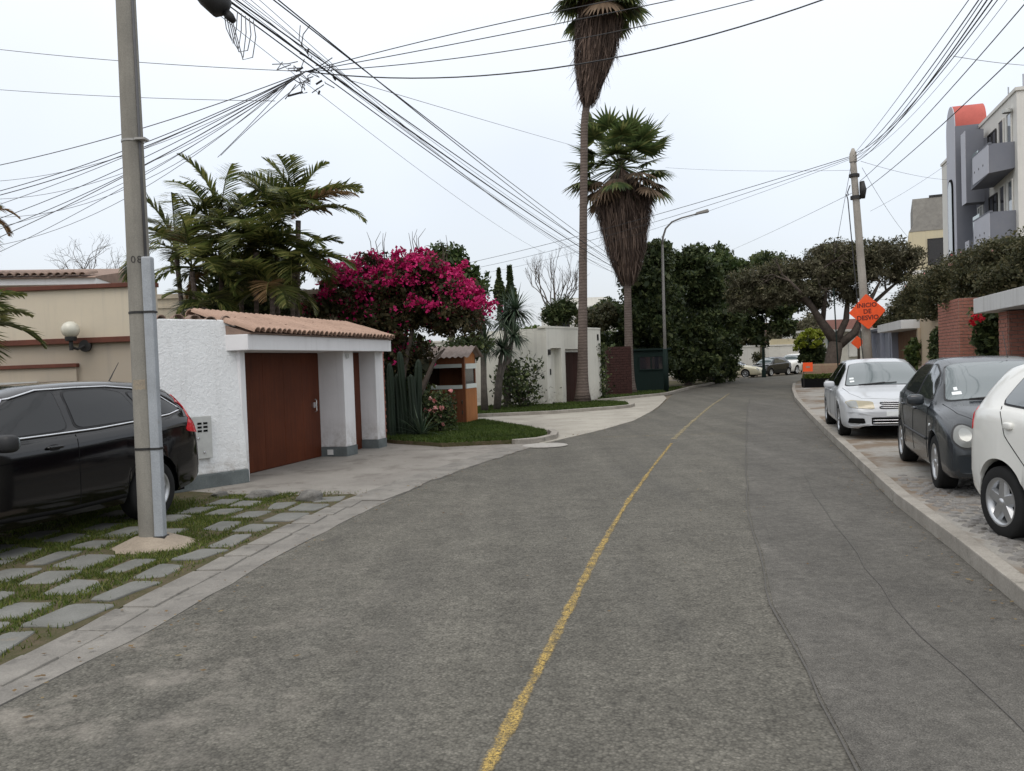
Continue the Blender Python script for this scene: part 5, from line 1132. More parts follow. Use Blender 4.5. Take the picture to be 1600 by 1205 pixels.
for sd in (-1, 1):
    f = c.decal('head_light', rounded([(sd * .34, .54), (sd * .74, .565), (sd * .80, .66), (sd * .70, .69), (sd * .36, .665)], .2), 'end', 1, 'lamp_yellowed', .010)
    c.decal('lens', rounded([(sd * .60, .555), (sd * .74, .575), (sd * .78, .655), (sd * .62, .68)], .2), 'end', 1, 'lamp_inner', .016, f)
    for x in (.0, -1.02): c.blob('door_handle', (x, sd * .865, .80), (.085, .02, .016), 'paint_silver')
    for x in (.86, -.14): c.line('door_seam', [(x, .28), (x, .7), (x - .02, .89)], 'side', sd, .009, 'dark_void', -.001)
    c.line('door_seam', [(-1.28, .95), (-1.15, .75), (-.92, .5), (-.90, .30)], 'side', sd, .009, 'dark_void', -.001)
    c.decal('side_marker', circ(1.05, .70, .02, 10, .014), 'side', sd, 'sticker', .006)
    m_ = c.blob('mirror', (.66, sd * .945, .935), (.055, .10, .065), 'paint_silver', None, .6); c.blob('mirror_glass', (-.045, 0, 0), (.015, .088, .055), 'wind_glass', m_, .6)
    c.line('wiper', [(1.0, sd * .05 - .4), (.93, sd * .1 + .12)], 'top', 1, .018, 'black_trim', .020)
    c.decal('fog_intake', rounded([(sd * .50, .295), (sd * .76, .30), (sd * .74, .385), (sd * .52, .385)], .15), 'end', 1, 'dark_void', .018)
c.decal('front_bumper', rounded([(-.74, .24), (.74, .24), (.78, .49), (-.78, .49)], .1), 'end', 1, 'paint_silver', .014)
c.decal('grille', rounded([(-.27, .54), (.27, .54), (.25, .665), (-.25, .665)], .15), 'end', 1, 'black_trim', .006)
for z in (.56, .59, .62, .65): c.line('grille_bar', [(-.24, z), (.24, z)], 'end', 1, .014, 'chrome', .012)
c.decal('lower_intake', rounded([(-.40, .27), (.40, .27), (.40, .40), (-.40, .40)], .1), 'end', 1, 'dark_void', .018); 
for z in (.30, .35): c.line('intake_bar', [(-.38, z), (.38, z)], 'end', 1, .018, 'chrome', .024)
c.decal('number_plate', [(-.16, .42), (.16, .42), (.16, .50), (-.16, .50)], 'end', 1, 'sticker', .022)
c.line('bonnet_seam', [(1.0, -.74), (1.6, -.68), (2.0, -.52), (2.1, 0), (2.0, .52), (1.6, .68), (1.0, .74)], 'top', 1, .009, 'dark_void', -.002)
for sx, sy in ((.88, -.55), (.80, -.55)): c.decal('screen_sticker', rounded([(sx, sy - .04), (sx, sy + .04), (sx - .05, sy + .04), (sx - .05, sy - .04)], .1), 'top', 1, 'sticker', .013)

# ---- white hatchback at the right edge
hat = dict(L=3.62, hw=.80, r=.295, ra=.345, tw=.19, axles=(1.16, -1.14), zb=.21, paint='paint_white', spokes=5,
    ZT=[(1.81, .55), (1.72, .76), (1.4, .90), (1.0, 1.0), (.5, 1.29), (.1, 1.44), (-.4, 1.50), (-1.0, 1.48), (-1.4, 1.42), (-1.58, 1.30), (-1.68, 1.02), (-1.76, .80), (-1.81, .55)],
    ZS=[(1.81, .5), (1.7, .68), (1.2, .86), (.5, .93), (-.5, 1.0), (-1.2, 1.06), (-1.55, 1.04), (-1.7, .88), (-1.81, .5)],
    ZB=[(1.81, .28), (1.6, .2), (0, .21), (-1.4, .25), (-1.81, .36)],
    W=[(1.81, .5), (1.6, .72), (1.2, .79), (0, .80), (-1.2, .795), (-1.55, .75), (-1.72, .68), (-1.81, .58)],
    WT=[(1.81, .44), (1.4, .64), (.9, .70), (.4, .58), (-.2, .555), (-1.2, .55), (-1.55, .54), (-1.81, .5)], CR=[(2, .05), (.9, .05), (.1, .085), (-1.4, .085), (-1.8, .05)])
c = Car('parked_hatchback', 'white hatchback cut off by the right edge of the view', (4.76, 5.55, .125), heading(-.01, 1.), hat)
sw = [[(.62, 1.0), (.70, 1.02), (.30, 1.31), (-.06, 1.40), (-.12, 1.40), (-.12, 1.04)], [(-.20, 1.045), (-.18, 1.41), (-.75, 1.425), (-1.02, 1.38), (-1.14, 1.14), (-1.12, 1.10)]]
glaze(c, sw, [(.92, -.62), (.92, .62), (.2, .5), (.2, -.5)], [(-1.42, -.42), (-1.42, .42), (-1.63, .5), (-1.63, -.5)], 'pale_window', 'wind_glass')
for sd in (-1, 1):
    c.blob('door_handle', (-1.0, sd * .795, .93), (.055, .022, .03), 'paint_white'); c.blob('door_handle', (.0, sd * .80, .92), (.075, .022, .02), 'paint_white')
    c.line('door_seam', [(-.16, .32), (-.16, .7), (-.16, 1.02)], 'side', sd, .009, 'dark_void', -.001); c.line('door_seam', [(-1.16, 1.08), (-1.05, .85), (-.76, .6), (-.74, .32)], 'side', sd, .009, 'dark_void', -.001)
    c.line('side_skirt', [(.78, .27), (0, .27), (-.76, .29)], 'side', sd, .06, 'paint_white', -.004)
    c.blob('mirror', (.62, sd * .90, 1.0), (.06, .1, .07), 'paint_white', None, .6)
    c.decal('tail_light', rounded([(-1.60, .86), (-1.69, .86), (-1.64, 1.04), (-1.59, 1.06)], .2), 'side', sd, 'lamp_red', .008)
    c.decal('head_light', rounded([(sd * .3, .62), (sd * .62, .64), (sd * .62, .75), (sd * .4, .72)], .2), 'end', 1, 'lamp_glass', .008)

# ---- cars far down the street (small in view, built from the same shells)
def far_car(name, label, loc, rz, sp, paint, lamps='lamp_glass'):
    sp = dict(sp); sp['paint'] = paint; sp['n'] = 50; c = Car(name, label, loc, rz, sp, 'cars parked far down the street'); return c
c = far_car('parked_car', 'cream old car with a long flat bonnet parked before the white end wall', (16.6, 61.8, 0), rad(-35), sed, 'paint_cream')
glaze(c, [[(.70, .905), (.38, 1.20), (-1.05, 1.21), (-1.28, .965)]], [(.98, -.68), (.98, .68), (.24, .52), (.24, -.52)], [(-1.05, -.5), (-1.05, .5), (-1.55, .6), (-1.55, -.6)], 'pale_window', 'wind_glass')
for sd in (-1, 1): c.decal('head_light', circ(sd * .55, .6, .1), 'end', 1, 'lamp_glass', .01)
c = far_car('parked_car', 'black car parked beside the green lamp post at the far bend', (19.9, 63.0, 0), heading(.75, .66), polo, 'paint_black')
glaze(c, [[(.66, .965), (.36, 1.26), (-.7, 1.36), (-1.10, 1.02)]], [(.94, -.64), (.94, .64), (.24, .50), (.24, -.50)], [(-1.25, -.48), (-1.25, .48), (-1.66, .56), (-1.66, -.56)], 'side_glass', 'wind_glass')
for sd in (-1, 1): c.decal('head_light', circ(sd * .5, .62, .12), 'end', 1, 'lamp_glass', .01)
c = far_car('parked_van', 'silver-white van parked behind the black car at the far bend', (23.0, 66.6, 0), heading(.7, .7), suv, 'paint_white')
glaze(c, sw_ := [[(.78, 1.13), (.42, 1.46), (-.75, 1.555), (-1.17, 1.2)]], [(1.0, -.70), (1.0, .70), (.36, .56), (.36, -.56)], [(-1.90, -.55), (-1.90, .55), (-2.12, .62), (-2.12, -.62)], 'side_glass', 'wind_glass')
for sd in (-1, 1): c.decal('head_light', rounded([(sd * .45, .75), (sd * .72, .75), (sd * .72, .92), (sd * .45, .88)], .2), 'end', 1, 'lamp_glass', .01)
c = far_car('parked_car', 'white sedan parked past the van at the far bend', (26.9, 71.5, 0), heading(.6, .8), sed, 'paint_white')
glaze(c, [[(.70, .905), (.38, 1.20), (-1.05, 1.21), (-1.28, .965)]], [(.98, -.68), (.98, .68), (.24, .52), (.24, -.52)], [(-1.05, -.5), (-1.05, .5), (-1.55, .6), (-1.55, -.6)], 'side_glass', 'wind_glass')
c = far_car('parked_car', 'pale silver car farthest away, behind the white sedan', (29.4, 75.0, 0), heading(.6, .8), sed, 'paint_silver')
glaze(c, [[(.70, .905), (.38, 1.20), (-1.05, 1.21), (-1.28, .965)]], [(.98, -.68), (.98, .68), (.24, .52), (.24, -.52)], [(-1.05, -.5), (-1.05, .5), (-1.55, .6), (-1.55, -.6)], 'side_glass', 'wind_glass')

# ================================================================== plants
def lobe(px, py, Y, rpx, rpy, depth=None):
    c = at(px, py, Y); k = Y / F_PX; return (c.x, c.y, c.z, rpx * k, (depth or rpx * .9) * k if depth is None or depth > 5 else depth, rpy * k)
def crown(parent, rng, lobes, n, size, mat, clump=.35, nclump=22, core=True, core_mat=None, aspect=.5, name='crown', bottom=-1., shell=(.5, 1.0)):
    o = np.array(parent.location); lb = [(l[0] - o[0], l[1] - o[1], l[2] - o[2], l[3], l[4], l[5]) for l in lobes]
    P = cloud(rng, lb, n, clump, nclump, shell, bottom); V = leaves(rng, P, size, aspect)
    if core:
        Q = cloud(rng, [(l[0], l[1], l[2], l[3] * .8, l[4] * .8, l[5] * .8) for l in lb], n // 4, clump, nclump, (.1, .85)); V = np.concatenate([V, leaves(rng, Q, size * 1.7, .7)])
    V[:, 2] = np.maximum(V[:, 2], .02 - o[2] * 0)
    return quads_mesh(name, V, mat, parent)
def tree(name, label, cat, base, lobes, n, size, mat, seed, trunk_r=.2, clump=.45, nclump=24, bark='bark', group=None, core=True, limbs=True, aspect=.5):
    rng = np.random.default_rng(seed); t = thing(name, label, cat, base, 0, group); mb = MB(); b = Vector(base)
    cs = [Vector(l[:3]) - b for l in lobes]; low = min(c.z for c in cs); fork = Vector((sum(c.x for c in cs) / len(cs) * .35, sum(c.y for c in cs) / len(cs) * .35, max(.5, low * .55)))
    mid = fork * .5 + Vector((rng.normal() * .1, rng.normal() * .1, 0)); mb.tube([(0, 0, -.1), (mid * .2).to_tuple(), mid, fork], [trunk_r * 1.35, trunk_r * 1.1, trunk_r * .92, trunk_r * .8], 10)
    if limbs:
        for c in cs:
            k = fork.lerp(c, .5) + Vector((rng.normal() * .15, rng.normal() * .15, .15)); mb.tube([fork, k, c, c + Vector((0, 0, .3))], [trunk_r * .62, trunk_r * .4, trunk_r * .2, .02], 7, caps=False)
            for _ in range(5):
                d = Vector(rng.normal(size=3)).normalized(); l0 = lobes[cs.index(c)]; e = c + Vector((d.x * l0[3], d.y * l0[4], abs(d.z) * l0[5])) * .85; mb.tube([k.lerp(c, .6), c.lerp(e, .5) + Vector((0, 0, .1)), e], [trunk_r * .22, trunk_r * .14, .012], 5, caps=False)
    mb.build('trunk', bark, t, True); crown(t, rng, lobes, n, size, mat, clump, nclump, core, aspect=aspect); return t

def frond(rng, base, az, elev, L, droop, nl=30, ll=.45, w=.045, hang=.5, twist=0.):
    """feather palm frond -> (rachis points, leaflet strips)"""
    pts = [Vector(base)]; n = 12; d = None; dirs = []
    for i in range(n):
        e = elev - droop * (i / n) ** 1.4; d = Vector((math.cos(e) * math.cos(az), math.cos(e) * math.sin(az), math.sin(e))); dirs.append(d); pts.append(pts[-1] + d * (L / n))
    dirs.append(d); strips = []
    for i in range(nl):
        t = .16 + .84 * (i + .5) / nl; k = t * n; j = min(int(k), n - 1); p = pts[j].lerp(pts[j + 1], k - j); d = dirs[j]
        side = Vector((-math.sin(az + twist), math.cos(az + twist), 0)); l = ll * (math.sin(math.pi * min(t * .9 + .12, 1.)) ** .6) * rng.uniform(.85, 1.1) + .05; up = side.cross(d)
        if up.z < 0: up = -up
        for s in (-1, 1):
            v = (side * s * 1.0 + d * .75 + up * rng.uniform(.15, .5)).normalized(); q = [p]; 
            for m in range(1, 4): v = (v + Vector((0, 0, -hang * .28 * rng.uniform(.5, 1.4)))).normalized(); q.append(q[-1] + v * (l / 3))
            nn = v.cross(Vector((0, 0, 1))); nn = nn.normalized() if nn.length > .05 else side
            wd = nn.cross(v).normalized() * .35 + nn * .8
            strips.append([(q[m] - wd * w * f, q[m] + wd * w * f) for m, f in zip(range(4), (.45, .5, .38, .04))])
    return pts, strips
def feather_palm(name, label, base, top, nf, L, seed, elev=(.35, 1.45), ll=.5, mat='areca_leaf', group=None, trunk=.055, az=None, dry=.06, droop=(1.2, 2.0), cat='palm'):
    rng = np.random.default_rng(seed); t = thing(name, label, cat, base, 0, group); h = Vector(top) - Vector(base); mb = MB()
    mb.tube([(0, 0, -.1), h * .35 + Vector((.05, 0, 0)), h * .7, h], [trunk * 1.3, trunk, trunk * .95, trunk * 1.1], 8); mb.build('trunk', 'palm_bark', t, True)
    G = []; D = []; rm = MB()
    for i in range(nf):
        a = (az[0] + (az[1] - az[0]) * rng.random()) if az else i * 2.4 + rng.uniform(-.4, .4); e = rng.uniform(*elev); lf = L * rng.uniform(.8, 1.15)
        p, s = frond(rng, h + Vector((0, 0, .1)), a, e, lf, rng.uniform(*droop) * (1.1 - .35 * e), int(34 * lf / L), ll, hang=rng.uniform(.35, .8)); rm.tube(p, [.02 - .016 * k / len(p) for k in range(len(p))], 5, caps=False)
        (D if rng.random() < dry else G).extend(s)
    rm.build('frond_stems', mat, t, True)
    if G: strip_mesh('fronds', G, mat, t)
    if D: strip_mesh('dry_fronds', D, 'areca_dry', t)
    return t
GA_ = 'areca palms behind the garage'
AR = [('rightmost, tallest areca palm over the garage roof', (466, 345), 18.6, (455, 520), 15, 1.75, 1, (.3, 1.5)),
      ('lower right areca palm with arching fronds next to the bougainvillea', (457, 420), 18.3, (452, 520), 13, 1.45, 2, (.0, 1.1)),
      ('leafy green areca palm in the middle of the clump', (400, 395), 18.0, (395, 520), 18, 1.75, 3, (.2, 1.4)),
      ('tall areca palm left of the middle with upright feathery fronds', (345, 365), 18.8, (340, 520), 15, 1.75, 4, (.3, 1.5)),
      ('leftmost areca palm with a bent trunk beside the concrete pole', (300, 425), 17.6, (325, 520), 15, 1.5, 5, (-.1, 1.2)),
      ('short areca palm low behind the white wall top', (318, 480), 17.0, (322, 520), 7, .75, 6, (-.1, .8)),
      ('shaded areca palm at the back of the clump', (375, 430), 18.4, (380, 520), 16, 1.5, 7, (-.1, 1.2)),
      ('slim areca palm between the tall right and middle ones', (432, 350), 19.0, (428, 520), 14, 1.6, 27, (.2, 1.45)),
      ('feathery areca palm at the left above the wall, behind the leftmost one', (275, 395), 18.6, (300, 520), 14, 1.5, 28, (.1, 1.3)),
      ('drooping areca palm in front of the clump over the tile ridge', (425, 455), 17.6, (425, 520), 12, 1.2, 17, (-.2, 1.0))]
for lab, tp, Y, bs, nf, L, sd, el in AR:
    b = at(bs[0], bs[1], Y); feather_palm('areca_palm', lab, (b.x, b.y, 0), at(tp[0], tp[1], Y), nf + 1, L, sd, el, .44, group=GA_)
tree('shrub', 'dense dark shrub filling in between the areca palm trunks', 'shrub', (at(400, 520, 20).x, 20.5, 0), [lobe(385, 440, 20.3, 60, 55), lobe(430, 430, 20.6, 38, 60), lobe(345, 470, 20, 25, 30), lobe(400, 480, 20, 70, 30)], 9000, .13, 'leaf_dark', 21, .08, .3)
# feather palm at the left edge in front of the cream wall
b = at(-75, 520, 12.5); feather_palm('feather_palm', 'dark feather palm reaching in from the left edge before the cream wall', (b.x, 12.5, 0), at(-70, 530, 12.5), 18, 1.2, 8, (-.2, 1.1), .40, 'areca_leaf', None, .09, None, 0.)
b = at(-60, 330, 22); feather_palm('feather_palm', 'tall palm whose pale frond tips hang at the upper left edge', (b.x, 22, 0), at(-70, 345, 22), 14, 1.5, 9, (-.1, 1.3), .5, 'areca_leaf', None, .12, None, .3)

# ---- fan palms
def fan_leaf(rng, base, d, pet, R, droop, nseg=22, w=.04):
    d = Vector(d).normalized(); side = d.cross(Vector((0, 0, 1))); side = side.normalized() if side.length > .05 else Vector((1, 0, 0)); up = side.cross(d); c = Vector(base) + d * pet + Vector((0, 0, -.12 * pet * droop)); strips = []
    for i in range(nseg):
        a = rad(-115 + 230 * (i + .5) / nseg); v = (d * math.cos(a) + side * math.sin(a) + up * .12 * math.cos(2 * a)).normalized(); l = R * (.72 + .28 * math.cos(a * .7)) * rng.uniform(.88, 1.1); q = [c]
        for m in range(1, 5): v = (v + Vector((0, 0, -droop * .16 * m * rng.uniform(.6, 1.3)))).normalized(); q.append(q[-1] + v * (l / 4))
        wd = v.cross(up); wd = wd.normalized() if wd.length > .05 else side
        strips.append([(q[m] - wd * w * f, q[m] + wd * w * f) for m, f in zip(range(5), (.35, 1.05, 1.15, .6, .05))])
    return c, strips
def fan_palm(label, base, trunk, skirt, crown_c, nleaf, R, seed, r0=.24, pet=1.0, dryp=.6):
    """skirt: list of (z, radius) from bottom up; trunk: centre line points relative to base"""
    rng = np.random.default_rng(seed); t = thing('fan_palm', label, 'palm tree', base); mb = MB(); T = [Vector(p) for p in trunk]; ztop = T[-1].z
    def cl(z):
        for a, b in zip(T, T[1:]):
            if a.z <= z <= b.z: return a.lerp(b, (z - a.z) / (b.z - a.z))
        return T[-1]
    zz = np.linspace(0, ztop, 40); mb.tube([cl(z) for z in zz], [r0 * (.58 + .42 * math.exp(-z / 5)) + .22 * r0 * 3 * math.exp(-z / .45) for z in zz], 16); mb.build('trunk', 'palm_bark', t, True)
    sf = pchip(skirt); z0, z1 = skirt[0][0], skirt[-1][0]; S_ = []
    mb = MB(); zs = np.linspace(z0 + .25, z1, 14); mb.tube([cl(z) for z in zs], [max(.12, sf(z) * .62) for z in zs], 14); mb.build('thatch_core', 'skirt_dry', t, True)
    for i in range(5200):
        u = rng.random() ** .8; z = z0 + .3 + (z1 - z0 - .1) * u; a = rng.uniform(0, 6.283); r = sf(z) * rng.uniform(.62, 1.02); c = cl(z); p = c + Vector((math.cos(a) * r, math.sin(a) * r, 0)); l = rng.uniform(.5, 1.25)
        zt = max(z - l, z0 - .35); r2 = max(.06, sf(max(zt, z0)) * rng.uniform(.75, 1.06)); q = cl(max(zt, z0)) + Vector((math.cos(a) * r2, math.sin(a) * r2, 0)); q.z = zt; m = p.lerp(q, .5) + Vector((math.cos(a), math.sin(a), 0)) * rng.uniform(.0, .12)
        if rng.random() < .12: q += Vector((math.cos(a), math.sin(a), 0)) * rng.uniform(.1, .45)
        w = Vector((-math.sin(a), math.cos(a), 0)) * rng.uniform(.010, .030); S_.append([(p - w, p + w), (m - w, m + w), (q - w * .2, q + w * .2)])
    strip_mesh('dead_leaf_skirt', S_, 'skirt_dry', t)
    G = []; D = []; pm_ = MB(); cc = Vector(crown_c)
    for i in range(nleaf):
        a = i * 2.39996 + rng.uniform(-.2, .2); e = 1.32 - 2.0 * ((i + .5) / nleaf) ** .8 + rng.uniform(-.2, .2); d = Vector((math.cos(e) * math.cos(a), math.cos(e) * math.sin(a), math.sin(e))); pl_ = pet * rng.uniform(.8, 1.25) * (.8 if e > 1.0 else 1.0)
        c, s = fan_leaf(rng, cc, d, pl_, R * rng.uniform(.8, 1.1), .10 + max(0, .3 - e) * .5, nseg=18, w=.055 * R / .9); pm_.tube([cc, cc.lerp(c, .5) + Vector((0, 0, .05)), c], [.03, .022, .015], 5, caps=False)
        (D if (e < -.15 and rng.random() < dryp + .1) else G).extend(s)
    for i in range(20):      # older fans collapsing over the top of the skirt
        a = i * 2.39996 + .7; e = rng.uniform(-.95, -.1); d = Vector((math.cos(e) * math.cos(a), math.cos(e) * math.sin(a), math.sin(e)))
        c, s = fan_leaf(rng, cc + Vector((0, 0, -.1)), d, pet * rng.uniform(.7, 1.05), R * rng.uniform(.75, 1.0), .75, nseg=16, w=.05); pm_.tube([cc, c], [.025, .015], 5, caps=False)
        (D if rng.random() < dryp else G).extend(s)
    pm_.build('leaf_stalks', 'fan_leaf', t, True); strip_mesh('fan_leaves', G, 'fan_leaf', t)
    if D: strip_mesh('dying_fan_leaves', D, 'fan_dry', t)
    return t
b2 = gp(984, 617); cx2 = lambda px, py: at(px, py, 38.5) - Vector((b2.x, 38.5, 0))
v1 = cx2(980, 430); v2 = cx2(972, 300)
fan_palm('smaller fan palm with green crown and brown skirt behind the taller palm', (b2.x, 38.5, .06), [(0, 0, 0), (v1.x * .5, 0, 3), (v1.x, 0, v1.z), (v2.x, 0, v2.z), (cx2(970, 250).x, 0, cx2(970, 250).z)],
    [(5.4, .30), (6.2, .80), (7.6, 1.1), (8.8, 1.35), (9.5, 1.15), (10.0, .6), (10.3, .2)], cx2(970, 262), 56, 1.12, 4, .23, 1.75, .5)
b1 = gp(910, 632); c1 = lambda px, py: at(px, py, 31.5) - Vector((b1.x, 31.5, 0))
a1 = c1(911, 400); a2 = c1(913, 190); a3 = c1(930, 90); a4 = c1(940, 0)
fan_palm('tallest fan palm with long brown skirt running out of the top of the view', (b1.x, 31.5, .06), [(0, 0, 0), (a1.x, 0, a1.z), (a2.x, 0, a2.z), (a3.x, 0, a3.z), (a4.x, 0, a4.z), (a4.x, 0, a4.z + 1.2)],
    [(11.6, .22), (12.2, .5), (13.2, .8), (14.4, .88), (15.6, .86), (16.4, .70), (17.0, .40)], a4 + Vector((0, 0, .45)), 40, 1.0, 6, .22, 1.3, .2)

# ---- bougainvillea over the garage corner
rng = np.random.default_rng(77); Y = 20.6; base = (-2.95, 20.3, .06)
t = thing('bougainvillea', 'large bougainvillea covered in magenta blossom beside the garage', 'tree', base); mb = MB()
for a, b, c in (((0, 0, 0), (-.25, .1, 1.2), at(585, 520, Y)), ((.1, .1, 0), (.15, 0, 1.3), at(640, 500, Y)), ((.15, 0, 0), (.75, -.15, 1.1), at(695, 545, Y - .3)), ((0, .1, 0), (-.5, .3, 1.4), at(540, 490, Y)), ((.05, -.1, 0), (.3, -.2, 1.5), at(660, 460, Y))):
    e_ = Vector(c) - Vector(base); mb.tube([a, (Vector(a) * .5 + Vector(b) * .5), b, Vector(b).lerp(e_, .55) + Vector((0, 0, .15)), e_], [.12, .09, .075, .05, .02], 8)
mb.build('stems', 'bark', t, True)
LB = []; qr = random.Random(15)
for k in range(95):
    px_ = qr.uniform(478, 738); tp_ = 388 + 92 * abs((px_ - 618) / 135) ** 2.2; bt_ = 498 if px_ < 545 else 548 if px_ < 640 else 532 if px_ < 700 else 520
    r_ = qr.uniform(18, 36) * (.7 if px_ < 520 else 1); py_ = qr.uniform(tp_ + r_ * .7, max(tp_ + r_ * .7 + 2, bt_ - r_ * .6)); LB.append(lobe(px_, py_, Y + qr.uniform(-.9, .7), r_, r_ * .8, r_))
LB += [lobe(625, 560, Y - .3, 30, 22, 20), lobe(585, 548, Y - .2, 36, 24, 20), lobe(655, 565, Y, 26, 20, 20), lobe(500, 485, Y - .2, 34, 14, 22), lobe(655, 547, 21.4, 30, 15, 20), lobe(520, 480, Y - .3, 40, 20, 25), lobe(555, 490, Y - .4, 40, 22, 25), lobe(600, 530, Y - .6, 40, 22, 20), lobe(600, 470, Y, 70, 50, 50), lobe(660, 475, Y, 55, 45, 45)]
crown(t, rng, LB, 40000, .095, 'leaf_boug', .22, 12, shell=(.4, 1.1))
o = np.array(base); LBl = [(l[0] - o[0], l[1] - o[1], l[2] - o[2], l[3] * 1.03, l[4] * 1.03, l[5] * 1.03) for l in LB]
P = cloud(rng, LBl, 60000, .14, 16, (.8, 1.12), -.35)
zc = np.clip((P[:, 2] - 2.75) / 1.75, 0, 1); xr = np.clip((P[:, 0] - .55) / 1.4, 0, 1); front = (P[:, 1] < .35)
pn = .5 + .5 * np.sin(P[:, 0] * 2.7 + 1.3) * np.cos(P[:, 2] * 3.1 + P[:, 0] * 1.2)
prob = np.clip(zc ** 1.4 * 1.15 + xr * .34 * (zc > .12) - .12 + (pn - .5) * .7, .03, .92); P = P[rng.random(len(P)) < prob]
for k in range(26):
    a = rng.uniform(.1, 3.04); l0 = LBl[rng.integers(0, 64)]; q0 = np.array(l0[:3]) + np.array([math.cos(a) * l0[3], rng.normal() * .4, math.sin(a) * l0[5]]); dv = np.array([math.cos(a) * .5 + rng.normal() * .2, 0, .5 * math.sin(a)]); tt = rng.random((60, 1)); P = np.concatenate([P, q0 + dv * tt + np.array([0, 0, -.25]) * tt ** 2 + rng.normal(size=(60, 3)) * .05])
quads_mesh('blossom', leaves(rng, P, .085, .8), 'bloom_magenta', t)
tw_ = [at(590, 385, Y), at(645, 372, Y), at(700, 395, Y)]
mb = MB()
for q in tw_:
    for k in range(5): e_ = Vector(q) - Vector(base) + Vector(rng.normal(size=3)) * .12; mb.tube([e_ - Vector((rng.normal() * .1, 0, .5)), e_, e_ + Vector((rng.normal() * .12, 0, .25))], [.012, .008, .004], 4)
tag(mb.build('shoots', 'bark', t), kind='stuff')
tree('garden_tree', 'green-leaved treetop showing behind the bougainvillea', 'tree', (at(695, 560, 25).x, 25, 0), [lobe(700, 410, 25, 30, 28), lobe(722, 430, 25, 18, 26), lobe(740, 450, 25, 18, 24)], 3000, .15, 'leaf_mid', 5, .1, .3)

tree('shade_shrub', 'dark shrub in the shade between the cacti and the guard booth', 'shrub', (-3.1, 21.4, .06), [lobe(690, 560, 24.2, 45, 22, 25), lobe(640, 548, 23.6, 45, 24, 25), lobe(735, 540, 24.5, 22, 18, 20), lobe(610, 600, 21.2, 38, 40, 25), lobe(645, 630, 21.2, 26, 36, 22), lobe(600, 650, 21.2, 30, 34, 22), lobe(640, 580, 21.2, 28, 22, 20)], 15000, .12, 'leaf_dark', 33, .06, .3, limbs=False)
# ---- cactus, roses, strap-leaved plant at the garage corner
t = thing('column_cactus', 'cluster of tall ribbed column cacti against the garage end wall', 'cactus', (-2.55, 19.0, .06)); rr = random.Random(8)
for k in range(9):
    x = -.38 + k * .09 + rr.uniform(-.05, .05); y = rr.uniform(-.25, .3); h = rr.uniform(1.1, 2.1); r = rr.uniform(.06, .085); vs = []; seg = 24; lev = [0, .3, .8, 1.4, h - .18, h - .05, h]; rsx = [.8, 1, 1.02, 1, .95, .6, .12]
    lx, ly = rr.uniform(-.07, .07), rr.uniform(-.07, .07)
    for z, s in zip(lev, rsx):
        z = min(z, h)
        for j in range(seg): q = 2 * math.pi * j / seg; rad_ = r * s * (1.12 if j % 3 == 0 else .86); vs.append((x + lx * z + rad_ * math.cos(q), y + ly * z + rad_ * math.sin(q), z))
    n = len(lev); MB().add(vs, [(i * seg + j, i * seg + (j + 1) % seg, (i + 1) * seg + (j + 1) % seg, (i + 1) * seg + j) for i in range(n - 1) for j in range(seg)] + [tuple(range((n - 1) * seg, n * seg))]).build('column', 'cactus_skin', t)
rng = np.random.default_rng(12)
t = thing('rose_bush', 'low rose bush with pale pink flowers in front of the guard booth', 'rose bush', (-1.75, 19.6, .06)); mb = MB()
for k in range(12): d = Vector((rng.normal() * .3, rng.normal() * .25, 1)); mb.tube([(0, 0, 0), d * .45, d * .85 + Vector((0, 0, .05))], [.014, .010, .005], 5)
mb.build('stems', 'bark', t); P = rng.normal(size=(2600, 3)) * np.array([.27, .22, .26]) + np.array([0, 0, .52]); P = P[(P[:, 2] > .03) & (np.hypot(P[:, 0], P[:, 1]) < .42) & (P[:, 2] < 1.05)]; quads_mesh('leaves', leaves(rng, P, .075, .6), 'leaf_dark', t)
for k in range(11):
    a = rng.uniform(0, 6.28); p = np.array([math.cos(a) * rng.uniform(.05, .38), -abs(math.sin(a)) * .25 - .08, rng.uniform(.25, 1.02)]); d = rng.normal(size=(14, 3)); d /= np.linalg.norm(d, axis=1)[:, None]; quads_mesh('flower', leaves(rng, p + d * .032, .075, .9), 'bloom_pink', t)
def sword_head(rng, c, n, L, w, down=-.9):
    out = []
    for i in range(n):
        v = Vector(rng.normal(size=3)); v.z = abs(v.z) * 1.0 + down * rng.random(); v.normalize(); l = L * rng.uniform(.8, 1.1); q = [Vector(c)]; 
        for m in range(3): v = (v + Vector((0, 0, -.10 * (m + 1) * (1 - v.z * .6)))).normalized(); q.append(q[-1] + v * l / 3)
        s = v.cross(Vector((0, 0, 1))); s = s.normalized() if s.length > .05 else Vector((1, 0, 0)); out.append([(q[m] - s * w * f, q[m] + s * w * f) for m, f in zip(range(4), (.5, .6, .45, .03))])
    return out
t = thing('strap_plant', 'dark strap-leaved plant at the foot of the cactus cluster', 'plant', (-2.12, 18.75, .06)); strip_mesh('leaves', sword_head(rng, (0, 0, .05), 46, .75, .035, 0.), 'yucca_leaf', t)

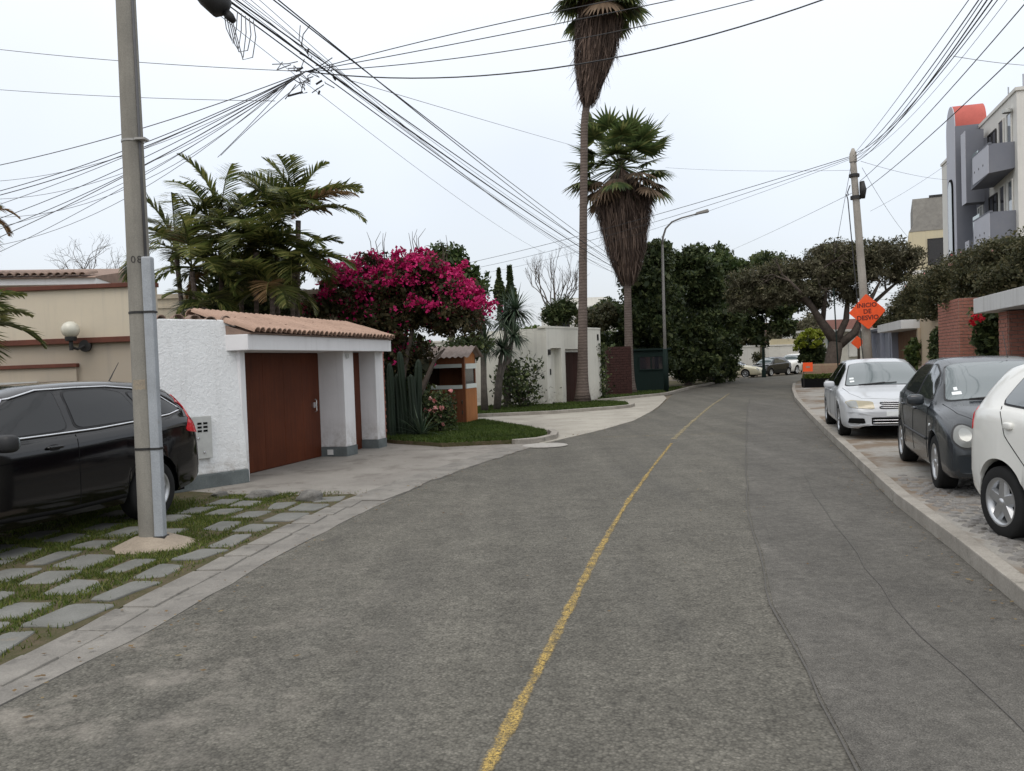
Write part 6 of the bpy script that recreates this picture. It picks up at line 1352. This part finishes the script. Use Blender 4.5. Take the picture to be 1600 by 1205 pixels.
# ---- yuccas and shrub before the corner house
def yucca(label, base, heads, seed, L=.85, n=120):
    rng = np.random.default_rng(seed); t = thing('yucca', label, 'yucca', base, 0, 'yuccas before the pale wall'); mb = MB(); S_ = []
    for h in heads:
        e_ = Vector(h) - Vector(base); mb.tube([(0, 0, 0), (e_.x * .25, e_.y * .3, e_.z * .45), (e_.x * .7, e_.y * .7, e_.z * .8), e_], [.13, .085, .07, .06], 8); S_ += sword_head(rng, e_, n, L, .045)
    mb.build('trunk', 'bark_grey', t, True); strip_mesh('sword_leaves', S_, 'yucca_leaf', t)
yucca('yucca with a single spiky head right beside the guard booth', (-.95, 27.6, .09), [at(757, 535, 27.6), at(752, 500, 28.0)], 1, .8)
yucca('two-headed yucca with leaning trunks in the middle of the wall', (-.55, 28.2, .09), [at(785, 545, 28), at(803, 525, 28.4)], 2, .75)
yucca('tallest yucca with a wide dark head above the garden wall', (-.2, 29.3, .09), [at(806, 485, 29.3), at(790, 500, 29.5)], 3, 1.0, 170)
rng = np.random.default_rng(40); t = thing('shrub', 'loose leafy shrub leaning against the pale corner wall', 'shrub', (.45, 29.4, .09)); mb = MB(); tips = []
for k in range(8): branch(mb, rng, (rng.normal() * .12, rng.normal() * .1, 0), (rng.normal() * .3, rng.normal() * .25, 1), .68, .03, 2, .5, tips, .1)
mb.build('stems', 'bark', t); Q = np.concatenate([np.array(p) + rng.normal(size=(26, 3)) * .2 for p in tips]); Q = Q[(Q[:, 2] > .05) & (Q[:, 2] < 2.25) & (Q[:, 0] < .7) & (Q[:, 0] > -1.1)]; Q2 = rng.normal(size=(900, 3)) * np.array([.40, .2, .35]) + np.array([-.2, 0, .5]); Q2 = Q2[Q2[:, 2] > .03]
quads_mesh('leaves', leaves(rng, np.concatenate([Q, Q2]), .14, .5), 'leaf_dark', t)
rng = np.random.default_rng(41); c = at(934, 585, 34.2); t = thing('climbing_vine', 'dark climbing vine hanging on the far end of the corner house', 'vine', (c.x, 34.2, .09)); P = np.c_[rng.normal(size=1600) * .22, rng.normal(size=1600) * .15, rng.uniform(0, 2.3, 1600)]
quads_mesh('leaves', leaves(rng, P, .13, .6), 'leaf_dark', t); MB().tube([(0, 0, 0), (.05, 0, 1), (-.05, 0, 2.1)], [.06, .04, .02], 6).build('stem', 'bark', t)
tree('roof_shrub', 'bright green shrub trailing over the garden wall top', 'shrub', (at(818, 530, 31.4).x, 31.6, 0), [lobe(815, 523, 31.5, 18, 10, 14), lobe(835, 519, 31.5, 12, 8, 10)], 1500, .11, 'leaf_hedge', 3, .04, .2, limbs=False)
# ---- background plants over the corner house
def conifer(label, px, py0, py1, Y, rpx, seed, mat='leaf_dark'):
    rng = np.random.default_rng(seed); b = at(px, 560, Y); t = thing('column_conifer', label, 'conifer', (b.x, Y, 0)); z0 = at(px, py1, Y).z; z1 = at(px, py0, Y).z; r = rpx * Y / F_PX
    z = rng.uniform(z0, z1, 5200); k = .65 + .35 * np.sin(z * 4.1 + seed); R_ = r * k * np.clip((z1 - z) / .6, .25, 1) * rng.uniform(.3, 1.05, len(z)); a = rng.uniform(0, 6.28, len(z)); P = np.c_[R_ * np.cos(a), R_ * np.sin(a), z]
    quads_mesh('foliage', leaves(rng, P, .15, .6), mat, t); MB().tube([(0, 0, 0), (0, 0, z1 - .3)], [.14, .03], 7).build('trunk', 'bark', t)
conifer('left of two knobbly dark conifers above the garden wall', 784, 420, 500, 35, 8, 1); conifer('right of two knobbly dark conifers above the garden wall', 801, 416, 505, 35.6, 11, 2)
def bare_tree(label, base, top, seed, L, r, lean=(0, 0), depth=6, spread=.42, up=.25, mat='bark_grey', twig=None):
    rng = np.random.default_rng(seed); t = thing('bare_tree', label, 'tree', base); mb = MB(); tips = []
    mb.tube([(0, 0, 0), (lean[0] * .5, 0, top * .6), (lean[0], lean[1], top)], [r * 1.3, r * 1.1, r], 8)
    for k in range(4): branch(mb, rng, (lean[0], lean[1], top), (rng.normal() * .5 + lean[0] * .3, rng.normal() * .4, 1), L, r * .7, depth - 1, spread, tips, up, .66, (2, 3), 5)
    mb.build('trunk', mat, t, True)
    if twig:
        P = np.concatenate([np.array(p) + rng.normal(size=(4, 3)) * .12 for p in tips]); quads_mesh('leaves', leaves(rng, P, .07, .5), twig, t)
    return t
b = at(872, 500, 40); bare_tree('wispy grey bare tree leaning over the corner house', (b.x, 40, 0), 3.2, 11, 1.15, .10, (-.2, 0), 6, .34, .3)
b = at(135, 450, 34); bare_tree('pale leafless tree behind the cream wall at the left', (b.x, 34, 0), 3.9, 14, 1.15, .09, (.1, 0), 6, .55, .08)
tree('garden_palm', 'small bushy dark plant on the roofline of the corner house', 'plant', (at(880, 520, 37).x, 37, 0), [lobe(868, 490, 37, 20, 22), lobe(885, 485, 37, 12, 24)], 1600, .2, 'leaf_dark', 6, .08, .3, aspect=.25)
tree('flowering_bush', 'rust-tinged bush above the corner house, left of the smaller palm', 'bush', (at(925, 520, 41).x, 41, 0), [lobe(925, 505, 41, 26, 22), lobe(950, 490, 42, 20, 18)], 2600, .17, 'leaf_olive', 7, .08, .3)

# ---- dark trees along the left of the street
GT = 'dark trees along the left of the street'
def twigs(L, seed):
    """break each broad lobe into many small uneven ones"""
    q = random.Random(seed); out = []
    for a, c, y, rx, ry in L:
        for k in range(13):
            an = q.uniform(0, 6.283); d = q.random() ** .5 * .95; f = q.uniform(.28, .52); out.append(lobe(a + math.cos(an) * rx * d, c - math.sin(an) * ry * d, y + q.uniform(-1.2, 1.2), rx * f, ry * f * q.uniform(.7, 1.1), rx * f))
    return out
def big(label, px, Y, L, n, seed, mat='leaf_dark', size=.19, r=.22):
    b = at(px, 600, Y); tree('street_tree', label, 'tree', (b.x, Y, 0), twigs(L, seed), int(n * 1.15), size, mat, seed, r, .38, 9, group=GT, limbs=False)
big('airy treetop directly right of the smaller palm skirt', 1012, 42, [(1018, 405, 42, 26, 28), (1000, 440, 42, 28, 30), (1030, 450, 42.5, 28, 34), (1008, 490, 42, 38, 36), (1010, 545, 43, 45, 40)], 15000, 3)
big('deep shaded tree filling the gap behind the street lamp', 1030, 58, [(1000, 500, 58, 40, 36), (1045, 490, 58, 40, 40), (1085, 500, 58, 40, 40), (960, 540, 58, 40, 30), (1020, 550, 58, 50, 34)], 12000, 14, 'leaf_dark', .24)
big('dark tree low behind the smaller palm trunk', 962, 44, [(955, 505, 44, 32, 30), (975, 545, 44, 38, 35), (950, 560, 45, 34, 35)], 9000, 4)
big('broad dark green tree behind the street lamp', 1075, 46, [(1065, 430, 46, 34, 30), (1092, 440, 46.5, 34, 32), (1070, 490, 46, 45, 40), (1110, 490, 47, 40, 42), (1075, 550, 46, 50, 42), (1120, 545, 48, 35, 40), (1080, 405, 46, 30, 20), (1050, 415, 46, 24, 20)], 28000, 5)
big('brighter green tree in the middle of the dark row', 1110, 52, [(1112, 455, 51, 30, 34), (1135, 480, 52, 30, 38), (1105, 510, 51, 30, 30), (1118, 418, 51, 28, 24), (1148, 435, 51, 28, 24)], 14000, 6, 'leaf_mid')
big('dark tree arching over the far bend of the road', 1118, 56, [(1150, 480, 55, 36, 36), (1185, 480, 55, 36, 34), (1215, 490, 55, 32, 30), (1165, 520, 55, 30, 22), (1225, 465, 55, 30, 25)], 17000, 7, 'leaf_dark', .2)
big('tall feathery dark tree rising behind the row', 1122, 66, [(1120, 405, 66, 18, 22), (1112, 425, 66, 26, 22), (1140, 430, 66, 20, 26), (1130, 450, 66, 26, 30)], 6000, 8, 'leaf_dark', .24)
big('small dark treetop poking above the brown canopy', 1193, 70, [(1190, 408, 70, 8, 12), (1203, 414, 70, 12, 10), (1195, 430, 70, 16, 16)], 2500, 9, 'leaf_dark', .25)
tree('hedge', 'dark rounded hedge beside the road below the trees', 'hedge', (at(1130, 598, 50.5).x, 50.5, 0), [lobe(1110, 575, 50, 26, 26), lobe(1140, 572, 51.5, 18, 26), lobe(1085, 580, 48, 25, 24), lobe(1065, 575, 46, 20, 30)], 9000, .14, 'leaf_dark', 10, .06, .3, limbs=False)
t = thing('low_wall', 'low dark kerb wall below the hedge at the roadside', 'wall', (12.55, 50.3, 0), rad(62)); MB().box(-.4, 1.6, -.1, .1, 0, .45).build('wall', 'plinth', t)
tree('roadside_shrub', 'small twiggy shrub against the white end wall', 'shrub', (at(1183, 585, 64).x, 64, 0), [lobe(1180, 556, 64, 9, 6), lobe(1188, 562, 64, 8, 9)], 500, .13, 'leaf_olive', 15, .05, .25)
# ---- spreading brown tree on the right
rng = np.random.default_rng(19); b = at(1297, 600, 38.5); base = (b.x, 38.5, .1); t = thing('spreading_tree', 'wide umbrella-crowned tree with brown foliage on the right-hand kerb', 'tree', base); mb = MB(); B = Vector(base)
def rel(px, py, Y=38.5): return at(px, py, Y) - B
fk = rel(1306, 535); mb.tube([(0, 0, -.1), rel(1298, 580), fk], [.42, .36, .33], 12)
limbs = [([fk, rel(1285, 505), rel(1262, 470, 38), rel(1235, 440, 37.5)], [.28, .2, .13, .05]), ([rel(1310, 540), rel(1335, 520, 38.2), rel(1352, 485, 38), rel(1375, 440, 37.5)], [.22, .18, .12, .05]), ([fk, rel(1322, 500), rel(1325, 460, 39), rel(1315, 420, 39)], [.2, .15, .1, .04]),
         ([rel(1270, 480), rel(1235, 455, 39), rel(1195, 435, 39.5)], [.12, .08, .03]), ([rel(1352, 485), rel(1385, 455, 38.5), rel(1415, 430, 39)], [.11, .08, .03]), ([rel(1285, 505), rel(1290, 460, 38), rel(1285, 420, 37.5)], [.14, .09, .03])]
for p, r in limbs: mb.tube(p, r, 8)
tips = []
for p, r in limbs:
    for k in range(3): branch(mb, rng, p[-1 - (k > 1)], (rng.normal() * .8, rng.normal() * .6, .5), .7, .05, 2, .55, tips, .05)
mb.build('trunk', 'bark', t, True)
LT = [lobe(1175, 440, 39.5, 36, 20, 40), lobe(1225, 432, 39, 42, 24, 45), lobe(1280, 418, 38.5, 42, 26, 55), lobe(1325, 402, 38, 38, 22, 55), lobe(1375, 398, 38, 36, 20, 50), lobe(1412, 408, 38.5, 24, 20, 40), lobe(1255, 455, 38.5, 40, 16, 45), lobe(1310, 440, 38, 40, 16, 45), lobe(1205, 465, 39, 38, 16, 40), lobe(1160, 470, 39.5, 28, 20, 30), lobe(1330, 462, 38.6, 26, 13, 30), lobe(1275, 472, 39, 22, 12, 28), lobe(1350, 425, 38, 40, 18, 45), lobe(1400, 432, 38.6, 22, 12, 28), lobe(1300, 395, 38.5, 30, 14, 40)]
crown(t, rng, LT, 42000, .125, 'leaf_brown', .26, 60, True, aspect=.35, shell=(.4, 1.08))
P = cloud(rng, [(l[0] - base[0], l[1] - base[1], l[2] - base[2] + .08, l[3], l[4], l[5]) for l in LT], 9000, .25, 30, (.85, 1.05), 0.); quads_mesh('green_tips', leaves(rng, P, .14, .4), 'leaf_olive', t)
# topiary and low greenery round its foot
tree('topiary_bush', 'clipped round bush with lime-yellow top by the tree trunk', 'bush', (at(1272, 600, 46).x, 46, 0), [lobe(1272, 555, 46, 26, 34)], 7000, .13, 'leaf_dark', 22, .08, .3, limbs=False)
tb = bpy.data.objects[[o.name for o in bpy.data.objects if o.name.startswith('topiary_bush')][0]]; rng = np.random.default_rng(3); L0 = lobe(1270, 550, 46, 26, 33); P = cloud(rng, [(L0[0] - tb.location.x, L0[1] - 46, L0[2], L0[3], L0[4], L0[5])], 4200, .2, 40, (.95, 1.04), .15); P = P[(P[:, 0] < .45) | (P[:, 2] > L0[2] + .9)]
quads_mesh('young_leaves', leaves(rng, P, .12, .6), 'leaf_lime', tb)
# far greenery closing the street
for i, (lab, px, Y, L, n, m) in enumerate((('brown-leaved tree behind the right end of the white wall', 1240, 76, [(1225, 520, 76, 30, 20), (1262, 515, 76, 26, 24), (1245, 535, 76, 20, 16)], 4200, 'leaf_brown'), ('distant dark tree closing the far end of the street', 1262, 90, [(1250, 545, 90, 24, 22), (1280, 535, 90, 24, 30)], 2600, 'leaf_dark'),
        ('far trees behind the finials of the white wall', 1170, 84, [(1150, 530, 84, 30, 16), (1185, 532, 84, 22, 12), (1212, 538, 84, 18, 8)], 2600, 'leaf_olive'), ('green tree far down the right-hand fork', 1372, 84, [(1362, 512, 84, 16, 20), (1384, 505, 84, 14, 18)], 1800, 'leaf_olive'), ('pale tree beyond the shop on the right fork', 1318, 88, [(1315, 520, 88, 16, 14), (1335, 540, 88, 20, 10)], 1600, 'leaf_olive'))):
    b = at(px, 580, Y); tree('far_tree', lab, 'tree', (b.x, Y, 0), [lobe(a, c, y, rx, ry) for a, c, y, rx, ry in L], n, .3, m, 50 + i, .2, .6)
# ---- creeper and shrubs along the right-hand wall
rng = np.random.default_rng(61); base = (12.3, 21, 2.5); t = thing('hanging_creeper', 'thick dark creeper spilling over the brick boundary wall', 'creeper', base)
LC = [lobe(1585, 400, 20.5, 60, 34, 40), lobe(1535, 425, 22, 55, 42, 45), lobe(1575, 440, 19.5, 50, 30, 35), lobe(1490, 440, 24.5, 45, 40, 45), lobe(1450, 458, 28, 36, 34, 40), lobe(1420, 482, 30.5, 26, 26, 30), lobe(1470, 475, 25, 38, 26, 30), lobe(1520, 465, 22, 40, 24, 28), lobe(1640, 400, 18, 60, 45, 50), lobe(1412, 500, 31, 18, 22, 20)]
crown(t, rng, LC, 62000, .075, 'leaf_olive', .30, 60); mb = MB()
for k in range(9): p = Vector(LC[k][:3]) - Vector(base); mb.tube([(p.x + .3, p.y, -1.5), (p.x, p.y, p.z * .5 - .4), p], [.05, .04, .02], 6)
mb.build('stems', 'bark', t)
P = cloud(rng, [(l[0] - base[0], l[1] - base[1], l[2] - base[2], l[3], l[4], l[5]) for l in LC], 1500, .1, 30, (.95, 1.03), .2); quads_mesh('blossom', leaves(rng, P[rng.random(len(P)) < .03], .06, .8), 'bloom_pink', t)
def hib(label, px, py, Y, rx, ry, mat, seed, blooms=None, nm='wall_shrub'):
    b = at(px, 560, Y); tr = tree(nm, label, 'shrub', (b.x, Y, .1), [lobe(px, py, Y, rx, ry), lobe(px + rx * .2, py + ry * .9, Y, rx * .9, ry)], 4200, .11, mat, seed, .05, .22)
    if blooms:
        rng = np.random.default_rng(seed + 1)
        for q in blooms: c = at(q[0], q[1], Y - .35) - Vector((b.x, Y, .1)); d = rng.normal(size=(16, 3)) * .035; quads_mesh('flower', leaves(rng, np.array(c) + d, .08, .8), 'bloom_red', tr)
hib('dark hibiscus shrub with red flowers between the brick piers', 1548, 510, 19.2, 24, 34, 'leaf_dark', 71, [(1524, 494), (1532, 497), (1520, 503)])
hib('small conifer-like shrub left of the wide brick pier', 1474, 535, 24.6, 15, 24, 'leaf_dark', 72)
hib('low green shrub before the wooden garage door', 1436, 545, 27.6, 18, 20, 'leaf_mid', 73)

# ================================================================== overhead cables
def cable(label, a, b, sag=.1, r=.010, mat='cable_black', n=22, group=None, name='overhead_cable', cat='cable'):
    p, q = at(*a), at(*b); pts = []
    for i in range(n + 1):
        t = i / n; v = p.lerp(q, t); v.z -= sag * 4 * t * (1 - t); pts.append(v)
    o = MB().tube(pts, r * .68, 5).build(name, mat, None, True); return tag(o, label, cat, group)
J = (478, 112, 11.3); rw = random.Random(6)
for k, (dx, dy, r) in enumerate(((0, 0, .020), (6, -5, .014), (-5, 4, .012))):
    cable(('thickest black cable of the bundle running from top left towards the palms', 'second strand just above the thickest bundle cable', 'slack strand just below the thickest bundle cable')[k], (345 + dx, -8 + dy, 9), (985 + dx, 432 + dy, 44), (.20, .14, .30)[k], r, group='main cable bundle')
for k in range(2): cable(('upper', 'lower')[k] + ' of the paired cables parallel to the main bundle', (412 + 8 * k, -12, 9), (985, 420 + 9 * k, 46), .12 + .06 * k, .012, group='paired cables')
cable('fine grey wire running between the bundle and the paired cables', (372, -8, 9), (965, 416, 45), .25, .006, 'cable_grey')
cable('fine wire dropping from the splice towards the white corner house', (300, -10, 9.5), (850, 395, 40), .25, .006, 'cable_grey')
cable('thin wire crossing from the junction to behind the tall palm', (545, 125, 12), (1000, 255, 40), .05, .007, 'cable_grey')
for k, (y, r) in enumerate(((255, .010), (298, .009), (304, .010), (322, .007), (345, .008), (362, .008), (378, .009), (402, .006))):
    cable(('highest', 'second highest', 'third highest', 'fourth highest', 'fourth lowest', 'third lowest', 'second lowest', 'lowest')[k] + ' of the drop cables fanning left from the junction behind the pole', J, (-45, y + 12, 13.5), .12 + .03 * (k % 3), r, 'cable_black' if k % 3 else 'cable_grey', group='drop cables fanning left')
cable('upper of two level wires behind the concrete pole', (-30, 74, 15), J, .05, .008, 'cable_grey'); cable('lower of two level wires behind the concrete pole', (-30, 138, 15), (430, 158, 12), .04, .007, 'cable_grey')
cable('steep drop wire down to the areca palms, inner one', (340, 246, 16), (455, 125, 11.6), .02, .008); cable('steep drop wire down to the areca palms, outer one', (345, 243, 16), (470, 130, 11.4), -.03, .008)
cable('heavy sagging cable arching from the junction to the upper right', J, (1345, -22, 9), .42, .013); 
for k, (x, sg) in enumerate(((1015, -.05), (1100, .02), (1215, .16))): cable(('upper', 'middle', 'lower')[k] + ' of three thin cables rising from the junction past the tall palm skirt', J, (x, -10, 9.5), sg, .009, group='cables rising past the palm')
for k in range(4): cable(('first', 'second', 'third', 'fourth')[k] + ' hair-thin strand from the left in the slack wires beside the main bundle', (352 + 14 * k, -10, 9 + .2 * k), (940 + 12 * k, 405 + 8 * k, 42), .35 + .1 * k, .006, 'cable_grey', group='slack strands beside the bundle')
for k in range(5): cable(('topmost', 'second', 'middle', 'fourth', 'bottom')[k] + ' slack grey wire crossing among the drop cables at the left', (470 - 6 * k, 118 + 3 * k, 11.4), (-45, 285 + 26 * k, 14.5), .35 + .12 * (k % 3), .006, 'cable_grey', group='slack wires among the drop cables')
# right-hand pole
P0 = (1336, 243)
for k, (x, y, r, sg) in enumerate(((1522, -12, .008, .05), (1536, -10, .011, .16), (1543, -12, .009, .20), (1549, -10, .013, .24), (1556, -8, .013, .27), (1566, -10, .009, .24), (1585, -15, .005, .3))):
    cable(('leftmost', 'second from left', 'third from left', 'middle', 'third from right', 'second from right', 'rightmost')[k] + ' cable of the sheaf rising from the diversion-sign pole to the top edge', (P0[0] + k % 3, P0[1] - 4 + 5 * (k % 4), 24.4), (x, y, 8.6), sg, r, group='sheaf of cables at the top right')
cable('single cable from the diversion-sign pole below the sheaf', (1344, 283, 24.4), (1625, -22, 9), .12, .011); cable('lowest right cable passing in front of the red barrel roof', (1347, 300, 24.4), (1640, 35, 9.5), .10, .012)
for k in range(3): cable(('top', 'middle', 'bottom')[k] + ' one of three cables from the diversion-sign pole left behind the fan palms', (1334, 243 + 2 * k, 24.4), (722, 413 + 10 * k, 44), .18 + .12 * k, (.015, .012, .008)[k], group='cables left of the diversion pole')
cable('faint level wire between the fan palms and the diversion-sign pole', (1040, 262, 38), (1334, 266, 24.5), .08, .007, 'cable_grey')
cable('fine wire from the diversion-sign pole down to the far trees', (1335, 300, 24.5), (1140, 392, 60), .05, .010, 'cable_grey')
cable('near-vertical guy wire left of the diversion-sign pole', (1329, 262, 24.4), (1303, 405, 25), .0, .010)
cable('guy wire from the diversion-sign pole towards the cream mansard block', (1347, 262, 24.5), (1420, 372, 40), .15, .009, 'cable_grey'); cable('slack wire from the diversion-sign pole to the grey apartments', (1345, 252, 24.5), (1480, 281, 40), .1, .009, 'cable_grey')
cable('faint wire rising to the red barrel roof', (1360, 330, 40), (1482, 255, 40), .1, .010, 'cable_grey'); cable('short service wire at the far upper right', (1490, 88, 12), (1640, 104, 16), .03, .007, 'cable_grey')
for k in range(3): cable(('top', 'middle', 'bottom')[k] + ' one of three low wires between the diversion sign and the creeper', (1345, 452 + 12 * k, 45), (1440, 458 + 10 * k, 40), .1, .012, 'cable_grey', group='low wires beyond the diversion sign')
# splice closure with hanging loops
c0, c1_ = at(300, -40, 9), at(366, 34, 9.05); t = thing('splice_closure', 'ragged black cable splice closure hanging on the bundle at the top', 'splice closure', c0); d = c1_ - c0
MB().tube([(0, 0, 0), d * .12, d * .45, d * .72, d * .8], [.05, .13, .15, .13, .05], 12).build('case', 'black_trim', t, True); MB().tube([d * .8, d * .9, d], [.045, .05, .03], 8).build('end_seal', 'black_trim', t, True); mb = MB()
for k in range(5):
    a = d * (.75 + .05 * k); mb.tube([a, a + Vector((.02 + .02 * k, 0, -.2 - .06 * k)), a + Vector((.08 + .03 * k, .02, -.36 - .05 * (k % 3))), a + Vector((.13 + .03 * k, 0, -.2)), a + Vector((.15 + .02 * k, 0, -.02))], .006, 5)
mb.build('wire_loops', 'cable_grey', t, True)
t = thing('cable_junction', 'tangle of clamps and wire tails where the drop cables meet the bundle', 'cable junction', at(*J)); mb = MB(); rng = np.random.default_rng(5)
for k in range(22): a = Vector(rng.normal(size=3)) * .14; b_ = a + Vector(rng.normal(size=3)) * .14; mb.tube([a, a.lerp(b_, .5) + Vector(rng.normal(size=3)) * .07, b_], .007, 5)
mb.build('wire_tails', 'cable_grey', t, True)
for k in range(6): a = Vector(rng.normal(size=3)) * .15 + Vector((.05, 0, -.12)); MB().tube([a, a + Vector((rng.normal() * .1, 0, -.05))], .014, 6).build('clamp', 'cable_black', t)
